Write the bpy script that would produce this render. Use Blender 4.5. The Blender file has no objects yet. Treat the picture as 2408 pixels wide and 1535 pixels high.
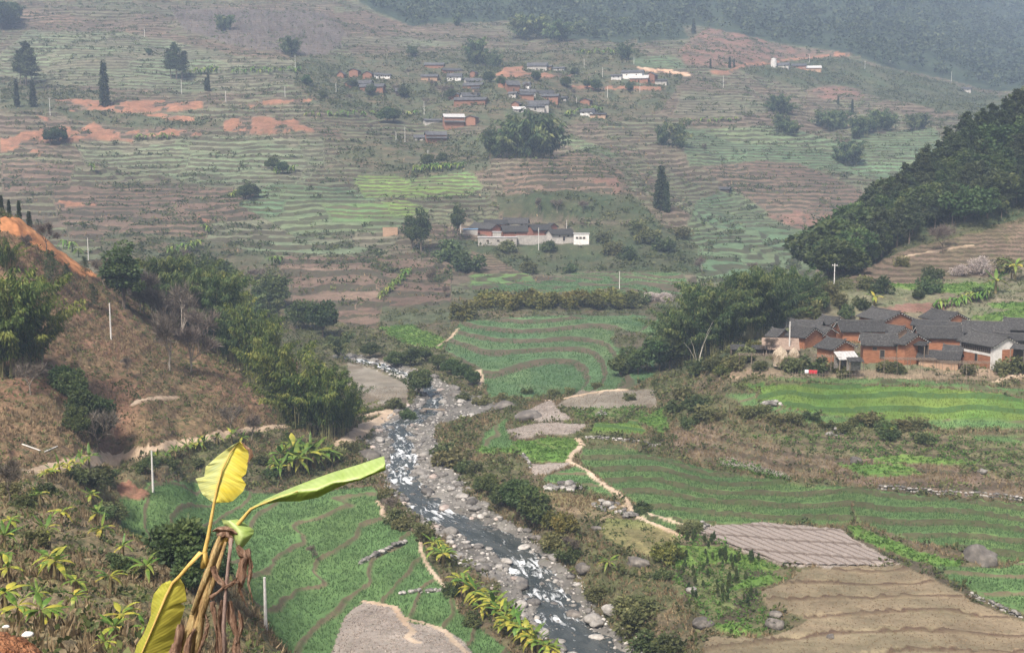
import bpy, math, random
import numpy as np
from mathutils import Vector, Matrix

random.seed(7); RS = np.random.RandomState(11)
SC = bpy.context.scene; COL = SC.collection

# ------------------------------------------------------------------ camera, world, sun, exposure
FPX, CX, CY, CAMZ = 2906.0, 1203.5, 767.5, 59.0     # focal length and centre in photo pixels (photo taken as 2407 x 1535)
PITCH = math.radians(7.5)
cam_d = bpy.data.cameras.new('camera'); cam = bpy.data.objects.new('camera', cam_d); COL.objects.link(cam)
cam_d.sensor_fit = 'HORIZONTAL'; cam_d.sensor_width = 36.0; cam_d.lens = 36.0 * FPX / 2407.0
cam_d.clip_start = 0.2; cam_d.clip_end = 9000
cam.location = (0, 0, CAMZ); cam.rotation_euler = (math.pi / 2 - PITCH, 0, 0)
SC.camera = cam
SUN_EL, SUN_AZ = math.radians(52), math.radians(205)   # azimuth clockwise from +Y: behind the camera, a little to the left
wd = bpy.data.worlds.new('World'); SC.world = wd; wd.use_nodes = True
nt = wd.node_tree; nt.nodes.clear()
sky = nt.nodes.new('ShaderNodeTexSky'); sky.sky_type = 'NISHITA'; sky.sun_disc = False
sky.sun_elevation = SUN_EL; sky.sun_rotation = SUN_AZ; sky.air_density = 0.8; sky.dust_density = 7.0; sky.ozone_density = 0.6
bg = nt.nodes.new('ShaderNodeBackground'); bg.inputs['Strength'].default_value = 0.088
ow = nt.nodes.new('ShaderNodeOutputWorld')
nt.links.new(sky.outputs[0], bg.inputs[0]); nt.links.new(bg.outputs[0], ow.inputs[0])
sd = bpy.data.lights.new('sun', 'SUN'); sd.energy = 3.0; sd.angle = math.radians(9); sd.color = (1, 0.93, 0.84)
sun = bpy.data.objects.new('sun', sd); COL.objects.link(sun)
sun.location = (0, -50, 300)
_sd = Vector((math.sin(SUN_AZ) * math.cos(SUN_EL), math.cos(SUN_AZ) * math.cos(SUN_EL), math.sin(SUN_EL)))
sun.rotation_euler = _sd.to_track_quat('Z', 'Y').to_euler()
SC.view_settings.view_transform = 'Standard'; SC.view_settings.look = 'None'
SC.view_settings.exposure = 1.02; SC.view_settings.gamma = 1.0; SC.view_settings.use_curve_mapping = False
SC.render.engine = 'CYCLES'
cy = SC.cycles
cy.use_denoising = True; cy.denoiser = "OPENIMAGEDENOISE"; cy.denoising_input_passes = "RGB_ALBEDO_NORMAL"; cy.max_bounces = 5; cy.diffuse_bounces = 3; cy.glossy_bounces = 2; cy.transmission_bounces = 2
cy.volume_bounces = 1; cy.transparent_max_bounces = 6; cy.use_adaptive_sampling = False
cy.sample_clamp_indirect = 4.0; cy.caustics_reflective = False; cy.caustics_refractive = False

# ------------------------------------------------------------------ photo <-> world
CP, SP = math.cos(PITCH), math.sin(PITCH)
def ray(u, v):
    """photo pixel -> (a, t): the ray is (a*y, y, CAMZ + t*y)"""
    dx = (u - CX) / FPX; up = (CY - v) / FPX
    yy = CP + up * SP; zz = -SP + up * CP
    return dx / yy, zz / yy
def pix(a, t):
    w = CP - t * SP; up = SP + t * CP
    return CX + FPX * a / w, CY - FPX * up / w
def at(u, v, y):
    a, t = ray(u, v); return Vector((a * y, y, CAMZ + t * y))
_ZO = {1: (0, 0), 2: (794.3, 0), 3: (1588.7, 0), 4: (0, 510.3), 5: (794.3, 510.3), 6: (1588.7, 510.3), 7: (0, 1014.8), 8: (794.3, 1014.8), 9: (1588.7, 1014.8)}
def Z(n, *pts):
    ox, oy = _ZO[n]; return [(ox + .34 * x, oy + .34 * y) for x, y in pts]

# ------------------------------------------------------------------ numpy noise
def _hash(ix, iy, seed):
    h = (ix.astype(np.int64) * 374761393 + iy.astype(np.int64) * 668265263 + seed * 974711) & 0x7fffffff
    h = ((h ^ (h >> 13)) * 1274126177) & 0x7fffffff
    h = (h ^ (h >> 16)) & 0xffff
    return h / 65535.0
def vnoise(x, y, seed=0):
    x = np.asarray(x, float); y = np.asarray(y, float)
    ix = np.floor(x); iy = np.floor(y); fx = x - ix; fy = y - iy
    fx = fx * fx * (3 - 2 * fx); fy = fy * fy * (3 - 2 * fy)
    a = _hash(ix, iy, seed); b = _hash(ix + 1, iy, seed); c = _hash(ix, iy + 1, seed); d = _hash(ix + 1, iy + 1, seed)
    return (a * (1 - fx) + b * fx) * (1 - fy) + (c * (1 - fx) + d * fx) * fy
def fbm(x, y, seed=0, oc=4):
    s = 0; am = .5; tot = 0
    for k in range(oc):
        s = s + am * vnoise(x, y, seed + k * 17); tot += am; x = x * 2.03 + 5.1; y = y * 2.03 + 1.7; am *= .5
    return s / tot                       # 0..1
def sstep(a, b, x):
    t = np.clip((x - a) / (b - a), 0, 1); return t * t * (3 - 2 * t)
def inpoly(u, v, poly):
    p = np.array(poly, float); n = len(p); r = np.zeros(u.shape, bool); j = n - 1
    for i in range(n):
        xi, yi = p[i]; xj, yj = p[j]
        if yi != yj:
            c = ((yi > v) != (yj > v)) & (u < (xj - xi) * (v - yi) / (yj - yi) + xi); r ^= c
        j = i
    return r

# ------------------------------------------------------------------ meshes, objects, properties
def new_mesh(name, V, F, mats=(), fm=None, smooth=False, attrs=None):
    """V (n,3); F: an (m,k) int array, or a list of faces of any size"""
    me = bpy.data.meshes.new(name)
    V = np.asarray(V, np.float32).reshape(-1, 3)
    if isinstance(F, np.ndarray):
        m, k = F.shape
        me.vertices.add(len(V)); me.vertices.foreach_set('co', V.ravel())
        me.loops.add(m * k); me.loops.foreach_set('vertex_index', F.astype(np.int32).ravel())
        me.polygons.add(m); me.polygons.foreach_set('loop_start', np.arange(0, m * k, k, dtype=np.int32))
        me.update(calc_edges=True)
    else:
        me.from_pydata(V.tolist(), [], F); me.update()
    for mt in (mats if isinstance(mats, (list, tuple)) else [mats]): me.materials.append(mt)
    if fm is not None: me.polygons.foreach_set('material_index', np.asarray(fm, np.int32))
    if smooth: me.polygons.foreach_set('use_smooth', np.ones(len(me.polygons), bool))
    for k_, (dom, typ, arr) in (attrs or {}).items():
        at_ = me.attributes.new(k_, typ, dom)
        at_.data.foreach_set('color' if typ == 'FLOAT_COLOR' else 'value', np.asarray(arr, np.float32).ravel())
    return me
class MB:
    """collects shapes; .mesh() makes one mesh of them"""
    def __init__(s): s.V = []; s.F = []; s.M = []; s.n = 0
    def add(s, V, F, m=0):
        V = [tuple(p) for p in V]; s.V += V; s.F += [[i + s.n for i in f] for f in F]; s.M += [m] * len(F); s.n += len(V); return s
    def box(s, c, d, m=0, R=None):
        P = [Vector((x * d[0] / 2, y * d[1] / 2, z * d[2] / 2)) for x in (-1, 1) for y in (-1, 1) for z in (-1, 1)]
        if R is not None: P = [R @ p for p in P]
        c = Vector(c)
        return s.add([p + c for p in P], [(0, 1, 3, 2), (4, 6, 7, 5), (0, 4, 5, 1), (2, 3, 7, 6), (0, 2, 6, 4), (1, 5, 7, 3)], m)
    def tube(s, pts, rad, sides=5, m=0, cap=True):
        pts = [Vector(p) for p in pts]; n = len(pts)
        if not hasattr(rad, '__len__'): rad = [rad] * n
        V = []; F = []
        for i, p in enumerate(pts):
            d = (pts[min(i + 1, n - 1)] - pts[max(i - 1, 0)])
            d = d.normalized() if d.length > 1e-9 else Vector((0, 0, 1))
            ax = Vector((1, 0, 0)) if abs(d.x) < .8 else Vector((0, 1, 0))
            e1 = d.cross(ax).normalized(); e2 = d.cross(e1)
            for k in range(sides):
                an = 2 * math.pi * k / sides; V.append(p + (e1 * math.cos(an) + e2 * math.sin(an)) * rad[i])
        for i in range(n - 1):
            for k in range(sides):
                k2 = (k + 1) % sides; F.append((i * sides + k, i * sides + k2, (i + 1) * sides + k2, (i + 1) * sides + k))
        if cap: F.append(tuple(range(sides))[::-1]); F.append(tuple((n - 1) * sides + k for k in range(sides)))
        return s.add(V, F, m)
    def beam(s, a, b, w, h, m=0):
        a = Vector(a); b = Vector(b); d = b - a; L = d.length
        R = d.to_track_quat('X', 'Z').to_matrix()
        return s.box((a + b) / 2, (L, w, h), m, R)
    def mesh(s, name, mats, smooth=False): return new_mesh(name, s.V, s.F, mats, s.M, smooth)
def link(name, me, parent=None, loc=None, rz=None, sc=None):
    o = bpy.data.objects.new(name, me); COL.objects.link(o)
    if parent is not None: o.parent = parent
    if loc is not None: o.location = loc
    if rz is not None: o.rotation_euler[2] = rz
    if sc is not None: o.scale = (sc,) * 3 if not hasattr(sc, '__len__') else sc
    return o
def tag(o, label=None, cat=None, group=None, kind=None):
    if label: o['label'] = label
    if cat: o['category'] = cat
    if group: o['group'] = group
    if kind: o['kind'] = kind
    return o
def empty(name, loc, rz=0, sc=1.0):
    o = bpy.data.objects.new(name, None); COL.objects.link(o); o.empty_display_size = .3
    o.location = loc; o.rotation_euler[2] = rz; o.scale = (sc,) * 3 if not hasattr(sc, '__len__') else sc
    return o
def thing(name, loc, rz=0, sc=1.0, parts=()):
    """an Empty with parts: each part is (name, mesh) or (name, mesh, [sub parts])"""
    r = empty(name, loc, rz, sc)
    for p in parts:
        c = link(p[0], p[1], r)
        for q in (p[2] if len(p) > 2 else ()): link(q[0], q[1], c)
    return r
ORD = ['', 'first', 'second', 'third', 'fourth', 'fifth', 'sixth', 'seventh', 'eighth', 'ninth', 'tenth', 'eleventh', 'twelfth', 'thirteenth', 'fourteenth', 'fifteenth', 'sixteenth', 'seventeenth', 'eighteenth', 'nineteenth', 'twentieth']
def ordinal(n):
    if n <= 20: return ORD[n]
    t = {2: 'twenty', 3: 'thirty', 4: 'forty', 5: 'fifty', 6: 'sixty', 7: 'seventy', 8: 'eighty', 9: 'ninety'}
    if n % 10 == 0: return t[n // 10][:-1] + 'ieth'
    return t[n // 10] + '-' + ORD[n % 10]
def number_group(items, desc, where, cat, group):
    """items: [(u, object)]; label each by its place counted from the left of the photo"""
    items = sorted(items, key=lambda q: q[0])
    for i, (u, o) in enumerate(items):
        n = len(items)
        if n == 1: lab = f'{desc} {where}'
        elif i == 0: lab = f'{desc} {where}, leftmost of them'
        elif i == n - 1: lab = f'{desc} {where}, rightmost of them'
        else: lab = f'{desc} {where}, {ordinal(i + 1)} from left'
        tag(o, lab, cat, group if n > 1 else None)

# ------------------------------------------------------------------ materials
def nmat(name):
    m = bpy.data.materials.new(name); m.use_nodes = True; n = m.node_tree; n.nodes.clear(); return m, n
def nn(n, typ, **kw):
    x = n.nodes.new(typ)
    for k, v in kw.items():
        if k.startswith('i_'):
            key = k[2:]; x.inputs[int(key) if key.isdigit() else key.replace('_', ' ')].default_value = v
        else: setattr(x, k, v)
    return x
def ramp(n, stops):
    r = n.nodes.new('ShaderNodeValToRGB'); e = r.color_ramp.elements
    while len(e) < len(stops): e.new(.5)
    for q, (p, c) in zip(e, stops): q.position = p; q.color = (*c, 1) if len(c) == 3 else c
    return r
def rough_mat(name, c1, c2, scale=3.0, rough=.9, bump=.0, bscale=None, detail=6, c3=None, rnd=.0, stretch=None, spec=.3):
    """two or three colours mixed by noise in object space, with bump and a per-object tone shift"""
    m, n = nmat(name); L = n.links.new
    out = nn(n, 'ShaderNodeOutputMaterial'); b = nn(n, 'ShaderNodeBsdfPrincipled', i_Roughness=rough)
    b.inputs['Specular IOR Level'].default_value = spec
    tc = nn(n, 'ShaderNodeTexCoord'); vec = tc.outputs['Object']
    if stretch:
        mp = nn(n, 'ShaderNodeMapping'); mp.inputs['Scale'].default_value = stretch; L(vec, mp.inputs[0]); vec = mp.outputs[0]
    no = nn(n, 'ShaderNodeTexNoise', i_Scale=scale, i_Detail=detail, i_Roughness=.65); L(vec, no.inputs['Vector'])
    st = [(.3, c1), (.7, c2)] if c3 is None else [(.28, c1), (.5, c2), (.72, c3)]
    r = ramp(n, st); L(no.outputs[0], r.inputs[0]); col = r.outputs[0]
    if rnd:
        oi = nn(n, 'ShaderNodeObjectInfo'); mr = nn(n, 'ShaderNodeMapRange'); mr.inputs['To Min'].default_value = 1 - rnd; mr.inputs['To Max'].default_value = 1 + rnd
        L(oi.outputs['Random'], mr.inputs[0])
        mx = nn(n, 'ShaderNodeMix', data_type='RGBA', blend_type='MULTIPLY'); mx.inputs[0].default_value = 1
        L(col, mx.inputs[6]); L(mr.outputs[0], mx.inputs[7]); col = mx.outputs[2]
    L(col, b.inputs['Base Color'])
    if bump:
        n2 = nn(n, 'ShaderNodeTexNoise', i_Scale=bscale or scale * 3, i_Detail=5); L(vec, n2.inputs['Vector'])
        bp = nn(n, 'ShaderNodeBump', i_Strength=bump, i_Distance=.1); L(n2.outputs[0], bp.inputs['Height']); L(bp.outputs[0], b.inputs['Normal'])
    L(b.outputs[0], out.inputs[0]); return m
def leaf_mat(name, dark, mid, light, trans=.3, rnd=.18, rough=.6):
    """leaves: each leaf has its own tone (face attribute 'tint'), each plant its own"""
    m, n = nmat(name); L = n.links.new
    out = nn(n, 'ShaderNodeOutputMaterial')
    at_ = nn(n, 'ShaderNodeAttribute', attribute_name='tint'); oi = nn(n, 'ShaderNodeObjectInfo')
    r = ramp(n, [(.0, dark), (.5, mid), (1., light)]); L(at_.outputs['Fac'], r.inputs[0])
    hs = nn(n, 'ShaderNodeHueSaturation')
    m1 = nn(n, 'ShaderNodeMapRange'); m1.inputs['To Min'].default_value = 1 - rnd; m1.inputs['To Max'].default_value = 1 + rnd; L(oi.outputs['Random'], m1.inputs[0]); L(m1.outputs[0], hs.inputs['Value'])
    m2 = nn(n, 'ShaderNodeMapRange'); m2.inputs['To Min'].default_value = .5 + rnd * .12; m2.inputs['To Max'].default_value = .5 - rnd * .12
    ml = nn(n, 'ShaderNodeMath', operation='FRACT'); mm = nn(n, 'ShaderNodeMath', operation='MULTIPLY'); mm.inputs[1].default_value = 7.31
    L(oi.outputs['Random'], mm.inputs[0]); L(mm.outputs[0], ml.inputs[0]); L(ml.outputs[0], m2.inputs[0]); L(m2.outputs[0], hs.inputs['Hue'])
    L(r.outputs[0], hs.inputs['Color'])
    d = nn(n, 'ShaderNodeBsdfPrincipled', i_Roughness=rough); d.inputs['Specular IOR Level'].default_value = .25; L(hs.outputs[0], d.inputs['Base Color'])
    t = nn(n, 'ShaderNodeBsdfTranslucent'); L(hs.outputs[0], t.inputs[0])
    mx = nn(n, 'ShaderNodeMixShader'); mx.inputs[0].default_value = trans
    L(d.outputs[0], mx.inputs[1]); L(t.outputs[0], mx.inputs[2]); L(mx.outputs[0], out.inputs[0]); return m
# ------------------------------------------------------------------ the lie of the land: points (u, v, distance) read from the photo
CTRL = [
 # the slope below the camera, left
 (0, 1535, 45), (60, 1480, 55), (250, 1450, 66), (119, 1330, 88), (20, 1380, 74), (330, 1490, 68), (300, 1380, 92), (180, 1240, 115), (60, 1200, 118), (20, 1130, 140), (110, 1150, 140),
 (230, 1330, 100), (250, 1230, 132), (90, 1098, 165), (300, 1062, 192), (200, 1080, 178), (480, 1035, 215), (650, 1000, 238), (780, 985, 255), (920, 965, 275), (300, 1130, 185), (420, 1110, 200), (520, 1080, 214),
 # brown spur on the left
 (0, 1000, 185), (100, 900, 206), (20, 800, 222), (200, 1020, 195), (330, 1000, 212), (300, 940, 222), (450, 950, 236), (100, 750, 238), (260, 797, 250), (380, 880, 246), (200, 700, 268), (0, 640, 250), (500, 900, 255), (590, 960, 250),
 (0, 515, 268), (60, 545, 270), (120, 585, 276), (230, 658, 286), (330, 740, 284), (400, 800, 280), (560, 885, 270), (640, 960, 258),
 # left fields and river flat
 (300, 1170, 196), (300, 1260, 168), (450, 1140, 206), (450, 1350, 150), (700, 1180, 201), (700, 1300, 175), (650, 1450, 148), (640, 1530, 138), (900, 1150, 211), (950, 1260, 186), (1000, 1400, 160), (850, 1500, 144), (1150, 1520, 142), (800, 1080, 227), (700, 1090, 222),
 # right fields
 (1640, 1245, 184), (2050, 1290, 178), (1900, 1320, 171), (1800, 1400, 156), (2200, 1400, 157), (2300, 1530, 138), (1700, 1500, 141), (2407, 1480, 147), (1560, 1450, 146), (1420, 1330, 164), (1500, 1230, 186), (1380, 1130, 208), (1250, 1060, 226), (1150, 1010, 248), (1300, 980, 254), (1450, 940, 266),
 (1400, 1050, 228), (1560, 1100, 214), (1750, 1180, 199), (2000, 1160, 203), (2000, 1230, 188), (2407, 1200, 198), (2407, 1300, 178), (2200, 1250, 185), (2250, 1330, 169), (2407, 1400, 158),
 (1600, 1010, 246), (1700, 1040, 236), (1900, 1080, 222), (2200, 1110, 215), (2407, 1130, 211), (1800, 1010, 236), (2100, 1030, 229), (2407, 1040, 226),
 (1760, 900, 252), (1850, 950, 241), (2100, 985, 235), (2100, 920, 248), (2407, 990, 234), (2407, 910, 249), (1740, 965, 244),
 # village ground and the hill behind it
 (1700, 850, 268), (1900, 868, 258), (2100, 868, 257), (2300, 862, 258), (2407, 862, 259), (1900, 800, 281), (2100, 800, 281), (2300, 790, 284), (2407, 770, 290), (2000, 760, 297), (2200, 750, 300), (1950, 690, 326), (2150, 690, 328), (2350, 680, 331),
 (1910, 674, 366), (1895, 695, 342), (1850, 745, 326), (1800, 785, 318), (1745, 805, 312), (1890, 645, 535), (1870, 672, 500), (1800, 685, 480), (1740, 695, 462),
 (2100, 640, 350), (2350, 620, 357), (2200, 590, 374), (2380, 545, 393), (1960, 645, 388), (2050, 590, 400), (2200, 510, 408), (2400, 440, 415),
 # valley middle
 (1640, 850, 300), (1560, 800, 330), (1550, 880, 296), (1300, 920, 299), (1150, 900, 304), (1400, 850, 330), (1150, 840, 336), (1300, 800, 360), (1500, 760, 385), (1120, 760, 388), (1350, 740, 402), (1600, 740, 402),
 (1300, 700, 430), (1500, 700, 440), (1130, 690, 440), (1400, 660, 480), (1580, 650, 490), (1150, 640, 496), (1250, 605, 545), (1350, 600, 550), (1200, 560, 565), (1400, 560, 572), (1300, 520, 582),
 (970, 800, 375), (960, 740, 410), (900, 850, 345), (860, 940, 300), (1000, 690, 445), (1000, 640, 480), (1080, 600, 530), (1050, 520, 570),
 (1250, 470, 605), (1400, 470, 605), (1330, 400, 645), (1230, 390, 650), (1350, 345, 690), (1420, 380, 665), (1500, 470, 612), (1560, 530, 580),
 (1600, 600, 545), (1600, 350, 760), (1700, 440, 705), (1800, 340, 800), (1700, 520, 630), (1820, 600, 560), (1700, 650, 500), (1900, 520, 640), (2000, 450, 700), (2100, 380, 750), (1850, 660, 500),
 # far side of the valley
 (850, 780, 390), (780, 700, 440), (700, 700, 440), (800, 600, 510), (650, 600, 510), (900, 560, 545), (480, 600, 510), (300, 520, 560), (150, 480, 590), (500, 420, 650), (0, 440, 630), (300, 380, 690), (800, 350, 710), (1000, 420, 650), (1100, 480, 605),
 (300, 300, 735), (100, 300, 735), (600, 300, 740), (800, 250, 800), (1000, 300, 775), (200, 240, 800), (500, 180, 870), (0, 200, 850), (200, 100, 970), (500, 90, 990), (400, 30, 1100), (0, 0, 1150), (800, 180, 900), (1100, 200, 890), (1300, 180, 920), (1100, 300, 760), (1250, 270, 800), (1450, 260, 850),
 (1000, 100, 1080), (750, 60, 1080), (1500, 180, 940), (1700, 250, 880), (1700, 130, 1060), (2000, 130, 1150), (1900, 200, 1040), (2000, 260, 950), (2200, 150, 1200), (1500, 70, 1200), (1200, 30, 1270), (1500, 0, 1370), (900, -60, 1420), (1900, 0, 1450), (2200, 0, 1550), (2407, 100, 1500), (2407, 0, 1800), (2000, 340, 800), (2100, 300, 860), (2250, 240, 1000), (2407, 200, 1150),
 (400, -150, 1500), (1200, -150, 1650), (2000, -150, 1900), (2407, -200, 2300), (0, -150, 1500),
]
HID = [  # hidden or near ground: (u-angle a, y, height)
 (-.40, 2, 57.3), (0, 2, 57.2), (.4, 2, 57.2), (-.40, 5, 56.8), (-.2, 5, 56.6), (0, 5, 56.4), (.4, 5, 56.2), (-.4, 14, 52.6), (-.25, 14, 51.9), (0, 14, 51), (.4, 14, 50), (-.4, 28, 46.4), (-.25, 28, 45.6), (0, 28, 42.5), (.4, 28, 41), (-.25, 45, 38.5), (-.12, 60, 29),
 (0, 55, 30), (.4, 55, 27), (-.1, 95, 13), (.08, 95, 9), (.4, 90, 14), (-.03, 125, 4), (.1, 128, 1.5), (.25, 120, 5), (.42, 125, 5.5), (-.24, 110, 20), (-.22, 135, 11),
 (-.55, 45, 42), (-.6, 120, 30), (-.6, 200, 40), (-.6, 270, 60), (-.52, 268, 51), (.6, 45, 38), (.6, 120, 9), (.6, 200, 12), (.6, 260, 20),
 (-.4, 340, 28), (-.3, 330, 21), (-.22, 320, 12), (-.42, 440, 24), (-.3, 410, 15), (-.2, 380, 8), (-.15, 330, 4.5), (-.6, 420, 45), (-.6, 600, 60), (-.6, 900, 140), (-.6, 1300, 260),
 (.245, 425, 17), (.25, 480, 16), (.235, 400, 14), (.21, 380, 12), (.17, 360, 11),
 (.415, 435, 70), (.36, 430, 61), (.31, 425, 46), (.27, 415, 30), (.42, 480, 71), (.36, 500, 55), (.3, 520, 35), (.26, 480, 17), (.42, 620, 56), (.36, 640, 52), (.6, 420, 90), (.6, 600, 85), (.6, 900, 120), (.6, 1400, 260), (.42, 800, 78), (.36, 800, 76), (.03, 760, 66), (.1, 800, 80), (.0, 620, 42),
 (-.6, 2400, 420), (0, 2400, 420), (.6, 2400, 420), (.3, 2400, 430),
]
_pts = []
for u, v, y in CTRL:
    a, t = ray(u, v); _pts.append((a, math.log(y), t))
for a, y, z in HID: _pts.append((a, math.log(y), (z - CAMZ) / y))
_pts = np.array(_pts)
def _rbf(A, S, pts, w=None, lam=2e-4):
    P = np.stack([pts[:, 0] * 3.2, pts[:, 1]], 1); n = len(P)
    d2 = ((P[:, None] - P[None]) ** 2).sum(-1); K = .5 * d2 * np.log(d2 + 1e-12)
    M = np.zeros((n + 3, n + 3)); M[:n, :n] = K + lam * np.eye(n); M[:n, n] = 1; M[:n, n + 1:] = P; M[n, :n] = 1; M[n + 1:, :n] = P.T
    c = np.linalg.solve(M, np.concatenate([pts[:, 2], np.zeros(3)]))
    X = np.stack([A.ravel() * 3.2, S.ravel()], 1); out = np.empty(len(X))
    for i in range(0, len(X), 20000):
        x = X[i:i + 20000]; q = ((x[:, None] - P[None]) ** 2).sum(-1)
        out[i:i + 20000] = (.5 * q * np.log(q + 1e-12)) @ c[:n] + c[n] + x @ c[n + 1:]
    return out.reshape(A.shape)
# grid: columns are directions from the road ledge, rows are distances (finer near, coarser far)
ga = np.concatenate([np.linspace(-.75, -.46, 24, endpoint=False), np.linspace(-.46, .46, 520), np.linspace(.46, .75, 25)[1:]])
_rows = [2.0]
while _rows[-1] < 2350:
    y_ = _rows[-1]; _rows.append(y_ + max(.12, y_ * (.02 if y_ < 40 else .006 if y_ < 120 else .0029 if y_ < 1250 else .006)))
gy = np.array(_rows); NA, NY = len(ga), len(gy)
# the coarse solution, then bilinear to the fine grid
ca = np.linspace(-.75, .75, 121); cs = np.linspace(math.log(2), math.log(2360), 220)
CT = _rbf(*np.meshgrid(ca, cs), _pts)
def bil(xg, yg, Tb, x, y):
    fx = np.clip((x - xg[0]) / (xg[1] - xg[0]), 0, len(xg) - 1.001); fy = np.clip((y - yg[0]) / (yg[1] - yg[0]), 0, len(yg) - 1.001)
    i = fx.astype(int); j = fy.astype(int); fx = fx - i; fy = fy - j
    return (Tb[j, i] * (1 - fx) + Tb[j, i + 1] * fx) * (1 - fy) + (Tb[j + 1, i] * (1 - fx) + Tb[j + 1, i + 1] * fx) * fy
A2, Y2 = np.meshgrid(ga, gy)
X2 = A2 * Y2
Zs = CAMZ + Y2 * bil(ca, cs, CT, A2, np.log(Y2))           # smooth land
_fw = sstep(440, 620, Y2)                                  # spurs, gullies and hollows of the far slope
Zs = Zs + _fw * ((fbm(X2 / 75, Y2 / 95, 501, 3) - .5) * 17 + (fbm(X2 / 24, Y2 / 30, 502, 3) - .5) * 5)
U2, V2 = None, None
# level ground cut for the houses of the walled village: (x, y in the zoomed view, distance)
PADS = [(1500, 800, 300), (1340, 800, 303), (1865, 776, 303), (1760, 776, 305), (1760, 792, 296), (1050, 780, 301), (890, 802, 296), (710, 858, 283), (900, 890, 277), (1000, 870, 284), (1290, 866, 287), (1500, 842, 291), (1090, 965, 263), (1400, 968, 268), (1630, 975, 264), (1830, 926, 274), (1950, 846, 284), (2130, 860, 282), (2380, 850, 287), (2350, 876, 277), (2200, 1008, 260), (2080, 1008, 262), (1820, 1000, 261), (1910, 960, 266), (722, 940, 268)]
for zx, zy, D_ in PADS:
    u, v = Z(6, (zx, zy))[0]; p = at(u, v, D_); d = np.hypot(X2 - p.x, Y2 - p.y - 2.5)
    Zs = np.where(d < 40, np.minimum(Zs, p.z - .1 + np.maximum(0, d - 6.5) * .55), Zs)
for zx, zy, D_ in [(1000, 118, 568), (1100, 118, 568), (1230, 72, 594), (1080, 70, 594), (1230, 140, 566), (1410, 128, 573), (1485, 100, 585), (1550, 165, 558), (1680, 182, 554), (1100, 195, 551), (1345, 170, 554), (915, 108, 570), (705, 100, 577), (1200, 195, 551), (1000, 195, 551)]:
    u, v = Z(5, (zx, zy))[0]; p = at(u, v, D_); d = np.hypot(X2 - p.x, Y2 - p.y - 3); w_ = 1 - sstep(6, 17, d); Zs = Zs * (1 - w_) + (p.z - .1) * w_
# ------------------------------------------------------------------ river course (u, v, half width of water in metres, half width of the stony bed, water level)
# rows of the photo: (v, water from, to, stones from, to, water level)
RIV = [(1640, 1370, 1570, 1340, 1600, -.3), (1535, 1325, 1474, 1285, 1520, 0), (1457, 1246, 1393, 1205, 1425, .25), (1372, 1213, 1318, 1130, 1375, .6), (1304, 1155, 1276, 1024, 1306, .9), (1253, 1059, 1212, 1006, 1266, 1.2), (1212, 985, 1093, 950, 1190, 1.5), (1168, 932, 1015, 902, 1134, 1.8),
       (1117, 902, 995, 880, 1110, 2.1), (1076, 908, 985, 836, 1080, 2.4), (1042, 914, 974, 845, 1035, 2.7), (1000, 902, 971, 872, 1060, 3.0), (962, 974, 1046, 935, 1225, 3.3), (930, 1002, 1040, 980, 1130, 3.6), (903, 985, 1020, 960, 1060, 3.9), (876, 910, 960, 890, 985, 4.2), (858, 860, 912, 845, 930, 4.5), (846, 825, 870, 815, 885, 4.8), (836, 780, 815, 775, 830, 5)]
rp = []
for v, u0, u1, b0, b1, z in RIV:
    a, t = ray((u0 + u1) / 2, v); y_ = (z - CAMZ) / t; k_ = .8 * y_ / FPX; c_ = (u0 + u1) / 2
    rp.append((a * y_, y_, z, (u1 - u0) / 2 * k_, (c_ - b0) * k_, (b1 - c_) * k_))
rp = np.array(rp)
_d = np.r_[0, np.cumsum(np.hypot(np.diff(rp[:, 0]), np.diff(rp[:, 1])))]
RN = 420; _q = np.linspace(0, _d[-1], RN)
RV = np.stack([np.interp(_q, _d, rp[:, k]) for k in range(6)], 1)
for k in (0, 1):                                          # round off the corners
    for _ in range(12): RV[1:-1, k] = .25 * RV[:-2, k] + .5 * RV[1:-1, k] + .25 * RV[2:, k]
def river_dist(x, y):
    sh = x.shape; x = x.ravel(); y = y.ravel(); D = np.full(x.shape, 1e9); I = np.zeros(x.shape, int)
    m = np.where((y > 110) & (y < 420) & (np.abs(x) < 90))[0]
    P = RV[::2]
    for i in range(0, len(m), 20000):
        k = m[i:i + 20000]; d2 = (x[k, None] - P[None, :, 0]) ** 2 + (y[k, None] - P[None, :, 1]) ** 2
        I[k] = d2.argmin(1) * 2; D[k] = np.sqrt(d2.min(1))
    return D.reshape(sh), I.reshape(sh)
RD, RI = river_dist(X2, Y2)
rz = RV[RI, 2]; rw = RV[RI, 3]; 
_tg = np.gradient(RV[:, :2], axis=0)
def river_side(x, y, I): return _tg[I, 0] * (y - RV[I, 1]) - _tg[I, 1] * (x - RV[I, 0])      # > 0: left bank
rb = np.where(river_side(X2, Y2, RI) > 0, RV[RI, 4], RV[RI, 5])
rdn = RD + (fbm(X2 / 4, Y2 / 4, 3, 3) - .5) * 3.5
bed = rz - .55 + sstep(rw * .8, rw * 1.2, rdn) * .7 + sstep(rw * 1.2, np.maximum(rb, rw * 1.5), rdn) * .55
rb = np.maximum(rb, rw * 1.1)
Wb = sstep(rb * 1.0, rb * 1.0 + 3.5, rdn)
Zs = np.where(RD < 60, bed * (1 - Wb) + np.maximum(Zs, bed + .3) * Wb, Zs)
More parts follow.
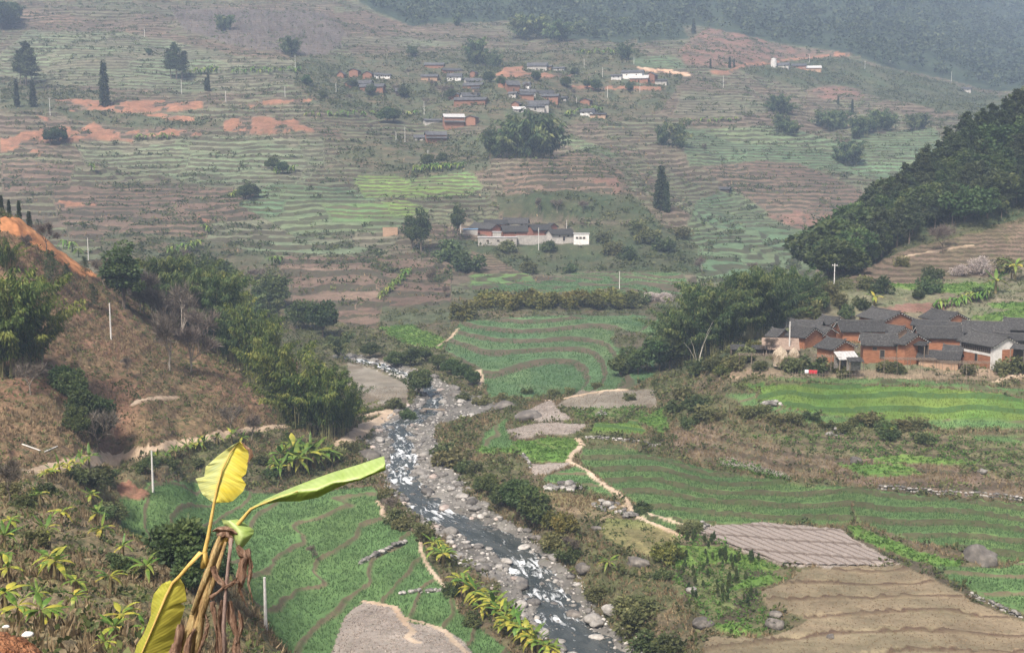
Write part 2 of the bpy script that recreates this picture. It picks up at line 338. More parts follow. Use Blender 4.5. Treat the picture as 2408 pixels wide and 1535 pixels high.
# ------------------------------------------------------------------ land cover: what grows or lies where
# kind: tread colours (two, mixed by plot), riser colour, step height, how strongly stepped, roughness of the surface in metres
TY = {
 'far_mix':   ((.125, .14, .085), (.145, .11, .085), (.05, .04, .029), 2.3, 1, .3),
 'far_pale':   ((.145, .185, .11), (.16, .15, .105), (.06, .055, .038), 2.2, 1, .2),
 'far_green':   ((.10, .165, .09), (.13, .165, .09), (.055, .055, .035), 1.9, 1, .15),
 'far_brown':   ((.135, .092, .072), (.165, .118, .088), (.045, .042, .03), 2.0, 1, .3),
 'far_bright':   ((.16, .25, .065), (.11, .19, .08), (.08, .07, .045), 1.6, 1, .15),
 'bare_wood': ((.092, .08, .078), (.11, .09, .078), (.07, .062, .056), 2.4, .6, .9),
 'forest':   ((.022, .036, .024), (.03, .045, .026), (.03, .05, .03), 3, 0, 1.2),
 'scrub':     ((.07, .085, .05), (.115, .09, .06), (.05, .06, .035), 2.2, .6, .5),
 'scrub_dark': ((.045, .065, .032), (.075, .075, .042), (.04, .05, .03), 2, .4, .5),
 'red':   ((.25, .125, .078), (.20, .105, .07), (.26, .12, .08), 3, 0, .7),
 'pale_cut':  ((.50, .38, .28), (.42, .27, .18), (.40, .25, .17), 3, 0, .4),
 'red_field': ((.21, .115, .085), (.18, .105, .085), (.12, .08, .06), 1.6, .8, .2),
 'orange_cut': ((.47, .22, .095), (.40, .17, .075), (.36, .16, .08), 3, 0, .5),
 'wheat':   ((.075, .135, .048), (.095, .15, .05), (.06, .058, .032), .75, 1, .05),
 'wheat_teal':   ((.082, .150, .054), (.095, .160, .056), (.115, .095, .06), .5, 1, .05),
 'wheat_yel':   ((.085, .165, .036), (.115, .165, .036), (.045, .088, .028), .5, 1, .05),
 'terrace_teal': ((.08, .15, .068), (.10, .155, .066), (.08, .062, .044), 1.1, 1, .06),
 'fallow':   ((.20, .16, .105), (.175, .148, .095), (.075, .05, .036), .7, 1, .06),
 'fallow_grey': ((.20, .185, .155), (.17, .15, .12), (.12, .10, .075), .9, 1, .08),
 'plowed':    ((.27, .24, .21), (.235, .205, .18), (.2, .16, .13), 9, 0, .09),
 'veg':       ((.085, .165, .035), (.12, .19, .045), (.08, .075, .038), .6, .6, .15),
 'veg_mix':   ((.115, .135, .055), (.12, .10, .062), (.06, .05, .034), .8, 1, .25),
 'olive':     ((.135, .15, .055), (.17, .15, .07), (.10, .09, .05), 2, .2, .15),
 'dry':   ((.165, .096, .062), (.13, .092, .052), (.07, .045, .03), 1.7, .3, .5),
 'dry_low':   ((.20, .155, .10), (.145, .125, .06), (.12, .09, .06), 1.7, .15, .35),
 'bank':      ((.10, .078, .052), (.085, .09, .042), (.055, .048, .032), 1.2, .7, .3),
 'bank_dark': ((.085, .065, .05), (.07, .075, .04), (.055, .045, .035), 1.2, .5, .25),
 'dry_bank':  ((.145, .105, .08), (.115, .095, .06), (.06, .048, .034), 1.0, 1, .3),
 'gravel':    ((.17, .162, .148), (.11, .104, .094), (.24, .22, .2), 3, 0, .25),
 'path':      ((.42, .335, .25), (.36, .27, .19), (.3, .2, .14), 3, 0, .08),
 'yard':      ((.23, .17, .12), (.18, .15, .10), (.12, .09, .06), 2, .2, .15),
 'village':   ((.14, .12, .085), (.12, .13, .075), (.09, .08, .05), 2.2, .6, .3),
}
TN = list(TY)
# (kind, outline in the photo, nearest and farthest distance)
ZN = [
 ('far_mix', [(-900, -900), (3300, -900), (3300, 1700), (-900, 1700)], 430, 5000),
 ('far_pale', [(60, 70), (300, 75), (560, 130), (720, 145), (720, 200), (560, 220), (260, 205), (110, 190), (0, 175), (0, 130)], 500, 2000),
 ('far_pale', [(180, 335), (420, 320), (760, 325), (760, 380), (690, 445), (480, 435), (200, 375)], 500, 2000),
 ('far_brown', [(60, 20), (300, 60), (560, 110), (700, 135), (560, 130), (300, 75), (0, 70), (0, 20)], 500, 2500),
 ('far_brown', [(120, 430), (480, 440), (760, 450), (760, 500), (520, 520), (520, 580), (170, 560), (130, 500)], 430, 900),
 ('far_brown', [(0, 370), (180, 385), (160, 440), (0, 450)], 430, 900),
 ('far_pale', [(500, 520), (900, 500), (940, 560), (900, 600), (660, 600), (480, 570)], 430, 900),
 ('scrub', [(240, 540), (480, 560), (640, 600), (700, 680), (700, 800), (500, 800), (240, 680)], 300, 900),
 ('far_green', [(640, 430), (820, 440), (960, 500), (940, 540), (700, 560), (560, 480)], 430, 900),
 ('far_brown', [(650, 600), (900, 600), (1060, 620), (1060, 760), (860, 770), (700, 740)], 380, 700),
 ('far_bright', [(830, 415), (1110, 405), (1135, 440), (1100, 460), (860, 465)], 500, 900),
 ('far_bright', [(760, 480), (960, 470), (1010, 495), (900, 520), (780, 520)], 500, 900),
 ('scrub', [(780, 370), (860, 330), (1120, 320), (1160, 360), (1150, 400), (960, 420)], 500, 900),
 ('bare_wood', [(400, 25), (560, 20), (760, 30), (900, 60), (830, 90), (740, 140), (700, 130), (560, 110), (430, 70)], 800, 3000),
 ('far_brown', [(760, 30), (860, 25), (960, 60), (940, 90), (820, 85)], 800, 3000),
 ('far_pale', [(800, 85), (960, 88), (1080, 105), (1000, 112), (800, 105)], 800, 3000),
 ('scrub', [(700, 130), (1500, 120), (1600, 180), (1560, 260), (1300, 300), (1000, 290), (760, 260), (690, 200)], 700, 2000),
 ('scrub', [(0, 180), (140, 200), (240, 215), (240, 240), (60, 260), (0, 260)], 700, 2000),
 ('scrub', [(120, 255), (330, 265), (520, 285), (520, 300), (320, 300), (180, 282)], 600, 2000),
 ('forest', [(820, -10), (870, 20), (960, 60), (1200, 50), (1290, 92), (1460, 100), (1560, 62), (1640, 60), (1720, 80), (1850, 105), (2000, 128), (2100, 162), (2250, 192), (2340, 215), (3300, 260), (3300, -900), (700, -900)], 900, 6000),
 ('forest', [(1480, 70), (1600, 60), (1620, 90), (1500, 100)], 900, 2000),
 ('scrub_dark', [(1720, 155), (1850, 148), (1960, 128), (2100, 165), (2330, 220), (2407, 260), (2300, 280), (2060, 225), (1960, 200), (1880, 205), (1760, 175)], 800, 2000),
 ('red_field', [(1590, 120), (1660, 65), (1760, 85), (1850, 110), (1960, 122), (1800, 145), (1700, 160), (1610, 150)], 800, 2000),
 ('far_green', [(1480, 135), (1580, 130), (1620, 160), (1500, 160)], 800, 2000),
 ('far_pale', [(1600, 215), (1760, 220), (1820, 260), (1700, 280), (1580, 270)], 700, 2000),
 ('red_field', [(1880, 212), (1960, 202), (2020, 210), (2030, 225), (2010, 236), (1930, 232)], 800, 2000),
 ('far_green', [(1590, 305), (1830, 295), (1960, 330), (2120, 400), (2110, 430), (1960, 400), (1760, 385), (1620, 390)], 500, 1200),
 ('far_green', [(2000, 320), (2200, 300), (2250, 380), (2120, 440), (2000, 360)], 500, 1200),
 ('far_brown', [(1650, 395), (1780, 378), (1880, 385), (2010, 440), (2080, 480), (1960, 520), (1760, 480)], 500, 1200),
 ('far_green', [(1640, 470), (1720, 440), (1800, 500), (1900, 530), (1920, 660), (1640, 660), (1600, 560)], 480, 900),
 ('red_field', [(1790, 485), (1920, 500), (1990, 520), (1900, 545), (1800, 510)], 480, 900),
 ('far_green', [(1300, 310), (1360, 325), (1460, 365), (1420, 372), (1340, 345), (1290, 330)], 500, 1000),
 ('far_brown', [(1340, 335), (1460, 380), (1560, 430), (1560, 500), (1500, 400), (1420, 370)], 500, 1000),
 ('far_brown', [(1190, 400), (1290, 350), (1350, 345), (1460, 400), (1490, 460), (1180, 470)], 540, 760),
 ('red_field', [(1390, 420), (1450, 415), (1460, 470), (1400, 450)], 540, 760),
 ('scrub_dark', [(1170, 460), (1330, 445), (1490, 460), (1550, 520), (1400, 515), (1180, 505)], 540, 760),
 ('scrub_dark', [(1340, 530), (1540, 520), (1640, 580), (1640, 645), (1420, 635), (1230, 640), (1060, 600), (1040, 560), (1110, 565), (1390, 575)], 440, 640),
 ('dry_bank', [(1110, 590), (1160, 600), (1230, 648), (1110, 645)], 430, 600),
 ('far_bright', [(1105, 645), (1240, 640), (1260, 660), (1110, 668)], 420, 600),
 ('terrace_teal', [(1105, 668), (1250, 664), (1360, 640), (1610, 640), (1630, 690), (1400, 698), (1280, 690), (1110, 680)], 420, 600),
 ('scrub', [(1070, 685), (1400, 690), (1610, 690), (1620, 740), (1300, 742), (1060, 750)], 380, 500),
 ('terrace_teal', [(1090, 752), (1300, 738), (1600, 740), (1600, 800), (1540, 880), (1450, 925), (1150, 930), (1130, 880), (1040, 820)], 280, 420),
 ('scrub', [(900, 720), (1070, 710), (1060, 760), (1040, 790), (1000, 765), (890, 765)], 360, 460),
 ('veg', [(890, 768), (970, 762), (1040, 795), (1040, 815), (960, 815)], 330, 420),
 ('bank_dark', [(1440, 770), (1530, 785), (1520, 830), (1440, 810)], 300, 400),
 ('bank', [(920, 800), (1040, 820), (1130, 880), (1150, 930), (1140, 955), (1080, 920), (960, 860), (900, 830)], 270, 400),
 ('fallow_grey', [(815, 850), (890, 870), (960, 905), (960, 950), (880, 955), (820, 950)], 270, 380),
 # the left spur and the slope under the camera
 ('dry', [(-900, 480), (0, 505), (110, 575), (235, 655), (340, 735), (480, 830), (565, 880), (660, 960), (650, 1000), (480, 1030), (300, 1062), (90, 1098), (-900, 1150)], 150, 300),
 ('dry', [(-900, 400), (700, 400), (700, 900), (-900, 900)], 284, 330),
 ('orange_cut', [(0, 512), (55, 512), (110, 555), (190, 610), (235, 655), (190, 648), (120, 600), (60, 560), (0, 540)], 200, 300),
 ('dry_low', [(-900, 1090), (90, 1100), (270, 1075), (360, 1060), (300, 1100), (290, 1300), (460, 1420), (600, 1700), (-900, 1800)], 1, 190),
 ('bank', [(280, 1075), (480, 1035), (650, 1000), (860, 985), (880, 1060), (830, 1140), (700, 1170), (560, 1150), (450, 1130), (300, 1130)], 150, 280),
 ('dry_low', [(-900, 1100), (3300, 1100), (3300, 4000), (-900, 4000)], 1, 128),
 ('wheat_teal', [(276, 1170), (330, 1160), (345, 1132), (450, 1130), (560, 1150), (700, 1170), (790, 1150), (880, 1140), (902, 1180), (895, 1210), (935, 1235), (985, 1260), (1000, 1300), (1050, 1380), (1080, 1440), (1160, 1500), (1240, 1560), (1300, 1700), (560, 1700), (540, 1400), (420, 1300), (330, 1290), (285, 1250)], 128, 230),
 ('bank', [(268, 1135), (300, 1130), (355, 1160), (330, 1175), (285, 1168)], 128, 230),
 ('plowed', [(790, 1490), (806, 1445), (850, 1412), (935, 1425), (960, 1460), (1040, 1478), (1080, 1500), (1130, 1560), (1180, 1700), (760, 1700), (775, 1540)], 110, 200),
 ('red', [(273, 1135), (300, 1128), (352, 1160), (325, 1174), (282, 1160)], 150, 230),
 # right of the river
 ('bank', [(1060, 1000), (1240, 960), (1460, 930), (1620, 900), (1640, 1000), (1600, 1240), (1560, 1330), (1620, 1500), (1700, 1700), (1450, 1700), (1290, 1280), (1100, 1150)], 110, 320),
 ('fallow', [*Z(9, (830, 945), (1600, 912), (1900, 1050), (2050, 1110), (2030, 1150), (2408, 1300), (3400, 1500), (3400, 2600), (0, 2600), (200, 1400), (560, 1420), (760, 1370), (920, 1290), (640, 1200), (560, 1100), (800, 1010))], 100, 185),
 ('olive', [*Z(8, (1850, 590), (2080, 600), (2370, 710), (2200, 870), (1900, 760), (1800, 680))], 150, 230),
 ('dry_low', [*Z(8, (1400, 400), (1750, 440), (2000, 500), (2000, 570), (1800, 600), (1500, 520))], 150, 240),
 ('wheat_teal', [*Z(8, (1430, 320), (1640, 230), (1700, 235), (1790, 330), (1890, 430), (1640, 370), (1430, 350))], 170, 250),
 ('plowed', [*Z(8, (1340, 225), (1600, 212), (1470, 290), (1360, 300))], 170, 250),
 ('veg', [*Z(8, (970, 140), (1000, 70), (1190, 60), (1640, 40), (1660, 80), (1600, 210), (1330, 200), (1300, 150))], 170, 280),
 ('wheat_teal', [*Z(5, (1010, 1500), (1170, 1380), (1150, 1450), (1190, 1540), (1180, 1600), (1000, 1590))], 170, 300),
 ('plowed', [*Z(5, (1230, 1360), (1350, 1310), (1480, 1260), (1500, 1320), (1600, 1385), (1580, 1400), (1400, 1412))], 170, 320),
 ('plowed', [*Z(5, (1150, 1470), (1400, 1422), (1740, 1430), (1600, 1500), (1230, 1520))], 170, 320),
 ('wheat_yel', [*Z(5, (1750, 1485), (1780, 1420), (2080, 1410), (2150, 1490))], 170, 320),
 ('fallow_grey', [*Z(5, (1490, 1310), (1650, 1200), (2200, 1180), (2210, 1300), (1620, 1320))], 170, 330),
 ('veg_mix', [*Z(5, (1620, 1320), (2150, 1300), (2120, 1400), (1640, 1400))], 170, 320),
 ('veg', [*Z(5, (2080, 1400), (2300, 1290), (2330, 1400), (2250, 1490))], 170, 320),
 ('dry_bank', [(1575, 1000), (1660, 990), (1800, 1035), (1980, 1075), (2180, 1085), (2407, 1130), (3000, 1200), (3000, 1230), (2407, 1180), (2150, 1145), (1950, 1125), (1700, 1095), (1590, 1068)], 150, 260),
 ('veg_mix', [(1760, 1020), (1950, 1010), (2407, 1000), (3000, 1000), (3000, 1130), (2407, 1120), (2190, 1082), (1990, 1070), (1840, 1040)], 150, 260),
 ('veg', [*Z(9, (1100, 215), (1240, 225), (1560, 210), (1720, 280), (1500, 300), (1270, 290))], 150, 260),
 ('veg', [*Z(9, (1270, 180), (1600, 150), (1850, 180), (2120, 210), (2000, 225), (1500, 205))], 150, 260),
 ('wheat', [*Z(9, (2040, 30), (2408, 20), (3400, 20), (3400, 70), (2408, 65), (2060, 60))], 150, 260),
 ('bank', [(1560, 960), (1700, 905), (1720, 960), (1800, 990), (2000, 1005), (2407, 1008), (2407, 1025), (1950, 1015), (1790, 1020), (1660, 992), (1575, 1000)], 150, 280),
 ('wheat', [*Z(8, (1690, 90), (1900, 90), (2300, 180), (2408, 210)), *Z(9, (300, 270), (760, 345), (1000, 385), (1120, 430), (1200, 480), (1230, 605), (1000, 630), (700, 605), (250, 640), (0, 650)), *Z(8, (2360, 695), (2100, 590), (2110, 500), (1900, 385), (1800, 300), (1670, 190))], 150, 240),
 ('wheat', [*Z(9, (900, 350), (1350, 390), (1800, 450), (2408, 495), (3400, 520), (3400, 980), (2408, 880), (2270, 880), (2150, 800), (1980, 810), (1650, 750), (1260, 605), (1200, 480))], 140, 240),
 ('wheat_teal', [*Z(9, (1800, 925), (2260, 930), (2408, 885), (3400, 960), (3400, 1700), (2408, 1250), (2050, 1090), (1900, 1010))], 130, 200),
 ('veg', [*Z(9, (1190, 655), (1250, 650), (1500, 735), (1680, 820), (1980, 890), (1960, 930), (1800, 925), (1650, 880), (1400, 790), (1250, 730))], 130, 210),
 ('bank_dark', [*Z(9, (1210, 720), (1400, 800), (1660, 890), (1800, 930), (1900, 1010), (2050, 1095), (2040, 1150), (1880, 1050), (1560, 910), (1300, 790))], 130, 210),
 ('plowed', [*Z(9, (120, 700), (280, 645), (600, 622), (1150, 672), (1230, 745), (1560, 908), (1050, 935), (740, 922), (600, 872), (380, 792))], 130, 210),
 ('veg_mix', [*Z(9, (0, 700), (150, 700), (380, 790), (600, 880), (820, 950), (560, 1090), (640, 1200), (700, 1220), (560, 1400), (200, 1350), (0, 1100))], 120, 210),
 ('veg', [*Z(9, (0, 780), (350, 790), (560, 870), (730, 930), (560, 960), (300, 900), (0, 930))], 120, 210),
 ('veg', [*Z(9, (480, 1010), (620, 990), (790, 1000), (600, 1060), (350, 1100))], 120, 210),
 ('veg', [*Z(9, (230, 1330), (400, 1320), (610, 1370), (560, 1400), (420, 1400))], 120, 210),
 ('wheat_teal', [*Z(6, (340, 1215), (560, 1210), (560, 1260), (800, 1330), (1300, 1395), (2408, 1405), (3400, 1420), (3400, 1445), (1500, 1450), (900, 1410), (500, 1310))], 210, 270),
 ('wheat_yel', [*Z(6, (390, 1140), (620, 1150), (1000, 1150), (1700, 1160), (2300, 1230), (2408, 1260), (3400, 1300), (3400, 1415), (2408, 1405), (1300, 1392), (800, 1320), (560, 1255), (600, 1200))], 210, 280),
 ('wheat', [*Z(6, (630, 1105), (1500, 1110), (1700, 1125), (2408, 1190), (3400, 1250), (3400, 1290), (2408, 1225), (1700, 1150), (1000, 1140), (640, 1120))], 210, 280),
 ('yard', [(1690, 870), (1760, 860), (2407, 860), (3000, 870), (3000, 890), (2200, 890), (1790, 883), (1720, 890)], 240, 270),
 ('village', [(1690, 862), (1760, 800), (1850, 740), (2000, 680), (2150, 600), (2407, 540), (3300, 500), (3300, 862), (2100, 866), (1760, 862)], 255, 395),
 ('red_field', [(2060, 720), (2180, 705), (2260, 712), (2200, 730), (2100, 735)], 255, 395),
 ('dry_bank', [(1990, 640), (2140, 580), (2407, 520), (3300, 500), (3300, 600), (2407, 620), (2350, 640), (2100, 670), (2020, 680)], 300, 400),
 ('veg', [*Z(6, (1480, 455), (1700, 460), (2200, 450), (2240, 500), (1900, 520), (1500, 480))], 280, 380),
 ('veg', [*Z(6, (2140, 590), (2408, 590), (3400, 600), (3400, 680), (2408, 640), (2200, 620))], 280, 350),
 ('veg', [*Z(6, (2000, 690), (2300, 640), (3400, 650), (3400, 720), (2100, 710))], 280, 350),
 ('scrub_dark', [(1880, 640), (2000, 560), (2150, 470), (2407, 300), (3300, 200), (3300, 510), (2407, 510), (2140, 580), (1990, 650)], 360, 520),
 ('scrub_dark', [(1540, 880), (1560, 660), (1900, 640), (1920, 700), (1760, 800), (1690, 870)], 270, 420),
 # bare earth far away
 ('red', [*Z(1, (0, 960), (280, 890), (330, 840), (250, 780), (350, 822), (430, 830), (560, 890), (640, 845), (720, 890), (870, 900), (1150, 890), (1390, 920), (1390, 942), (900, 930), (920, 990), (840, 965), (600, 970), (420, 990), (280, 1060), (200, 1050), (270, 1005), (0, 1040))], 500, 2000),
 ('red', [*Z(1, (370, 690), (560, 680), (700, 705), (1000, 690), (1250, 705), (1400, 700), (1400, 750), (1250, 765), (1050, 775), (760, 770), (600, 760), (490, 770), (480, 730))], 500, 2000),
 ('red', [*Z(1, (980, 785), (1100, 790), (1340, 810), (1340, 840), (1150, 835))], 500, 2000),
 ('red', [*Z(1, (1550, 830), (1700, 800), (2060, 830), (2080, 865), (2330, 890), (2360, 960), (2240, 940), (2180, 900), (1800, 930), (1560, 905))], 500, 2000),
 ('red', [*Z(1, (1650, 715), (1900, 690), (2200, 675), (2100, 705), (1740, 738))], 500, 2000),
 ('red', [*Z(1, (330, 1362), (440, 1345), (520, 1400), (720, 1425), (480, 1428))], 400, 2000),
 ('red', [*Z(2, (1090, 525), (1160, 470), (1280, 455), (1300, 500), (1620, 515), (1640, 540), (1200, 538))], 500, 2000),
 ('red', [*Z(2, (1580, 605), (1700, 597), (1900, 588), (2280, 598), (2280, 625), (1900, 612), (1750, 625))], 500, 2000),
 ('pale_cut', [*Z(2, (2060, 455), (2200, 478), (2408, 490), (2460, 535), (2400, 520), (2200, 505), (2080, 482))], 500, 2000),
 ('red', [*Z(3, (340, 495), (410, 465), (480, 440), (700, 418), (900, 398), (1100, 360), (1210, 365), (1215, 388), (1000, 400), (800, 425), (520, 462), (420, 480), (380, 520), (230, 515), (220, 490))], 700, 2000),
 ('pale_cut', [*Z(3, (0, 490), (100, 495), (155, 535), (60, 530), (0, 515))], 500, 2000),
 ('red', [*Z(4, (1350, 1180 - 1180), (1380, 0), (1460, 20), (1450, 40))], 430, 900),
]
_wx = (fbm(X2 / (Y2 * .012 + 1), Y2 / (Y2 * .03 + 1), 21, 3) - .5) * 16; _wy = (fbm(X2 / (Y2 * .012 + 1), Y2 / (Y2 * .03 + 1), 55, 3) - .5) * 7
_U, _V = pix(A2, (Zs - CAMZ) / Y2)
_U = _U + _wx; _V = _V + _wy
TYP = np.full(X2.shape, TN.index('bank'), np.int16)
for k, poly, d0, d1 in ZN:
    p = np.array(poly); lo = p.min(0) - 2; hi = p.max(0) + 2
    m = (Y2 >= d0) & (Y2 <= d1) & (_U >= lo[0]) & (_U <= hi[0]) & (_V >= lo[1]) & (_V <= hi[1])
    idx = np.nonzero(m)
    if len(idx[0]):
        s = inpoly(_U[idx], _V[idx], poly); TYP[idx[0][s], idx[1][s]] = TN.index(k)
for k_ in ('red', 'red_field', 'pale_cut'):               # grown over in places
    m_ = (TYP == TN.index(k_)) & (Y2 > 430) & (fbm(X2 / 8, Y2 / 14, 503, 4) > (.57 if k_ != 'red_field' else .5)); TYP[m_] = TN.index('far_brown')
TYP[(rdn < rb * .95) & (RD < 40)] = TN.index('gravel')
# paths: (photo polyline, half width in metres, kind)
PATHS = [([(60, 1110), (150, 1092), (270, 1075), (360, 1055), (480, 1030), (570, 1012), (650, 1000), (720, 998), (800, 990), (870, 972), (925, 962)], .85, 'path'),
         ([(800, 1045), (850, 1010), (900, 980), (930, 963)], 1.4, 'path'),
         (Z(5, (1980, 1190), (1860, 1195), (1740, 1215), (1560, 1250), (1430, 1270)), .9, 'path'),
         (Z(8, (1650, 45), (1690, 85), (1610, 160), (1600, 200), (1720, 260), (1790, 330), (1900, 400), (2000, 470), (2030, 540), (2100, 600), (2250, 660), (2370, 715)), .5, 'path'),
         (Z(8, (270, 470), (310, 520), (310, 570), (420, 640), (570, 690), (580, 840), (640, 950), (740, 1070), (800, 1090)), .35, 'path'),
         (Z(8, (180, 1170), (390, 1205), (440, 1290), (520, 1380), (480, 1420), (560, 1460)), .45, 'path'),
         (Z(8, (440, 1280), (570, 1310), (740, 1370), (800, 1450), (900, 1530)), .4, 'path'),
         (Z(6, (2200, 1140), (2300, 1105), (2408, 1080)), .5, 'path'), (Z(6, (1580, 270), (1750, 240), (1960, 205), (2050, 190)), .7, 'path'),
         (Z(4, (920, 1290), (960, 1265), (1080, 1250), (1250, 1240)), .5, 'path'), (Z(7, (700, 180), (400, 215), (200, 270)), .6, 'path'),
         (Z(5, (690, 890), (780, 830), (840, 760)), .5, 'path'), (Z(5, (985, 1180), (990, 1090), (970, 1050)), .6, 'path'),
         (Z(9, (60, 640), (-200, 560), (-420, 500)), .4, 'path')]
def column_hit(a, t, y0=25.0, T=None):
    """first ground point seen along a ray (columns of the grid are straight lines of sight)"""
    T = TG if T is None else T
    fa = np.interp(a, ga, np.arange(NA)); i = int(min(max(fa, 0), NA - 2)); f = fa - i
    col = T[:, i] * (1 - f) + T[:, i + 1] * f
    j0 = int(np.searchsorted(gy, y0))
    k = np.nonzero(col[j0:] >= t)[0]
    if len(k) == 0: return gy[-1]
    j = j0 + k[0]
    if j == 0: return gy[0]
    c0, c1 = col[j - 1], col[j]
    return gy[j - 1] + (gy[j] - gy[j - 1]) * (min(max((t - c0) / (c1 - c0 + 1e-12), 0), 1))
_TS = (Zs - CAMZ) / Y2
for pl, hw, k in PATHS:
    W = []
    for (u0, v0), (u1, v1) in zip(pl[:-1], pl[1:]):
        for q in range(8):
            a, t = ray(u0 + (u1 - u0) * q / 8, v0 + (v1 - v0) * q / 8); y_ = column_hit(a, t, 100, _TS); W.append((a * y_, y_))
    W = np.array(W); lo = W.min(0) - 4; hi = W.max(0) + 4
    ii = np.nonzero((X2 > lo[0]) & (X2 < hi[0]) & (Y2 > lo[1]) & (Y2 < hi[1]))
    x = X2[ii]; y = Y2[ii]; d = np.full(x.shape, 1e9)
    for p0, p1 in zip(W[:-1], W[1:]):
        e = p1 - p0; l2 = (e ** 2).sum() + 1e-9
        if l2 > 900: continue
        s = np.clip(((x - p0[0]) * e[0] + (y - p0[1]) * e[1]) / l2, 0, 1); d = np.minimum(d, np.hypot(x - p0[0] - s * e[0], y - p0[1] - s * e[1]))
    d = d + (vnoise(x / 1.3, y / 1.3, 9) - .5) * hw * .6
    s = d < hw; TYP[ii[0][s], ii[1][s]] = TN.index(k)
# per-vertex tables
_arr = lambda q: np.array([TY[k][q] for k in TN])
C1, C2, CR, H_, W_, RO = _arr(0), _arr(1), _arr(2), _arr(3), _arr(4), _arr(5)
Hs = H_[TYP]; Ws = W_[TYP]; Ro = RO[TYP]
# plots: jittered cells, wider than deep; each plot has its own step height and crop
def cells(x, y, sx, sy, seed):
    gx = np.floor(x / sx); gyy = np.floor(y / sy); best = np.full(x.shape, 1e9); cid = np.zeros(x.shape)
    for dx in (-1, 0, 1):
        for dy in (-1, 0, 1):
            cx = gx + dx; cyy = gyy + dy
            px = (cx + .15 + .7 * _hash(cx, cyy, seed)) * sx; py = (cyy + .15 + .7 * _hash(cx, cyy, seed + 1)) * sy
            d = ((x - px) / sx) ** 2 + ((y - py) / sy) ** 2; s = d < best; best = np.where(s, d, best); cid = np.where(s, _hash(cx, cyy, seed + 2), cid)
    return cid
farw = sstep(400, 520, Y2)
_cx = X2 + (fbm(X2 / 25, Y2 / 25, 70, 3) - .5) * 30; _cy = Y2 + (fbm(X2 / 25, Y2 / 25, 80, 3) - .5) * 40
cid = np.where(farw > 0, cells(_cx, _cy, 55, 42, 5), cells(_cx, _cy, 26, 18, 6))
cid2 = (cid * 7.13) % 1
is_far = np.isin(TYP, [TN.index(k) for k in TN if k.startswith('far') or k == 'terrace_teal'])
Hs = np.where(is_far & (farw > 0), Hs * (.85 + .6 * cid2), Hs)
wob = (fbm(X2 / 38, Y2 / 38, 31, 3) - .5) * np.where(Y2 > 400, 5.0, .9) + (fbm(X2 / 7, Y2 / 7, 32, 2) - .5) * np.where(Y2 > 400, .7, .12)
Q = (Zs + wob) / Hs
# the near fields: strips laid out by hand in plan (direction x, direction y, strip width, wobble)
PLAN = {'wheat': (.13, 1, 6.2, 3.2), 'wheat_yel': (.05, 1, 5.2, 2.6), 'wheat_teal': (.13, 1, 6.5, 3.0), 'fallow': (-.05, 1, 8.0, 8.5)}
planned = np.zeros(X2.shape, bool)
for k_, (px_, py_, w_, wb_) in PLAN.items():
    m_ = (TYP == TN.index(k_)) & (Y2 < 300)
    wobp = (fbm(X2 / 26, Y2 / 26, 301, 3) - .5) * wb_ * 2.4 + (fbm(X2 / 6, Y2 / 6, 302, 2) - .5) * .9
    qq = (X2 * px_ + Y2 * py_ + wobp) / w_
    if k_ == 'fallow': qq = (np.hypot((X2 - 75) * .55, Y2 - 95) + (fbm(X2 / 22, Y2 / 22, 306, 3) - .5) * 7 + (fbm(X2 / 4, Y2 / 4, 307, 2) - .5) * .7) / (6.5 + 2 * vnoise(X2 / 60, Y2 / 60, 308))
    if k_ == 'wheat_teal':                                # the left fields step down towards the river
        wl = (fbm(X2 / 20, Y2 / 20, 303, 3) - .5) * 12 + (fbm(X2 / 5, Y2 / 5, 304, 2) - .5) * 1.6; ql = (-X2 + .22 * Y2 + wl) / (4.6 + 2.2 * vnoise(X2 / 40, Y2 / 40, 305)); qq = np.where(X2 < 2, ql, qq)
    Q = np.where(m_, qq, Q); planned |= m_
segc = _hash(np.floor(Q), np.floor(X2 / np.where(Y2 > 400, 34, 22) + 9 * _hash(np.floor(Q), np.floor(Q) * 0, 401)), 402)
fq = Q - np.floor(Q); TREAD = np.where(Y2 > 420, .62, np.where(TYP == TN.index('fallow'), .925, np.where(TYP == TN.index('terrace_teal'), .70, np.where(np.isin(TYP, [TN.index('wheat'), TN.index('veg_mix'), TN.index('dry_bank')]), .76, np.where(TYP == TN.index('wheat_yel'), .68, .88)))))
tslope = np.where(Y2 > 420, .30, .22)
g = np.where(fq < TREAD, tslope * fq / TREAD, tslope + (1 - tslope) * sstep(TREAD, 1, fq))
Zt = Zs + Ws * ((np.floor(Q) + g) * Hs - (Zs + wob) )
Zt = np.where(Ws > 0, np.clip(Zt, Zs - Hs, Zs + Hs), Zs)
Zt = np.where(planned, Zs + Hs * (np.where(fq < TREAD, -.5 * fq / TREAD, -.5 + 1.0 * sstep(TREAD, 1, fq) - .0) + .12 * sstep(TREAD - .12, TREAD, fq) * (fq < TREAD)), Zt)
rough = ((fbm(X2 / (.9 + Y2 * .004), Y2 / (.9 + Y2 * .004), 41, 4) - .5) * 2 + (vnoise(X2 / (.35 + Y2 * .0015), Y2 / (.35 + Y2 * .0015), 45) - .5)) * Ro
Zt = Zt + rough * np.clip(Y2 / 60, .25, 1)
Zt = np.where((TYP == TN.index('gravel')), np.where(rdn < rw * .9, np.minimum(Zt, rz - .25), Zt), Zt)
TG = (Zt - CAMZ) / Y2
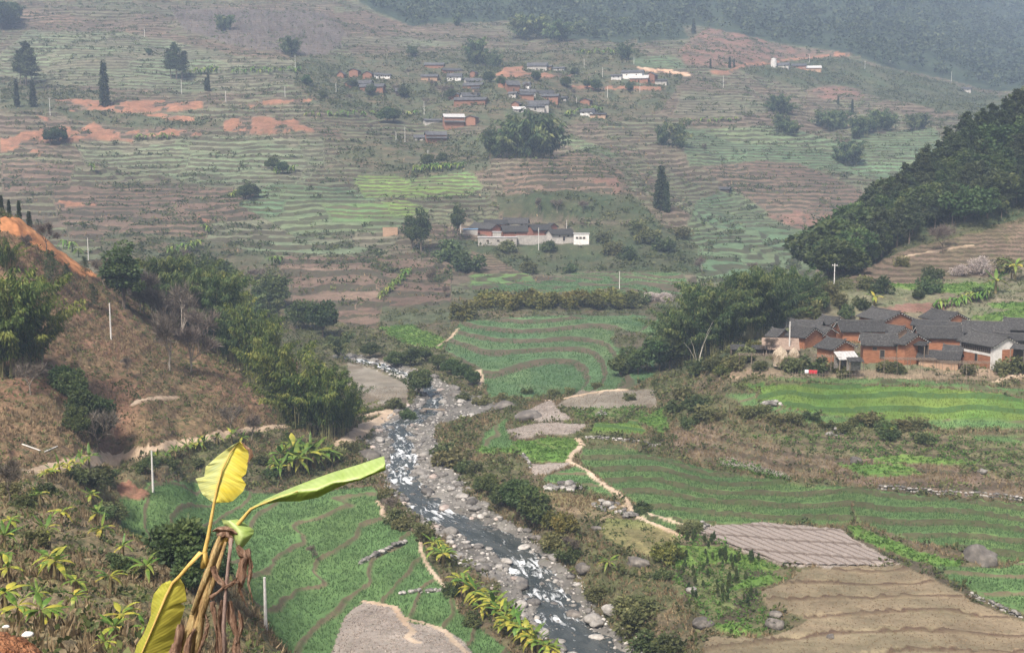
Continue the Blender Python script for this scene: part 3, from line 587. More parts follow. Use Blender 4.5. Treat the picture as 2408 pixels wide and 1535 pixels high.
def ground(x, y):
    """height of the ground at a world point"""
    x = np.asarray(x, float); y = np.asarray(y, float); a = x / y
    fi = np.interp(a, ga, np.arange(NA)); fj = np.interp(y, gy, np.arange(NY))
    i = np.clip(fi.astype(int), 0, NA - 2); j = np.clip(fj.astype(int), 0, NY - 2); fx = fi - i; fy = fj - j
    return (Zt[j, i] * (1 - fx) + Zt[j, i + 1] * fx) * (1 - fy) + (Zt[j + 1, i] * (1 - fx) + Zt[j + 1, i + 1] * fx) * fy
def kind_at(x, y):
    fi = np.interp(np.asarray(x) / np.asarray(y), ga, np.arange(NA)); fj = np.interp(y, gy, np.arange(NY))
    return TYP[np.clip(np.rint(fj).astype(int), 0, NY - 1), np.clip(np.rint(fi).astype(int), 0, NA - 1)]
def hit(u, v, y0=40.0):
    """the ground point that the photo shows at this pixel"""
    a, t = ray(u, v); y = column_hit(a, t, y0)
    return Vector((a * y, y, float(ground(a * y, y))))
def spot(u, v=None, y=None):
    """ground point under a pixel, or at a given distance along the pixel's column"""
    if y is None: return hit(u, v)
    a = ray(u, CY if v is None else v)[0]; return Vector((a * y, y, float(ground(a * y, y))))
def px_m(px, y): return px * y / FPX * (1 / (CP))
# colours
mixc = np.clip(cid * 1.0 + segc * .8 - .4 + (fbm(X2 / 30, Y2 / 30, 90, 3) - .5) * .9, 0, 1)[..., None]
mixc = np.where(is_far[..., None], mixc, np.clip((fbm(X2 / 9, Y2 / 9, 91, 4) - .5) * 2.6 + .5 + planned * (segc - .5) * .9, 0, 1)[..., None])
colT = C1[TYP] * (1 - mixc) + C2[TYP] * mixc
_pv = (.82 + .2 * cid2 + .22 * ((segc * 5.7) % 1))[..., None]; colT = np.where(is_far[..., None], colT * _pv, colT)
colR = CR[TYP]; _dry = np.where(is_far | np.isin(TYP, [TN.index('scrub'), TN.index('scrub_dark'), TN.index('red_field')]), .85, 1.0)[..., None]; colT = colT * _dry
one = lambda c: np.concatenate([c.reshape(-1, 3), np.ones((c.size // 3, 1))], 1)
VG = np.stack([X2, Y2, Zt], -1).reshape(-1, 3)
_i = np.arange(NY * NA).reshape(NY, NA)
FG = np.stack([_i[:-1, :-1], _i[:-1, 1:], _i[1:, 1:], _i[1:, :-1]], -1).reshape(-1, 4)

def ground_material():
    m, n = nmat('ground_cover'); L = n.links.new
    out = nn(n, 'ShaderNodeOutputMaterial'); b = nn(n, 'ShaderNodeBsdfPrincipled', i_Roughness=.95); b.inputs['Specular IOR Level'].default_value = .15
    g_ = nn(n, 'ShaderNodeNewGeometry'); pos = g_.outputs['Position']
    aT = nn(n, 'ShaderNodeAttribute', attribute_name='tread'); aR = nn(n, 'ShaderNodeAttribute', attribute_name='riser'); aQ = nn(n, 'ShaderNodeAttribute', attribute_name='step'); aW = nn(n, 'ShaderNodeAttribute', attribute_name='stepped'); aE = nn(n, 'ShaderNodeAttribute', attribute_name='edge'); aD = nn(n, 'ShaderNodeAttribute', attribute_name='grain')
    def noise(sc, det=4, ro=.6):
        x = nn(n, 'ShaderNodeTexNoise', i_Scale=sc, i_Detail=det, i_Roughness=ro); L(pos, x.inputs['Vector']); return x.outputs[0]
    def math_(op, a, c=None):
        x = nn(n, 'ShaderNodeMath', operation=op)
        for k, q in ((0, a), (1, c)):
            if q is None: continue
            if isinstance(q, (int, float)): x.inputs[k].default_value = q
            else: L(q, x.inputs[k])
        return x.outputs[0]
    def mixm(fac, a, c, bt='MIX'):
        x = nn(n, 'ShaderNodeMix', data_type='RGBA', blend_type=bt)
        if isinstance(fac, (int, float)): x.inputs[0].default_value = fac
        else: L(fac, x.inputs[0])
        for k, q in ((6, a), (7, c)):
            if isinstance(q, tuple): x.inputs[k].default_value = (*q, 1)
            else: L(q, x.inputs[k])
        return x.outputs[2]
    def mr(v, a, c, d, e):
        x = nn(n, 'ShaderNodeMapRange'); L(v, x.inputs[0])
        for k, q in enumerate((a, c, d, e)): x.inputs[k + 1].default_value = q
        return x.outputs[0]
    n_mid = noise(.22, 5); n_fine = noise(1.9, 5, .7); n_big = noise(.03, 4)
    q = math_('ADD', aQ.outputs['Fac'], mr(n_mid, .3, .7, -.06, .06))
    fr = math_('FRACT', q)
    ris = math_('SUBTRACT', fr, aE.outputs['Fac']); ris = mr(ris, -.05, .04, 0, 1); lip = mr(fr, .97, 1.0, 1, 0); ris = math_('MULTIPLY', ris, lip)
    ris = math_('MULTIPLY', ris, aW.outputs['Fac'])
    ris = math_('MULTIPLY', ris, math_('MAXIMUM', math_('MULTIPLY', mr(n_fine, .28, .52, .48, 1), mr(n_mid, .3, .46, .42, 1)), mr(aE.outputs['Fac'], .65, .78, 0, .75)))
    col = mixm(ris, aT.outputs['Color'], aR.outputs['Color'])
    # tone variation: broad, middling and fine; dry and green specks
    k1 = mr(n_big, .3, .7, .8, 1.2); k2 = mr(n_mid, .3, .7, .72, 1.28); k3 = mr(n_fine, .3, .7, .6, 1.4)
    v1 = math_('MULTIPLY', k1, k2); 
    k3 = math_('ADD', math_('MULTIPLY', math_('SUBTRACT', k3, 1.0), aD.outputs['Fac']), 1.0)
    v1 = math_('MULTIPLY', v1, k3)
    col = mixm(1.0, col, v1, 'MULTIPLY')
    gr = mr(noise(.55, 5, .7), .52, .66, 0, .65)
    gr = math_('MULTIPLY', gr, aD.outputs['Fac'])
    col = mixm(gr, col, (.06, .075, .03))
    pl = mr(noise(.8, 4, .7), .60, .70, 0, .45); pl = math_('MULTIPLY', pl, aD.outputs['Fac'])
    col = mixm(pl, col, (.27, .20, .13))
    L(col, b.inputs['Base Color'])
    bp = nn(n, 'ShaderNodeBump', i_Strength=.7, i_Distance=.25); L(n_fine, bp.inputs['Height']); L(bp.outputs[0], b.inputs['Normal'])
    L(b.outputs[0], out.inputs[0]); return m
GRAIN = {'wheat': .25, 'wheat_teal': .22, 'wheat_yel': .25, 'terrace_teal': .35, 'fallow': .3, 'plowed': .3, 'gravel': .45, 'path': .3, 'red': .7, 'orange_cut': .3, 'pale_cut': .3, 'veg': .4, 'far_pale': .55, 'far_green': .55, 'far_bright': .5, 'forest': .6, 'dry': 1.35, 'dry_low': 1.3, 'fallow_grey': .35, 'red_field': .6}
gd = np.array([GRAIN.get(k, 1.0) for k in TN])[TYP]
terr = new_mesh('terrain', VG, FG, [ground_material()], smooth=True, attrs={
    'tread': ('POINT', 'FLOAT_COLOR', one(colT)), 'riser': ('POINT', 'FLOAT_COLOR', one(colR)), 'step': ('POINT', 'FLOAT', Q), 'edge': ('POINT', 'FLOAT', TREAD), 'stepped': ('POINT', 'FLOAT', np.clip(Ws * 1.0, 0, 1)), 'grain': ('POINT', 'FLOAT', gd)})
tag(link('terrain', terr), kind='structure')
# the ledge of the road on which the camera stands
lm = rough_mat('ledge_earth', (.34, .17, .09), (.22, .12, .07), 1.5, .95, .6)
_v = []; _f = []
for j in range(19):
    for i in range(41):
        x = -20 + i; y = -15 + j; z = 56.1 + .15 * math.sin(i * 1.3 + j) - (max(0, y - .5) * .35); _v.append((x, y, z))
for j in range(18):
    for i in range(40): k = j * 41 + i; _f.append((k, k + 1, k + 42, k + 41))
tag(link('road_ledge', new_mesh('road_ledge', _v, _f, [lm], smooth=True)), kind='structure')
# the air
hm, hn = nmat('haze_air'); ho = nn(hn, 'ShaderNodeOutputMaterial'); hv = nn(hn, 'ShaderNodeVolumePrincipled')
hv.inputs['Color'].default_value = (.58, .74, 1.0, 1); hv.inputs['Density'].default_value = .00024; hv.inputs['Anisotropy'].default_value = .0
hn.links.new(hv.outputs[0], ho.inputs['Volume'])
hz = MB().box((0, 1170, 250), (4200, 2600, 530)).mesh('haze', [hm])
tag(link('haze', hz), kind='stuff')
# ------------------------------------------------------------------ the river: water, boulders, stones
def water_material():
    m, n = nmat('river_water'); L = n.links.new
    out = nn(n, 'ShaderNodeOutputMaterial'); b = nn(n, 'ShaderNodeBsdfPrincipled', i_Roughness=.16)
    at_ = nn(n, 'ShaderNodeAttribute', attribute_name='along'); ar = nn(n, 'ShaderNodeAttribute', attribute_name='rapid')
    g_ = nn(n, 'ShaderNodeNewGeometry')
    def noise(vec, sc, det, dist=0):
        x = nn(n, 'ShaderNodeTexNoise', i_Scale=sc, i_Detail=det, i_Roughness=.62, i_Distortion=dist); L(vec, x.inputs['Vector']); return x.outputs[0]
    aa = nn(n, 'ShaderNodeAttribute', attribute_name='across'); cb = nn(n, 'ShaderNodeCombineXYZ'); L(aa.outputs['Fac'], cb.inputs[0]); L(at_.outputs['Fac'], cb.inputs[1]); mp = nn(n, 'ShaderNodeMapping'); mp.inputs['Scale'].default_value = (1.25, .42, 1); L(cb.outputs[0], mp.inputs[0])
    f1 = noise(mp.outputs[0], .8, 4.5, .7); f2 = noise(mp.outputs[0], .35, 5, .6)
    s = nn(n, 'ShaderNodeMath', operation='ADD'); L(f1, s.inputs[0])
    mr = nn(n, 'ShaderNodeMapRange'); mr.inputs[1].default_value = 0; mr.inputs[2].default_value = 1; mr.inputs[3].default_value = -.20; mr.inputs[4].default_value = .05; L(ar.outputs['Fac'], mr.inputs[0]); L(mr.outputs[0], s.inputs[1])
    r = ramp(n, [(.49, (0, 0, 0)), (.56, (.35, .35, .35)), (.66, (1, 1, 1))]); L(s.outputs[0], r.inputs[0])
    c = ramp(n, [(.35, (.026, .033, .031)), (.65, (.06, .068, .065))]); L(f2, c.inputs[0])
    mx = nn(n, 'ShaderNodeMix', data_type='RGBA'); L(r.outputs[0], mx.inputs[0]); L(c.outputs[0], mx.inputs[6]); mx.inputs[7].default_value = (.82, .85, .87, 1)
    L(mx.outputs[2], b.inputs['Base Color'])
    m2 = nn(n, 'ShaderNodeMapRange'); m2.inputs[3].default_value = .24; m2.inputs[4].default_value = .7; L(r.outputs[0], m2.inputs[0]); L(m2.outputs[0], b.inputs['Roughness'])
    w = noise(mp.outputs[0], 2.2, 5, .8)
    bp = nn(n, 'ShaderNodeBump', i_Strength=.8, i_Distance=.25); L(w, bp.inputs['Height']); L(bp.outputs[0], b.inputs['Normal'])
    L(b.outputs[0], out.inputs[0]); return m
# where the water breaks white, by photo row (v) : strength
_rap = [(1640, .2), (1535, .2), (1480, .35), (1452, .8), (1425, .3), (1398, 1.0), (1380, .5), (1362, .3), (1335, 1.05), (1310, .7), (1285, .3), (1255, .35), (1230, .2), (1212, .8), (1195, .75), (1175, .2), (1150, .4), (1128, 1.0), (1115, .8), (1090, .75), (1070, .95), (1050, .7), (1030, .6), (1000, .6), (970, .4), (940, .6), (915, .5), (890, .8), (860, .9), (836, .8)]
_rv = np.interp(-pix(RV[:, 0] / RV[:, 1], (RV[:, 2] - CAMZ) / RV[:, 1])[1], [-q[0] for q in _rap], [q[1] for q in _rap])
NW = 27; V = []; RAP = []; ALG = []; ACR = []
nx_, ny_ = -_tg[:, 1], _tg[:, 0]; ln = np.hypot(nx_, ny_); nx_ /= ln; ny_ /= ln
nx_ = np.convolve(np.pad(nx_, 6, 'edge'), np.ones(13) / 13, 'valid'); ny_ = np.convolve(np.pad(ny_, 6, 'edge'), np.ones(13) / 13, 'valid')
for i in range(RN):
    for k in range(NW):
        s = (k / (NW - 1) * 2 - 1) * (RV[i, 3] * 1.25 + .8); x = RV[i, 0] + nx_[i] * s; y = RV[i, 1] + ny_[i] * s
        V.append((x, y, RV[i, 2])); RAP.append(_rv[i]); ALG.append(_q[i]); ACR.append(s)
V = np.array(V); RAP = np.array(RAP)
V[:, 2] += (fbm(V[:, 0] / 1.1, V[:, 1] / 1.6, 61, 3) - .5) * (.16 + .5 * RAP) - .12
i_ = np.arange(RN * NW).reshape(RN, NW)
F = np.stack([i_[:-1, :-1], i_[1:, :-1], i_[1:, 1:], i_[:-1, 1:]], -1).reshape(-1, 4)
tag(link('river', new_mesh('river', V, F[:, ::-1].copy(), [water_material()], smooth=True, attrs={'rapid': ('POINT', 'FLOAT', RAP), 'along': ('POINT', 'FLOAT', ALG), 'across': ('POINT', 'FLOAT', ACR)})), kind='structure')

def ico(sub):
    import bmesh
    bm = bmesh.new(); bmesh.ops.create_icosphere(bm, subdivisions=sub, radius=1)
    V = np.array([v.co[:] for v in bm.verts]); F = np.array([[v.index for v in f.verts] for f in bm.faces]); bm.free(); return V, F
ICO1, ICO2, ICO3 = ico(1), ico(2), ico(3)
def rock_shape(seed, base=ICO2, flat=.6, sharp=.35):
    V, F = base; r = np.random.RandomState(seed); P = V.copy()
    for _ in range(9):                                    # flat broken faces
        d = r.normal(size=3); d /= np.linalg.norm(d); c = .62 + r.rand() * .3; h = P @ d; P = P - np.maximum(h - c, 0)[:, None] * d * .9
    P = P * (1 + sharp * (fbm(V[:, 0] * 2 + seed, V[:, 1] * 2 + V[:, 2] * 1.7, seed, 3) - .5)[:, None])
    return P * np.array([1 + .35 * r.rand(), .8 + .2 * r.rand(), flat * (.8 + .4 * r.rand())]), F
stone_pale = rough_mat('river_stone_pale', (.12, .114, .104), (.25, .238, .22), 1.4, .85, .6, 5, 6, (.37, .35, .325), .4)
stone_dark = rough_mat('river_stone_dark', (.05, .048, .046), (.115, .108, .10), 1.4, .75, .5, 5, 6, (.21, .20, .185), .3)
stone_pink = rough_mat('river_stone_pink', (.22, .175, .155), (.32, .265, .235), 1.4, .85, .5, 5, 6, (.40, .36, .33), .3)
rock_mat = rough_mat('weathered_rock', (.045, .042, .039), (.11, .10, .09), 1.1, .9, 1.0, 3.5, 8, (.235, .215, .19), .2)
ROCKS = []
for k in range(10):
    P, F = rock_shape(100 + k); ROCKS.append([new_mesh('boulder', P, F, [mt], smooth=False) for mt in (stone_pale, stone_dark, stone_pink)])
rs = np.random.RandomState(5); cand = []
while len(cand) < 3600:
    i = rs.randint(4, RN - 60) if rs.rand() < .93 else rs.randint(RN - 60, RN - 5); left = rs.rand() < RV[i, 4] / (RV[i, 4] + RV[i, 5]); w = RV[i, 3]; B = (RV[i, 4] if left else RV[i, 5])
    q = rs.rand(); s = w * (rs.rand() if q < .12 else .85 + .3 * rs.rand()) if q < .3 else w + (max(B, w * 1.1) - w) * rs.rand() * 1.08
    s = s if left else -s
    x = RV[i, 0] + nx_[i] * s + rs.normal() * .6; y = RV[i, 1] + ny_[i] * s + rs.normal() * .6
    size = min(.14 + rs.pareto(2.6) * .18, 1.25) * (.75 if abs(s) < w * .8 else 1)
    cand.append((size, x, y, abs(s) < w, left, i))
# boulders the photo shows by name: (u, v, width in photo pixels, flatness, tone)
NB = [(1184, 962, 60, .55, 1, 'big dark rounded boulder at the edge of the stony river bed below the terraces'), (868, 1083, 62, .7, 1, 'big dark angular boulder on the left bank above the long green leaf'), (1070, 930, 24, .6, 1, 'dark grey boulder upstream beside the narrow white water'),
      (1350, 1448, 44, .6, 1, 'large dark slab among the stones on the right bank of the lower river'), (1438, 1438, 40, .85, 0, 'tall pale boulder leaning in the bushes on the lower right bank'), (1350, 1488, 46, .5, 1, 'broad flat dark boulder standing in the water near the bottom of the photo'), (1213, 1362, 26, .6, 2, 'pinkish boulder at the left edge of the white rapid'), (1172, 1336, 24, .7, 0, 'pale boulder at the head of the white rapid'), (1125, 1330, 26, .5, 0, 'wide pale boulder lying alone on the left shingle'), (1260, 1265, 34, .45, 1, 'long dark slab sloping into the water on the right bank'), (1497, 1328, 52, .7, 1, 'square grey boulder on the right bank beside a yellow-green banana plant'), (1372, 1340, 40, .8, 1, 'dark overhanging boulder at the foot of the right bank scrub'), (1405, 1245, 28, .7, 1, 'rounded grey boulder at the edge of the olive meadow'), (1625, 1390, 34, .7, 0, 'whitish boulder in the weedy garden plot'), (1822, 1448, 40, .6, 1, 'grey boulder at the corner of the tan fallow field'), (1650, 1470, 56, .6, 1, 'broad brown boulder below the weedy garden plot'), (1820, 1474, 44, .8, 1, 'dark rough boulder in the bank between two fallow strips'), (1952, 1498, 26, .6, 1, 'small dark boulder alone on the tan fallow field'), (2012, 1088, 30, .9, 1, 'dark boulder beside the bright green bed on the terraces'), (2308, 1110, 22, .7, 0, 'pale boulder on the terrace edge at the right'), (1245, 985, 70, .5, 1, 'low dark rock outcrop between two bare earth plots'), (1085, 1170, 30, .7, 0, 'big pale boulder among the stones right of the middle rapid'), (1060, 1150, 26, .6, 0, 'pale boulder just above another near the middle rapid'), (1030, 1115, 26, .5, 1, 'dark flat boulder beside the upper white water')]
for u, v, wpx, fl, tone, lab in NB:
    p = hit(u, v, 100); s = wpx * p.y / FPX / 2 / 1.1
    P, F = rock_shape(int(u), ICO3, fl, .5)
    o = link('boulder', new_mesh('boulder', P, F, [(stone_pale, rock_mat, stone_pink)[tone]]), None, p + Vector((0, 0, s * fl * .35)), random.uniform(-.5, .5), s)
    tag(o, lab, 'boulder')
cand.sort(reverse=True)
SZ = lambda y: 'beside the banana grove' if y < 165 else 'by the middle rapids' if y < 212 else 'in the upper reach' if y < 262 else 'where the streams meet'
_bl = {}
for size, x, y, wet, left, i in cand[:225]:
    tone = 1 if (wet and rs.rand() < .7) or rs.rand() < .42 else (2 if rs.rand() < .12 else 0)
    z = float(ground(x, y)); z = max(z, RV[i, 2] - .25)
    o = link('boulder', ROCKS[rs.randint(10)][tone], None, (x, y, z + size * .15), rs.rand() * 6.3, size * (.9 + .2 * rs.rand()))
    c_ = ('pale', 'dark', 'pinkish')[tone]; k_ = ('wet ' if wet else '') + c_ + ' boulder', ('near the ' if wet else 'on the ') + ('left bank' if left else 'right bank') + ' ' + SZ(y)
    _bl.setdefault(k_, []).append((pix(x / y, (z - CAMZ) / y)[0], o))
for (d_, w_), it in _bl.items(): number_group(it, d_, w_, 'boulder', f'{d_}s {w_}')
V = []; F = []; T = []; n0 = 0
for size, x, y, wet, left, i in cand[225:]:
    P, f = rock_shape(rs.randint(1, 40), ICO1, .6, .4); c, s = math.cos(size * 99), math.sin(size * 99)
    P = P * size * (.7 + .6 * rs.rand()); P = np.stack([P[:, 0] * c - P[:, 1] * s, P[:, 0] * s + P[:, 1] * c, P[:, 2]], 1)
    z = max(float(ground(x, y)), RV[i, 2] - .2); V.append(P + np.array([x, y, z + size * .1])); F.append(f + n0); n0 += len(P); T += [rs.rand() * (.45 if wet else 1)] * len(f)
def tint_mat(name, a, b, c, rough=.85):
    m, n = nmat(name); L = n.links.new
    out = nn(n, 'ShaderNodeOutputMaterial'); bs = nn(n, 'ShaderNodeBsdfPrincipled', i_Roughness=rough); bs.inputs['Specular IOR Level'].default_value = .2
    at_ = nn(n, 'ShaderNodeAttribute', attribute_name='tint'); r = ramp(n, [(0, a), (.5, b), (1, c)]); L(at_.outputs['Fac'], r.inputs[0])
    g_ = nn(n, 'ShaderNodeNewGeometry'); no = nn(n, 'ShaderNodeTexNoise', i_Scale=6, i_Detail=4); L(g_.outputs['Position'], no.inputs['Vector'])
    mr = nn(n, 'ShaderNodeMapRange'); mr.inputs[1].default_value = .3; mr.inputs[2].default_value = .7; mr.inputs[3].default_value = .7; mr.inputs[4].default_value = 1.3; L(no.outputs[0], mr.inputs[0])
    mx = nn(n, 'ShaderNodeMix', data_type='RGBA', blend_type='MULTIPLY'); mx.inputs[0].default_value = 1; L(r.outputs[0], mx.inputs[6]); L(mr.outputs[0], mx.inputs[7]); L(mx.outputs[2], bs.inputs['Base Color'])
    L(bs.outputs[0], out.inputs[0]); return m
shingle_m = tint_mat('shingle_stone', (.05, .048, .045), (.19, .18, .165), (.44, .42, .39))
tag(link('river_shingle', new_mesh('river_shingle', np.concatenate(V), np.concatenate(F), [shingle_m], attrs={'tint': ('FACE', 'FLOAT', T)})), kind='stuff')
# ------------------------------------------------------------------ plants: shapes
def unit(v): return v / (np.linalg.norm(v, axis=-1, keepdims=True) + 1e-9)
def leaf_quads(P, D, ln, wd, rs, bend=.0):
    """diamond leaves at points P along directions D; lengths ln, widths wd"""
    n = len(P); D = unit(D); R = unit(rs.normal(size=(n, 3))); S = unit(np.cross(D, R)); ln = np.broadcast_to(ln, n)[:, None]; wd = np.broadcast_to(wd, n)[:, None]
    mid = P + D * ln * .45; tip = P + D * ln - np.array([0, 0, 1]) * ln * bend
    V = np.stack([P, mid + S * wd * .5, tip, mid - S * wd * .5], 1).reshape(-1, 3)
    return V, np.arange(4 * n).reshape(n, 4)
class Leaves:
    def __init__(s): s.V = []; s.F = []; s.T = []; s.n = 0
    def add(s, V, F, T): s.V.append(V); s.F.append(F + s.n); s.T.append(np.broadcast_to(T, len(F))); s.n += len(V)
    def mesh(s, name, mat): return new_mesh(name, np.concatenate(s.V), np.concatenate(s.F), [mat], attrs={'tint': ('FACE', 'FLOAT', np.concatenate(s.T))})
L_BAMY = leaf_mat('bamboo_leaf_yellowish', (.024, .052, .014), (.10, .145, .032), (.28, .29, .07), .35, .12)
L_BAMD = leaf_mat('bamboo_leaf_dark', (.020, .044, .017), (.072, .115, .038), (.22, .245, .08), .4, .14)
L_BAMF = leaf_mat('bamboo_leaf_far', (.03, .06, .028), (.08, .12, .048), (.19, .215, .08), .35, .2)
L_PINE = leaf_mat('pine_needles', (.016, .028, .014), (.048, .068, .030), (.11, .13, .055), .2, .2)
L_BROAD = leaf_mat('broad_leaf', (.022, .042, .016), (.058, .09, .03), (.13, .16, .05), .3, .25)
L_BUSH = leaf_mat('bush_leaf', (.03, .05, .02), (.075, .10, .036), (.16, .175, .065), .3, .3)
L_BUSHY = leaf_mat('bush_leaf_yellow', (.05, .065, .018), (.115, .12, .03), (.22, .19, .045), .25, .25)
L_BUSHM = leaf_mat('bush_leaf_olive', (.06, .07, .028), (.125, .13, .05), (.22, .21, .09), .3, .25)
L_BLOSSOM = leaf_mat('blossom', (.20, .16, .14), (.42, .36, .34), (.62, .56, .54), .2, .1)
L_BAN = leaf_mat('banana_leaf_green', (.055, .11, .018), (.12, .20, .035), (.24, .29, .06), .3, .22, .45)
L_BANY = leaf_mat('banana_leaf_yellow', (.16, .19, .03), (.34, .33, .05), (.50, .42, .07), .3, .15, .45)
L_DRY = leaf_mat('dry_leaf', (.09, .06, .035), (.19, .13, .075), (.30, .22, .13), .2, .15)
L_GRASS = leaf_mat('dry_grass', (.085, .06, .035), (.19, .135, .08), (.33, .25, .15), .2, .1)
L_WEED = leaf_mat('weeds', (.03, .045, .018), (.07, .095, .03), (.15, .17, .05), .25, .1)
L_WHEAT = leaf_mat('wheat_blade', (.060, .115, .046), (.070, .130, .052), (.088, .155, .058), .3, .05)
L_WHEATY = leaf_mat('wheat_blade_yellow', (.075, .135, .032), (.11, .165, .036), (.155, .195, .05), .3, .05)
L_VEG = leaf_mat('vegetable_leaf', (.045, .10, .022), (.085, .165, .032), (.15, .235, .06), .3, .15)
L_TWIG = leaf_mat('bare_twigs', (.065, .05, .038), (.12, .097, .077), (.21, .18, .15), .1, .15)
L_FOREST = leaf_mat('far_forest_leaf', (.010, .022, .014), (.030, .050, .026), (.085, .105, .048), .15, .1)
M_BARK = rough_mat('bark', (.07, .055, .042), (.16, .13, .10), 3, .95, .5, rnd=.2)
M_BARKP = rough_mat('pale_bark', (.20, .175, .145), (.36, .32, .27), 3, .9, .5, rnd=.2)
M_CULM = rough_mat('bamboo_culm', (.10, .11, .04), (.24, .22, .11), 2, .6, rnd=.2)
M_STEM = rough_mat('banana_stem', (.11, .10, .04), (.24, .19, .09), 4, .8, .3, rnd=.2)

def bamboo(seed, h, ncul, nl, spread=.26, mat=L_BAMY, lw=(.042, .013), droop=.6, low=.3):
    rs = np.random.RandomState(seed); mb = MB(); lv = Leaves(); per = nl // ncul
    for c in range(ncul):
        ph = rs.rand() * 6.283; hi = h * (.45 + .65 * rs.rand()); lean = h * spread * (.25 + 1.15 * rs.rand()); d = np.array([math.cos(ph), math.sin(ph), 0]); b = np.array([math.cos(ph), math.sin(ph), 0]) * rs.rand() ** .5 * h * .09
        sw = rs.normal() * .05 * h
        def P(s):
            s = np.asarray(s)[..., None]; return b + d * (lean * (.15 * s + .85 * s ** 2.6)) + np.array([-d[1], d[0], 0]) * sw * s ** 2 + np.array([0, 0, 1.]) * hi * (s - droop * .32 * np.clip(s - .6, 0, 1) ** 1.5 / .25)
        ss = np.linspace(0, 1, 9); mb.tube(P(ss), list(.0042 * h * (1 - .8 * ss)), 4, cap=False)
        n = int(per * (.6 + .8 * rs.rand())); s = low + (1 - low) * rs.rand(n) ** .85; p = P(s)
        rad = h * .040 * (.55 + .75 * np.sin(np.clip((s - low) / (1 - low), 0, 1) * 2.6 + .35))
        # leafy side branches: bunches at nodes
        nb = np.round(s * 17) / 17 + 0.0; off = unit(np.stack([np.cos(np.floor(nb * 17) * 2.4 + rs.randint(0, 5, n) * 1.257 + c), np.sin(np.floor(nb * 17) * 2.4 + rs.randint(0, 5, n) * 1.257 + c), rs.normal(size=n) * .25], 1))
        r = (rs.rand(n) ** .6)[:, None] * rad[:, None]; pos = P(np.clip(nb + rs.normal(size=n) * .012, 0, 1)) + off * r + rs.normal(size=(n, 3)) * h * .009 - np.array([0, 0, 1]) * (r ** 2) * .12
        D = off * .7 + rs.normal(size=(n, 3)) * .35 + d * .5 * s[:, None] + np.array([0, 0, -.85])
        V, F = leaf_quads(pos, D, h * lw[0] * (.5 + .7 * rs.rand(n)), h * lw[1] * (.6 + .6 * rs.rand(n)), rs, .15)
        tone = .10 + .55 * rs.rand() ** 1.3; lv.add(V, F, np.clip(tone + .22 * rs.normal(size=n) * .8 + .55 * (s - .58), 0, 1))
    return [('culms', mb.mesh('bamboo_culms', [M_CULM])), ('foliage', lv.mesh('bamboo_foliage', mat))]
def limb_tree(seed, h, w, trunk_h, nl, mat, nlimb=6, clumps=26, lsz=.09, bark=M_BARK, shape=1.0, flat=.8, tr=.022, bend=.05, hollow=.55):
    """trunk and limbs with a crown of leaf clumps"""
    rs = np.random.RandomState(seed); mb = MB(); lv = Leaves(); top = np.array([rs.normal() * .05 * w, rs.normal() * .05 * w, h * .82])
    mb.tube([(0, 0, -.4), (top[0] * .2, top[1] * .2, trunk_h * .6), (top[0] * .5, top[1] * .5, (trunk_h + h * .5) / 2), tuple(top)], [h * tr * 1.25, h * tr, h * tr * .75, h * tr * .2], 6)
    cen = []
    for k in range(clumps):
        u = rs.normal(size=3); u /= np.linalg.norm(u); r = (.45 + .55 * rs.rand()); zc = (h + trunk_h) / 2; hz = (h - trunk_h) / 2
        if u[2] < -.5: u[2] *= .5
        f = 1 if shape == 1 else max(.15, 1 - shape * (u[2] * r * .5 + .5))
        cen.append(np.array([u[0] * r * w * .5 * f, u[1] * r * w * .5 * f, zc + u[2] * r * hz]))
    for k in range(nlimb):
        c = cen[k]; z0 = trunk_h * .75 + (c[2] - trunk_h * .75) * .35 * rs.rand()
        mb.tube([(0, 0, max(z0, h * .12)), tuple((c * np.array([.5, .5, 1]) + np.array([0, 0, z0]) * 1) / np.array([1, 1, 2])), tuple(c)], [h * tr * .6, h * tr * .4, h * tr * .12], 4, cap=False)
    per = nl // clumps
    for c in cen:
        cr = w * (.13 + .10 * rs.rand()); u = unit(rs.normal(size=(per, 3))); r = cr * (hollow + (1 - hollow) * rs.rand(per))[:, None]
        pos = c + u * r * np.array([1, 1, flat]); D = u * .8 + rs.normal(size=(per, 3)) * .6 + np.array([0, 0, -.1])
        V, F = leaf_quads(pos, D, w * lsz * (.6 + .8 * rs.rand(per)), w * lsz * .62 * (.6 + .8 * rs.rand(per)), rs, bend)
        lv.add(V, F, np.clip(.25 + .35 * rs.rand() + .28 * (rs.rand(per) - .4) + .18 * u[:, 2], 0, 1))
    return [('trunk', mb.mesh('tree_trunk', [bark])), ('crown', lv.mesh('tree_crown', mat))]
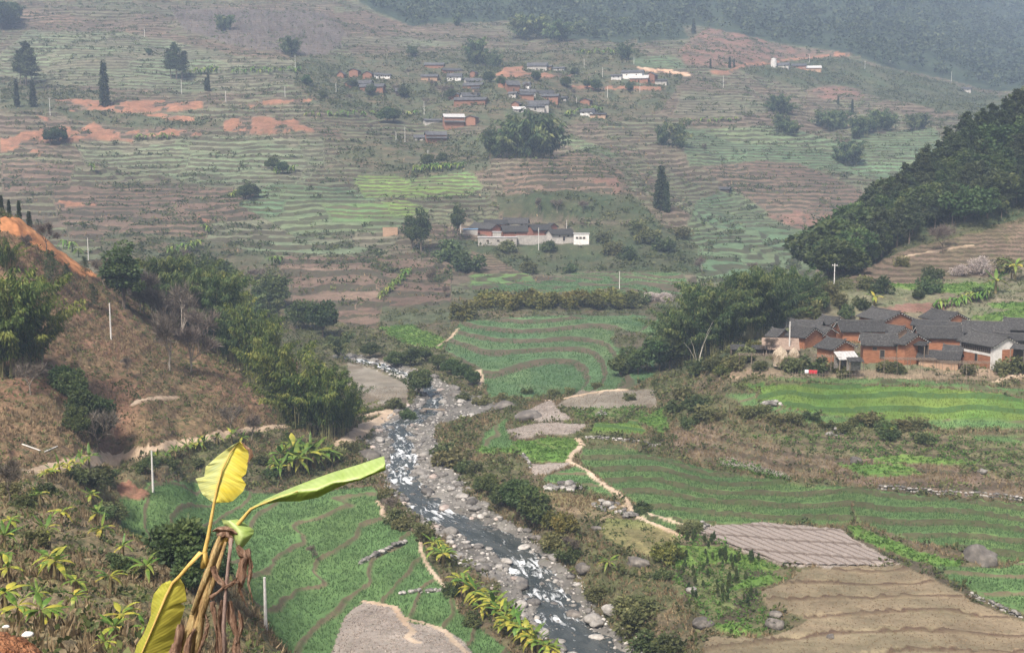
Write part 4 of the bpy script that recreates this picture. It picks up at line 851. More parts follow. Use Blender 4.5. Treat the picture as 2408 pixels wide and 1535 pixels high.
def pine(seed, h, nl, mat=L_PINE, w=.42, first=.35, flat=.45):
    rs = np.random.RandomState(seed); mb = MB(); lv = Leaves(); bx, by = rs.normal(size=2) * .05 * h
    P = lambda s: np.array([bx * s * s, by * s * s, h * s])
    ss = np.linspace(0, 1, 7); mb.tube([(0, 0, -.5)] + [tuple(P(s)) for s in ss[1:]], list(h * .016 * (1 - .85 * ss)), 6)
    nb = 26; per = nl // nb
    for k in range(nb):
        s = first + (1 - first) * (k + rs.rand()) / nb; ph = k * 2.4 + rs.normal() * .4; L = h * w * .5 * (1.05 - .75 * ((s - first) / (1 - first)) ** 1.6) * (.6 + .5 * rs.rand()); b = P(s); e = b + np.array([math.cos(ph) * L, math.sin(ph) * L, L * (.25 - .3 * rs.rand())])
        mb.tube([tuple(b), tuple((b + e) / 2 + np.array([0, 0, L * .08])), tuple(e)], [h * .005, h * .0035, h * .0015], 3, cap=False)
        q = rs.rand(per) ** .6; c = b + (e - b) * q[:, None]; pos = c + rs.normal(size=(per, 3)) * np.array([1, 1, flat]) * L * .22
        D = rs.normal(size=(per, 3)) + np.array([0, 0, .7])
        V, F = leaf_quads(pos, D, h * .05 * (.6 + .8 * rs.rand(per)), h * .022 * (.6 + .8 * rs.rand(per)), rs)
        lv.add(V, F, np.clip(.2 + .35 * rs.rand() + .3 * (rs.rand(per) - .3), 0, 1))
    return [('trunk', mb.mesh('pine_trunk', [M_BARK])), ('crown', lv.mesh('pine_crown', mat))]
def conifer(seed, h, nl, w=.22, mat=L_PINE, first=.08):
    rs = np.random.RandomState(seed); mb = MB(); lv = Leaves(); mb.tube([(0, 0, -.4), (0, 0, h * .5), (0, 0, h)], [h * .018, h * .012, h * .002], 5)
    s = first + (1 - first) * rs.rand(nl); tier = np.round(s * 13) / 13; s = tier + rs.normal(size=nl) * .018; ph = rs.rand(nl) * 6.283; lob = .65 + .35 * np.cos(ph * 3 + np.floor(tier * 13) * 1.7)
    r = h * w * .5 * np.clip(1.12 - s, .06, 1) ** .7 * lob * rs.rand(nl) ** .5
    pos = np.stack([np.cos(ph) * r, np.sin(ph) * r, h * s - r * .18], 1); D = np.stack([np.cos(ph), np.sin(ph), -.3 + rs.normal(size=nl) * .4], 1) + rs.normal(size=(nl, 3)) * .35
    V, F = leaf_quads(pos, D, h * .06 * (.6 + .8 * rs.rand(nl)), h * .03 * (.6 + .8 * rs.rand(nl)), rs, .1); lv.add(V, F, np.clip(.35 + .28 * rs.normal(size=nl) * .8, 0, 1))
    return [('trunk', mb.mesh('conifer_trunk', [M_BARK])), ('crown', lv.mesh('conifer_crown', mat))]
def bare_tree(seed, h, mat=M_BARKP, twigs=900, open_=.55, first=.25):
    rs = np.random.RandomState(seed); mb = MB(); lv = Leaves(); tips = []
    def grow(p, d, L, r, lev):
        p = np.array(p); m = p + d * L * .5 + rs.normal(size=3) * L * .05; e = p + (d + rs.normal(size=3) * .08) * L
        mb.tube([tuple(p), tuple(m), tuple(e)], [r, r * .8, r * .62], 5 if lev < 2 else 3, cap=False)
        tips.append((m, d, lev)); tips.append((e, d, lev))
        if lev >= 4: return
        for k in range(rs.randint(2, 4) + (lev == 0)):
            a = unit(d + rs.normal(size=3) * open_ * np.array([1, 1, .55]) + np.array([0, 0, .22])); q = rs.rand() * .35 if k else 0
            grow(e - (e - p) * q, a, L * (.62 + .22 * rs.rand()), r * .6, lev + 1)
    grow((0, 0, -.3), np.array([rs.normal() * .08, rs.normal() * .08, 1.]), h * first, h * .016, 0)
    T = [t for t in tips if t[2] >= 2]; k = rs.randint(0, len(T), twigs); P = np.array([T[i][0] for i in k]) + rs.normal(size=(twigs, 3)) * h * .012; D = np.array([T[i][1] for i in k]) + rs.normal(size=(twigs, 3)) * .6 + np.array([0, 0, .15])
    V, F = leaf_quads(P, D, h * .12 * (.5 + rs.rand(twigs)), h * .006, rs); lv.add(V, F, rs.rand(twigs))
    return [('trunk', mb.mesh('bare_trunk', [mat])), ('crown', lv.mesh('bare_crown', L_TWIG))]
def bush(seed, w, h, nl, mat=L_BUSH, clumps=14, lsz=.12):
    rs = np.random.RandomState(seed); mb = MB(); lv = Leaves(); per = nl // clumps
    for k in range(clumps):
        a = rs.rand() * 6.283; r = w * .42 * rs.rand() ** .6; c = np.array([math.cos(a) * r, math.sin(a) * r, h * (.2 + .62 * rs.rand() * (1 - (r / w) ** 2))])
        if k < 6: mb.tube([(0, 0, -.2), tuple(c * .5), tuple(c)], [w * .014, w * .01, w * .004], 3, cap=False)
        u = unit(rs.normal(size=(per, 3))); pos = c + u * (w * (.12 + .1 * rs.rand())) * (.5 + .5 * rs.rand(per))[:, None]; pos[:, 2] = np.maximum(pos[:, 2], .02 * h)
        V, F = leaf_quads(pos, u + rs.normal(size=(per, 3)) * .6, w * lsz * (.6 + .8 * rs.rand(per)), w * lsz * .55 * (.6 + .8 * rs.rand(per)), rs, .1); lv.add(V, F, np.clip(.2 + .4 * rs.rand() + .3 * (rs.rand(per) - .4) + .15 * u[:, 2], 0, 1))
    return [('stems', mb.mesh('bush_stems', [M_BARK])), ('foliage', lv.mesh('bush_foliage', mat))]
def blade_mesh(seed, L, W, up, drop, mat, seg=7, tone=.5, ragged=.0):
    """an arching banana leaf with stalk, along +X, folded about its midrib"""
    rs = np.random.RandomState(seed); V = []; F = []; T = []
    for i in range(seg + 1):
        s = i / seg; x = L * (s - .12 * drop * s ** 3); z = L * (up * s - drop * s ** 2.2); w = W * .5 * max(.04, math.sin(min(1, max(0, (s - .12) / .88)) ** .75 * math.pi)) if s > .12 else .025
        jl, jr = 1 + ragged * rs.normal(), 1 + ragged * rs.normal()
        V += [(x, w * jl, z - w * .35), (x, 0, z), (x, -w * jr, z - w * .35)]
    for i in range(seg):
        k = 3 * i; F += [(k, k + 1, k + 4, k + 3), (k + 1, k + 2, k + 5, k + 4)]; T += [np.clip(tone + .18 * rs.normal(), 0, 1)] * 2
    return new_mesh('banana_leaf', V, np.array(F), [mat], smooth=True, attrs={'tint': ('FACE', 'FLOAT', T)})
BLADES = [blade_mesh(k, 1.0, .20 + .05 * (k % 3), [1.0, .75, .5, .3][k % 4], [.35, .55, .75, .8][k % 4], L_BAN, tone=.35 + .12 * (k % 4)) for k in range(8)]
BLADESY = [blade_mesh(k + 20, 1.0, .30, [.6, .3, .1][k % 3], [.6, .75, .85][k % 3], L_BANY, tone=.45) for k in range(4)]
DRYB = [blade_mesh(k + 40, 1.0, .2, .1, 1.1, L_DRY, ragged=.3) for k in range(3)]
STEMB = MB().tube([(0, 0, -.3), (0, 0, .5), (.02, 0, 1.0)], [.16, .13, .08], 7).mesh('banana_stem', [M_STEM])
def banana_plant(loc, h, seed, yellow=.15, dry=2, nleaf=11):
    """h: height of the plant to its leaf tips; every leaf is a part"""
    rs = np.random.RandomState(seed); r = empty('banana_plant', loc, rs.rand() * 6.28, 1)
    sh = h * .5; st = link('stem', STEMB, r, sc=(h / 2.6, h / 2.6, sh))
    for k in range(nleaf):
        y_ = rs.rand() < yellow; me = (BLADESY if y_ else BLADES)[rs.randint(0, 4 if y_ else 8)]
        o = link('leaf', me, r, (0, 0, sh * (.9 + .1 * rs.rand())), k * 2.4 + rs.normal() * .3, h * (.5 + .16 * rs.rand())); o.rotation_euler[1] = -.25 + rs.rand() * .5 - .5 * (k < 2)
    for k in range(dry):
        o = link('dry_leaf', DRYB[rs.randint(3)], r, (0, 0, sh * .85), rs.rand() * 6.28, h * (.36 + .1 * rs.rand())); o.rotation_euler[1] = .5
    return r
def banana_far_mesh(seed, mat=L_BAN, n=9):
    rs = np.random.RandomState(seed); lv = Leaves()
    for k in range(n):
        ph = k * 2.4 + rs.normal() * .3; up = .2 + .9 * rs.rand(); c, s = math.cos(ph), math.sin(ph); b = np.array([0, 0, .5]); pts = [b + np.array([c * q, s * q, 0]) * .5 + np.array([0, 0, 1]) * (.5 * up * q - .55 * q ** 2.2) for q in (0, .35, .7, 1)]; sd = np.array([-s, c, 0])
        V = []; 
        for q, p in zip((.02, .075, .07, .01), pts): V += [p + sd * q, p - sd * q]
        lv.add(np.array(V), np.array([(0, 1, 3, 2), (2, 3, 5, 4), (4, 5, 7, 6)]), np.clip(.5 + .3 * rs.normal(), 0, 1))
    V = []
    for z in (-.1, .52):
        for k in range(4): V.append((.035 * math.cos(k * 1.57), .035 * math.sin(k * 1.57), z))
    lv.add(np.array(V), np.array([(k, (k + 1) % 4, 4 + (k + 1) % 4, 4 + k) for k in range(4)]), .15)
    return lv.mesh('banana_plant', mat)
# ------------------------------------------------------------------ ground cover that nobody could count
CUM = np.maximum.accumulate(TG, axis=0); VIS = TG > CUM - .006
_area = (np.gradient(gy)[:, None] * Y2 * np.gradient(ga)[None, :])
_ub, _vb = pix(A2, TG); INF = (_ub > -120) & (_ub < 2530) & (_vb > -150) & (_vb < 1680)
def scatter(kinds, per_m2, rs, cap, d0=0, d1=9e9, mask=None, thin=None):
    """random ground points inside the given land cover, where the photo can see it"""
    k = np.isin(TYP, [TN.index(q) for q in kinds]) & VIS & INF & (Y2 >= d0) & (Y2 <= d1)
    if mask is not None: k &= mask
    w = np.where(k, _area, 0) * per_m2
    if thin is not None: w = w * thin
    tot = w.sum(); n = int(min(cap, tot))
    if n == 0: return np.zeros((0, 3))
    c = np.cumsum(w.ravel()); i = np.searchsorted(c, rs.rand(n) * tot); j, a = np.unravel_index(np.clip(i, 0, TYP.size - 1), TYP.shape)
    aa = ga[a] + (rs.rand(n) - .5) * np.gradient(ga)[a]; yy = gy[j] + (rs.rand(n) - .5) * np.gradient(gy)[j]; x = aa * yy
    return np.stack([x, yy, ground(x, yy)], 1)
def tufts(name, P, h, w, n, mat, rs, lean=.35, tint=None, spread=.5):
    """n upright blades at every point"""
    m = len(P); Q = np.repeat(P, n, 0); hh = (np.broadcast_to(h, m) * (.6 + .8 * rs.rand(m))).repeat(n) * (.7 + .5 * rs.rand(m * n)); Q = Q + rs.normal(size=Q.shape) * np.array([1, 1, 0]) * np.broadcast_to(w, m).repeat(n)[:, None] * spread
    D = rs.normal(size=Q.shape) * lean + np.array([0, 0, 1]); D = unit(D); S = unit(np.cross(D, unit(rs.normal(size=Q.shape)))); ww = np.broadcast_to(w, m).repeat(n)[:, None]
    V = np.stack([Q - S * ww * .5 - np.array([0, 0, .05]), Q + S * ww * .5 - np.array([0, 0, .05]), Q + D * hh[:, None]], 1).reshape(-1, 3); F = np.arange(len(V)).reshape(-1, 3)
    t = (rs.rand(m) if tint is None else tint).repeat(n) * .7 + .3 * rs.rand(m * n)
    return tag(link(name, new_mesh(name, V, F, [mat], attrs={'tint': ('FACE', 'FLOAT', t)})), kind='stuff')
def clumps(name, P, r, n, mat, rs, lsz=.8, tall=1.0, tint=None):
    """a small leafy mound at every point"""
    m = len(P); Q = np.repeat(P, n, 0); rr = (np.broadcast_to(r, m) * (.55 + .9 * rs.rand(m))).repeat(n); u = unit(rs.normal(size=Q.shape)); u[:, 2] = np.abs(u[:, 2])
    Q = Q + u * (rr * (.3 + .6 * rs.rand(m * n)))[:, None] * np.array([1, 1, tall]); D = u + rs.normal(size=Q.shape) * .7
    V, F = leaf_quads(Q, D, rr * lsz * (.6 + .8 * rs.rand(m * n)), rr * lsz * .65 * (.6 + .8 * rs.rand(m * n)), rs, .1)
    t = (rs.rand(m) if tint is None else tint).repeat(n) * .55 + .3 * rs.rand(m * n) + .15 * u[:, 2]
    return tag(link(name, new_mesh(name, V, F, [mat], attrs={'tint': ('FACE', 'FLOAT', np.clip(t, 0, 1))})), kind='stuff')
rs = np.random.RandomState(23)
# wheat standing in the fields
patch = fbm(X2 / 12, Y2 / 12, 200, 3)
tread_only = (fq < np.where(Y2 > 420, .62, .86)) & (fq > .04)
P = scatter(['wheat', 'wheat_teal'], 9, rs, 85000, 100, 290, tread_only)
tufts('wheat_crop', P, .34, .10, 2, L_WHEAT, rs, .2)
P = scatter(['wheat_yel'], 4.5, rs, 20000, 100, 300, tread_only)
tufts('young_wheat_crop', P, .34, .12, 2, L_WHEATY, rs, .25, tint=np.clip(.45 + 1.5 * (fbm(P[:, 0] / 14, P[:, 1] / 5, 203, 3) - .5), 0, 1))
P = scatter(['terrace_teal'], 1.6, rs, 12000, 280, 520, tread_only); tufts('terrace_wheat_crop', P, .4, .22, 2, L_WHEAT, rs, .25)
P = scatter(['veg'], 2.2, rs, 9000, 100, 420); clumps('vegetable_crop', P, .34, 7, L_VEG, rs, 1.0, .8)
P = scatter(['fallow', 'fallow_grey'], 3.0, rs, 14000, 90, 300); tufts('field_stubble', P, .16, .10, 3, L_GRASS, rs, .4)
P = scatter(['plowed'], 7, rs, 14000, 90, 300); M_CLOD = tint_mat('soil_clods', (.14, .115, .10), (.27, .23, .20), (.42, .37, .325)); tufts('soil_clods', P, .13, .24, 3, M_CLOD, rs, .8)
# dry grass, weeds and low scrub on banks and slopes
thin = np.clip((fbm(X2 / 9, Y2 / 9, 210, 3) - .32) * 3.2, 0, 1)
P = scatter(['dry', 'dry_low', 'dry_bank', 'bank', 'bank_dark'], 2.6, rs, 60000, 40, 300, None, thin); tufts('dry_grass', P, .62, .17, 4, L_GRASS, rs, .4)
P = scatter(['dry', 'dry_low', 'bank', 'bank_dark', 'veg_mix', 'olive', 'yard', 'village'], .42, rs, 10500, 40, 400, None, np.clip(1.15 - thin, 0, 1)); clumps('weeds', P, .55, 12, L_WEED, rs, .6, .9)
P = scatter(['bank_dark', 'bank', 'scrub_dark', 'scrub'], .16, rs, 5200, 100, 420, None, None); clumps('low_scrub', P, 1.0, 14, L_BUSH, rs, .55, 1.0)
P = scatter(['dry_bank', 'veg_mix', 'bank'], .5, rs, 5000, 190, 300, (fq > .66)); clumps('bank_scrub', P, .8, 12, L_BUSH, rs, .6, .8)
a_, b_ = hit(1697, 1094, 100), hit(1846, 1128, 100); tt_ = rs.rand(420); P = np.array([a_[:]]) + (np.array([b_[:]]) - np.array([a_[:]])) * tt_[:, None] + rs.normal(size=(420, 3)) * np.array([.3, .9, 0]); P[:, 2] = ground(P[:, 0], P[:, 1]); clumps('flowering_row', P, .55, 10, L_VEG, rs, .7, 1.2)
P = P + np.array([0, .25, .55]); clumps('white_flowers', P, .38, 9, L_BLOSSOM, rs, .35, .8)
P = scatter(['veg_mix'], 1.0, rs, 3000, 100, 300); clumps('garden_weeds', P, .45, 10, L_VEG, rs, .7, 1.2)
# far side: brush along the terrace edges and in the scrub
edge = (fq > .6).astype(float) * .9 + .06
P = scatter(['far_mix', 'far_brown', 'far_green', 'far_pale', 'far_bright', 'red_field'], .045, rs, 19000, 430, 1250, None, edge * np.clip((fbm(X2 / 30, Y2 / 30, 220, 3) - .36) * 4, .05, 1)); clumps('far_brush', P, 1.05, 8, L_BUSH, rs, .8, .8)
P = scatter(['scrub', 'scrub_dark'], .13, rs, 16000, 420, 1400, None, np.clip((fbm(X2 / 22, Y2 / 22, 230, 3) - .3) * 3, .1, 1)); clumps('far_scrub', P, 1.6, 7, L_BUSH, rs, .75, .95)
P = scatter(['far_mix', 'far_brown', 'scrub', 'bare_wood'], .02, rs, 6000, 430, 1400, None, edge); tufts('far_dry_grass', P, 1.3, .5, 4, L_GRASS, rs, .5)
P = scatter(['bare_wood'], .012, rs, 900, 600, 2000); clumps('far_wood_shrubs', P, 1.8, 10, L_BROAD, rs, .6, 1.0)
P = scatter(['bare_wood'], .05, rs, 5000, 600, 2000); tufts('far_bare_wood', P, 6.0, .10, 7, L_TWIG, rs, .22, spread=6)
# hedges along some of the terrace banks
_hq = _hash(np.floor(Q), np.floor(X2 / 60), 611); _hm = (fq > .60) & (_hq > .60) & (fbm(X2 / 16, Q, 612, 3) > .46)
P = scatter(['far_mix', 'far_brown', 'far_green', 'far_pale', 'red_field', 'scrub'], .30, rs, 17000, 430, 1200, _hm); clumps('far_hedges', P, 1.0, 7, L_BUSH, rs, .85, .9)
P = scatter(['far_mix', 'far_brown', 'far_green', 'far_pale', 'red_field'], .0022, rs, 900, 450, 1250); clumps('far_bushes', P, 2.1, 22, L_BROAD, rs, .5, 1.0)
# saplings in rows on the plantation terraces
P = scatter(['far_brown', 'scrub_dark', 'far_mix'], .10, rs, 7000, 400, 760, (fq > .1) & (fq < .34) & (np.abs(_ub - 1000) < 620) & (fbm(X2 / 40, Y2 / 40, 240, 2) > .42)); clumps('far_saplings', P, .85, 8, L_BROAD, rs, .9, 1.7)
# the far forest: crowns of many leaf bunches
def forest(name, P, w, h, n, mat, rs):
    m = len(P); ww = (w * (.7 + .6 * rs.rand(m))); hh = h * (.7 + .6 * rs.rand(m)); Q = np.repeat(P, n, 0); u = unit(rs.normal(size=Q.shape)); W = ww.repeat(n); H = hh.repeat(n)
    zz = rs.rand(m * n) ** .7; rad = W * .5 * np.sqrt(np.clip(1 - (zz - .25) ** 2 / .6, .02, 1)); ph = rs.rand(m * n) * 6.283; rr = rad * rs.rand(m * n) ** .4
    Q = Q + np.stack([np.cos(ph) * rr, np.sin(ph) * rr, H * (.15 + .85 * zz)], 1)
    D = np.stack([np.cos(ph), np.sin(ph), .3 + rs.normal(size=m * n) * .5], 1) + rs.normal(size=Q.shape) * .4
    V, F = leaf_quads(Q, D, W * .30 * (.6 + .8 * rs.rand(m * n)), W * .2 * (.6 + .8 * rs.rand(m * n)), rs, .2)
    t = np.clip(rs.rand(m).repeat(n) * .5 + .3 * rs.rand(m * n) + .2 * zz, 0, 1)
    return tag(link(name, new_mesh(name, V, F, [mat], attrs={'tint': ('FACE', 'FLOAT', t)})), kind='stuff')
P = scatter(['forest'], .022, rs, 6600, 800, 2300); forest('far_forest', P, 9.5, 10.5, 30, L_FOREST, rs)
# ------------------------------------------------------------------ houses
def wall_material(name, c1, c2, c3, band=True):
    m, n = nmat(name); L = n.links.new
    out = nn(n, 'ShaderNodeOutputMaterial'); b = nn(n, 'ShaderNodeBsdfPrincipled', i_Roughness=.95); b.inputs['Specular IOR Level'].default_value = .15
    tc = nn(n, 'ShaderNodeTexCoord'); mp = nn(n, 'ShaderNodeMapping'); mp.inputs['Scale'].default_value = (1, 1, 3 if band else 1); L(tc.outputs['Object'], mp.inputs[0])
    no = nn(n, 'ShaderNodeTexNoise', i_Scale=.9, i_Detail=7, i_Roughness=.7); L(mp.outputs[0], no.inputs['Vector'])
    r = ramp(n, [(.3, c1), (.5, c2), (.7, c3)]); L(no.outputs[0], r.inputs[0]); oi = nn(n, 'ShaderNodeObjectInfo'); mr = nn(n, 'ShaderNodeMapRange'); mr.inputs[3].default_value = .8; mr.inputs[4].default_value = 1.15; L(oi.outputs['Random'], mr.inputs[0])
    mx = nn(n, 'ShaderNodeMix', data_type='RGBA', blend_type='MULTIPLY'); mx.inputs[0].default_value = 1; L(r.outputs[0], mx.inputs[6]); L(mr.outputs[0], mx.inputs[7]); L(mx.outputs[2], b.inputs['Base Color'])
    n2 = nn(n, 'ShaderNodeTexNoise', i_Scale=5, i_Detail=5); L(mp.outputs[0], n2.inputs['Vector']); bp = nn(n, 'ShaderNodeBump', i_Strength=.6, i_Distance=.08); L(n2.outputs[0], bp.inputs['Height']); L(bp.outputs[0], b.inputs['Normal'])
    L(b.outputs[0], out.inputs[0]); return m
W_ADOBE = wall_material('adobe_wall', (.18, .078, .042), (.275, .122, .066), (.35, .17, .095))
W_BRICK = wall_material('brick_wall', (.20, .085, .06), (.28, .125, .09), (.34, .175, .13))
W_TAN = wall_material('tan_mud_wall', (.24, .16, .11), (.33, .22, .15), (.42, .30, .21))
W_GREY = wall_material('grey_plaster', (.26, .24, .22), (.38, .36, .33), (.50, .47, .44), False)
W_WHITE = wall_material('white_plaster', (.42, .41, .39), (.60, .585, .56), (.70, .69, .665), False)
W_DARK = rough_mat('dark_timber', (.035, .028, .022), (.075, .06, .045), 4, .9, .3, rnd=.2)
W_STONE = rough_mat('stone_footing', (.12, .11, .10), (.30, .28, .26), 2.5, .95, .8, 4)
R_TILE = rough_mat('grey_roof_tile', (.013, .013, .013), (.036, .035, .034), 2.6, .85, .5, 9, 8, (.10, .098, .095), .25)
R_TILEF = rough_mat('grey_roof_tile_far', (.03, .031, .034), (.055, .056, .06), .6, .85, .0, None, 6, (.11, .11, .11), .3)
R_THATCH = rough_mat('brown_thatch', (.14, .10, .075), (.27, .20, .155), 3, .95, .8, 9, 8, (.38, .30, .24), .2)
R_PALE = rough_mat('pale_sheet_roof', (.24, .235, .23), (.46, .455, .45), 1.5, .6, .2, rnd=.2)
R_RIDGE = rough_mat('ridge_tile', (.045, .044, .044), (.12, .117, .113), 3, .9, .4)
M_LIME = rough_mat('limewashed_rafter_end', (.60, .59, .56), (.75, .74, .71), 5, .9)
M_HOLE = rough_mat('dark_opening', (.012, .011, .010), (.028, .025, .022), 3, .8)
M_WOOD = rough_mat('weathered_wood', (.12, .095, .07), (.26, .21, .165), 3, .9, .4, rnd=.25)
M_BLUE = rough_mat('blue_sheet', (.10, .20, .34), (.20, .32, .46), 2, .6)
M_RED = rough_mat('red_cloth', (.30, .02, .03), (.45, .04, .05), 3, .9)
M_WHITEC = rough_mat('white_cloth', (.55, .56, .60), (.78, .78, .80), 3, .9)
M_STRAW = rough_mat('straw', (.20, .16, .115), (.34, .28, .21), 4, .95, .9, 12, 8, (.46, .40, .31), .1)
def wall_mesh(L, W, h, rise, mat, deep=2.0, hip=False):
    x, y = L / 2, W / 2; m = MB()
    V = [(-x, -y, -deep), (x, -y, -deep), (x, y, -deep), (-x, y, -deep), (-x, -y, h), (x, -y, h), (x, y, h), (-x, y, h), (-x, 0, h + rise), (x, 0, h + rise)]
    m.add(V, [(0, 1, 5, 4), (2, 3, 7, 6), (1, 2, 6, 9, 5), (3, 0, 4, 8, 7), (4, 5, 9, 8), (6, 7, 8, 9)]); return m.mesh('wall', [mat])
def roof_mesh(L, W, h, rise, mat, oe=.75, og=.55, fine=True, th=.14, sag=.06):
    """two pitched sides laid with rows of half-round tiles, open verge ends"""
    m = MB(); x0 = L / 2 + og; n = max(6, int(2 * x0 / (.26 if fine else 1.2))); k = rise / (W / 2); ye = W / 2 + oe; ns = 4 if fine else 2
    for sg in (-1, 1):
        V = []; F = []; cols = n * 2 + 1 if fine else n + 1
        for i in range(cols):
            x = -x0 + 2 * x0 * i / (cols - 1); up = .055 if (fine and i % 2) else 0; e = .10 * (abs(x) / x0) ** 6
            for j in range(ns + 1):
                s = j / ns; y = ye * (1 - s); z = h + rise - k * y + up + th + e - sag * math.sin(math.pi * s) + (.02 * math.sin(i * 1.7 + j * 2.1) if fine else 0)
                V.append((x, sg * y, z))
        for i in range(cols - 1):
            for j in range(ns):
                a = i * (ns + 1) + j; q = (a, a + ns + 1, a + ns + 2, a + 1); F.append(q if sg < 0 else q[::-1])
        m.add(V, F)
        # underside and edges
        ze = h + rise - k * ye; zr = h + rise
        m.add([(-x0, sg * ye, ze), (x0, sg * ye, ze), (x0, 0, zr), (-x0, 0, zr), (-x0, sg * ye, ze + th), (x0, sg * ye, ze + th), (x0, 0, zr + th), (-x0, 0, zr + th)], [(0, 3, 2, 1), (0, 1, 5, 4), (1, 2, 6, 5), (3, 0, 4, 7)], 0)
    return m.mesh('roof', [mat], False)
def ridge_mesh(L, zr, og=.55):
    m = MB(); x0 = L / 2 + og; n = 10; pts = []
    for i in range(n + 1):
        x = -x0 + 2 * x0 * i / n; pts.append((x, 0, zr + .2 + .34 * (abs(x) / x0) ** 7))
    for a, b in zip(pts[:-1], pts[1:]): m.beam(a, b, .30, .24)
    return m.mesh('ridge_cap', [R_RIDGE])
def rafter_mesh(L, W, h, rise, og=.55, oe=.6, sides=(1,)):
    m = MB(); k = rise / (W / 2)
    for sx in sides:
        for sg in (-1, 1):
            for i in range(6):
                y = (W / 2 + oe) * (i + .6) / 6.2; m.box((sx * (L / 2 + og - .05), sg * y, h + rise - k * y - .10), (.16, .13, .14))
    return m.mesh('rafter_end', [M_LIME])
WIN = MB().box((0, -.02, 0), (.9, .12, .75), 0).box((0, -.09, 0), (.72, .06, .58), 1).mesh('window', [M_WOOD, M_HOLE])
PANE = MB().box((0, -.125, 0), (.06, .03, .58), 0).mesh('window_bar', [M_WOOD])
DOOR = MB().box((0, -.03, 1.0), (1.1, .12, 2.0), 0).box((0, -.10, .95), (.86, .06, 1.8), 1).mesh('door', [M_WOOD, M_HOLE])
def house(name, loc, yaw, L, W, h, rise, wmat, rmat=R_TILE, vis=1, fine=True, win=(), doors=(), gwin=False, deep=2.0, raft=True, oe=.75):
    """win / doors: positions along the long front wall (-1..1)"""
    r = empty(name, loc, yaw)
    w = link('wall', wall_mesh(L, W, h, rise, wmat, deep), r); rf = link('roof', roof_mesh(L, W, h, rise, rmat, fine=fine, oe=oe), r)
    if fine:
        link('ridge_cap', ridge_mesh(L, h + rise), rf)
        if raft: link('rafter_end', rafter_mesh(L, W, h, rise, sides=(vis,)), rf)
    for p in win:
        o = link('window', WIN, r, (p * L / 2, -W / 2 - .02, h * .66)); link('window_bar', PANE, o)
    for p in doors: link('door', DOOR, r, (p * L / 2, -W / 2 - .02, -.1))
    if gwin:
        o = link('window', WIN, r, (vis * (L / 2 + .02), 0, h * .8), vis * math.pi / 2, .7); link('window_bar', PANE, o)
    return r
def corner_house(name, ox, xc, yb, D, side, lz, gz, W, eave, rise, wmat, **kw):
    """xc, yb: foot of the nearest corner in a zoomed view of the photo; lz, gz: width of the long wall and of the gable there"""
    u, v = Z(ox, (xc, yb))[0]; p = at(u, v, D); s = .34 * D / FPX; h = (yb - eave) * s; phi = math.atan2(p.x, p.y)
    r = math.asin(min(.97, gz * s / W)); L = lz * s / math.cos(r); ef = Vector((math.sin(phi), math.cos(phi), 0)); er = Vector((math.cos(phi), -math.sin(phi), 0)); sg = -1 if side == 'R' else 1
    dl = er * (sg * math.cos(r)) + ef * math.sin(r); dg = er * (-sg * math.sin(r)) + ef * math.cos(r)
    c = p + dl * L / 2 + dg * W / 2
    return house(name, c, sg * r - phi, L, W, h, rise, wmat, vis=(1 if side == 'R' else -1), **kw), (L, W, h)
A, T_ = W_ADOBE, W_TAN
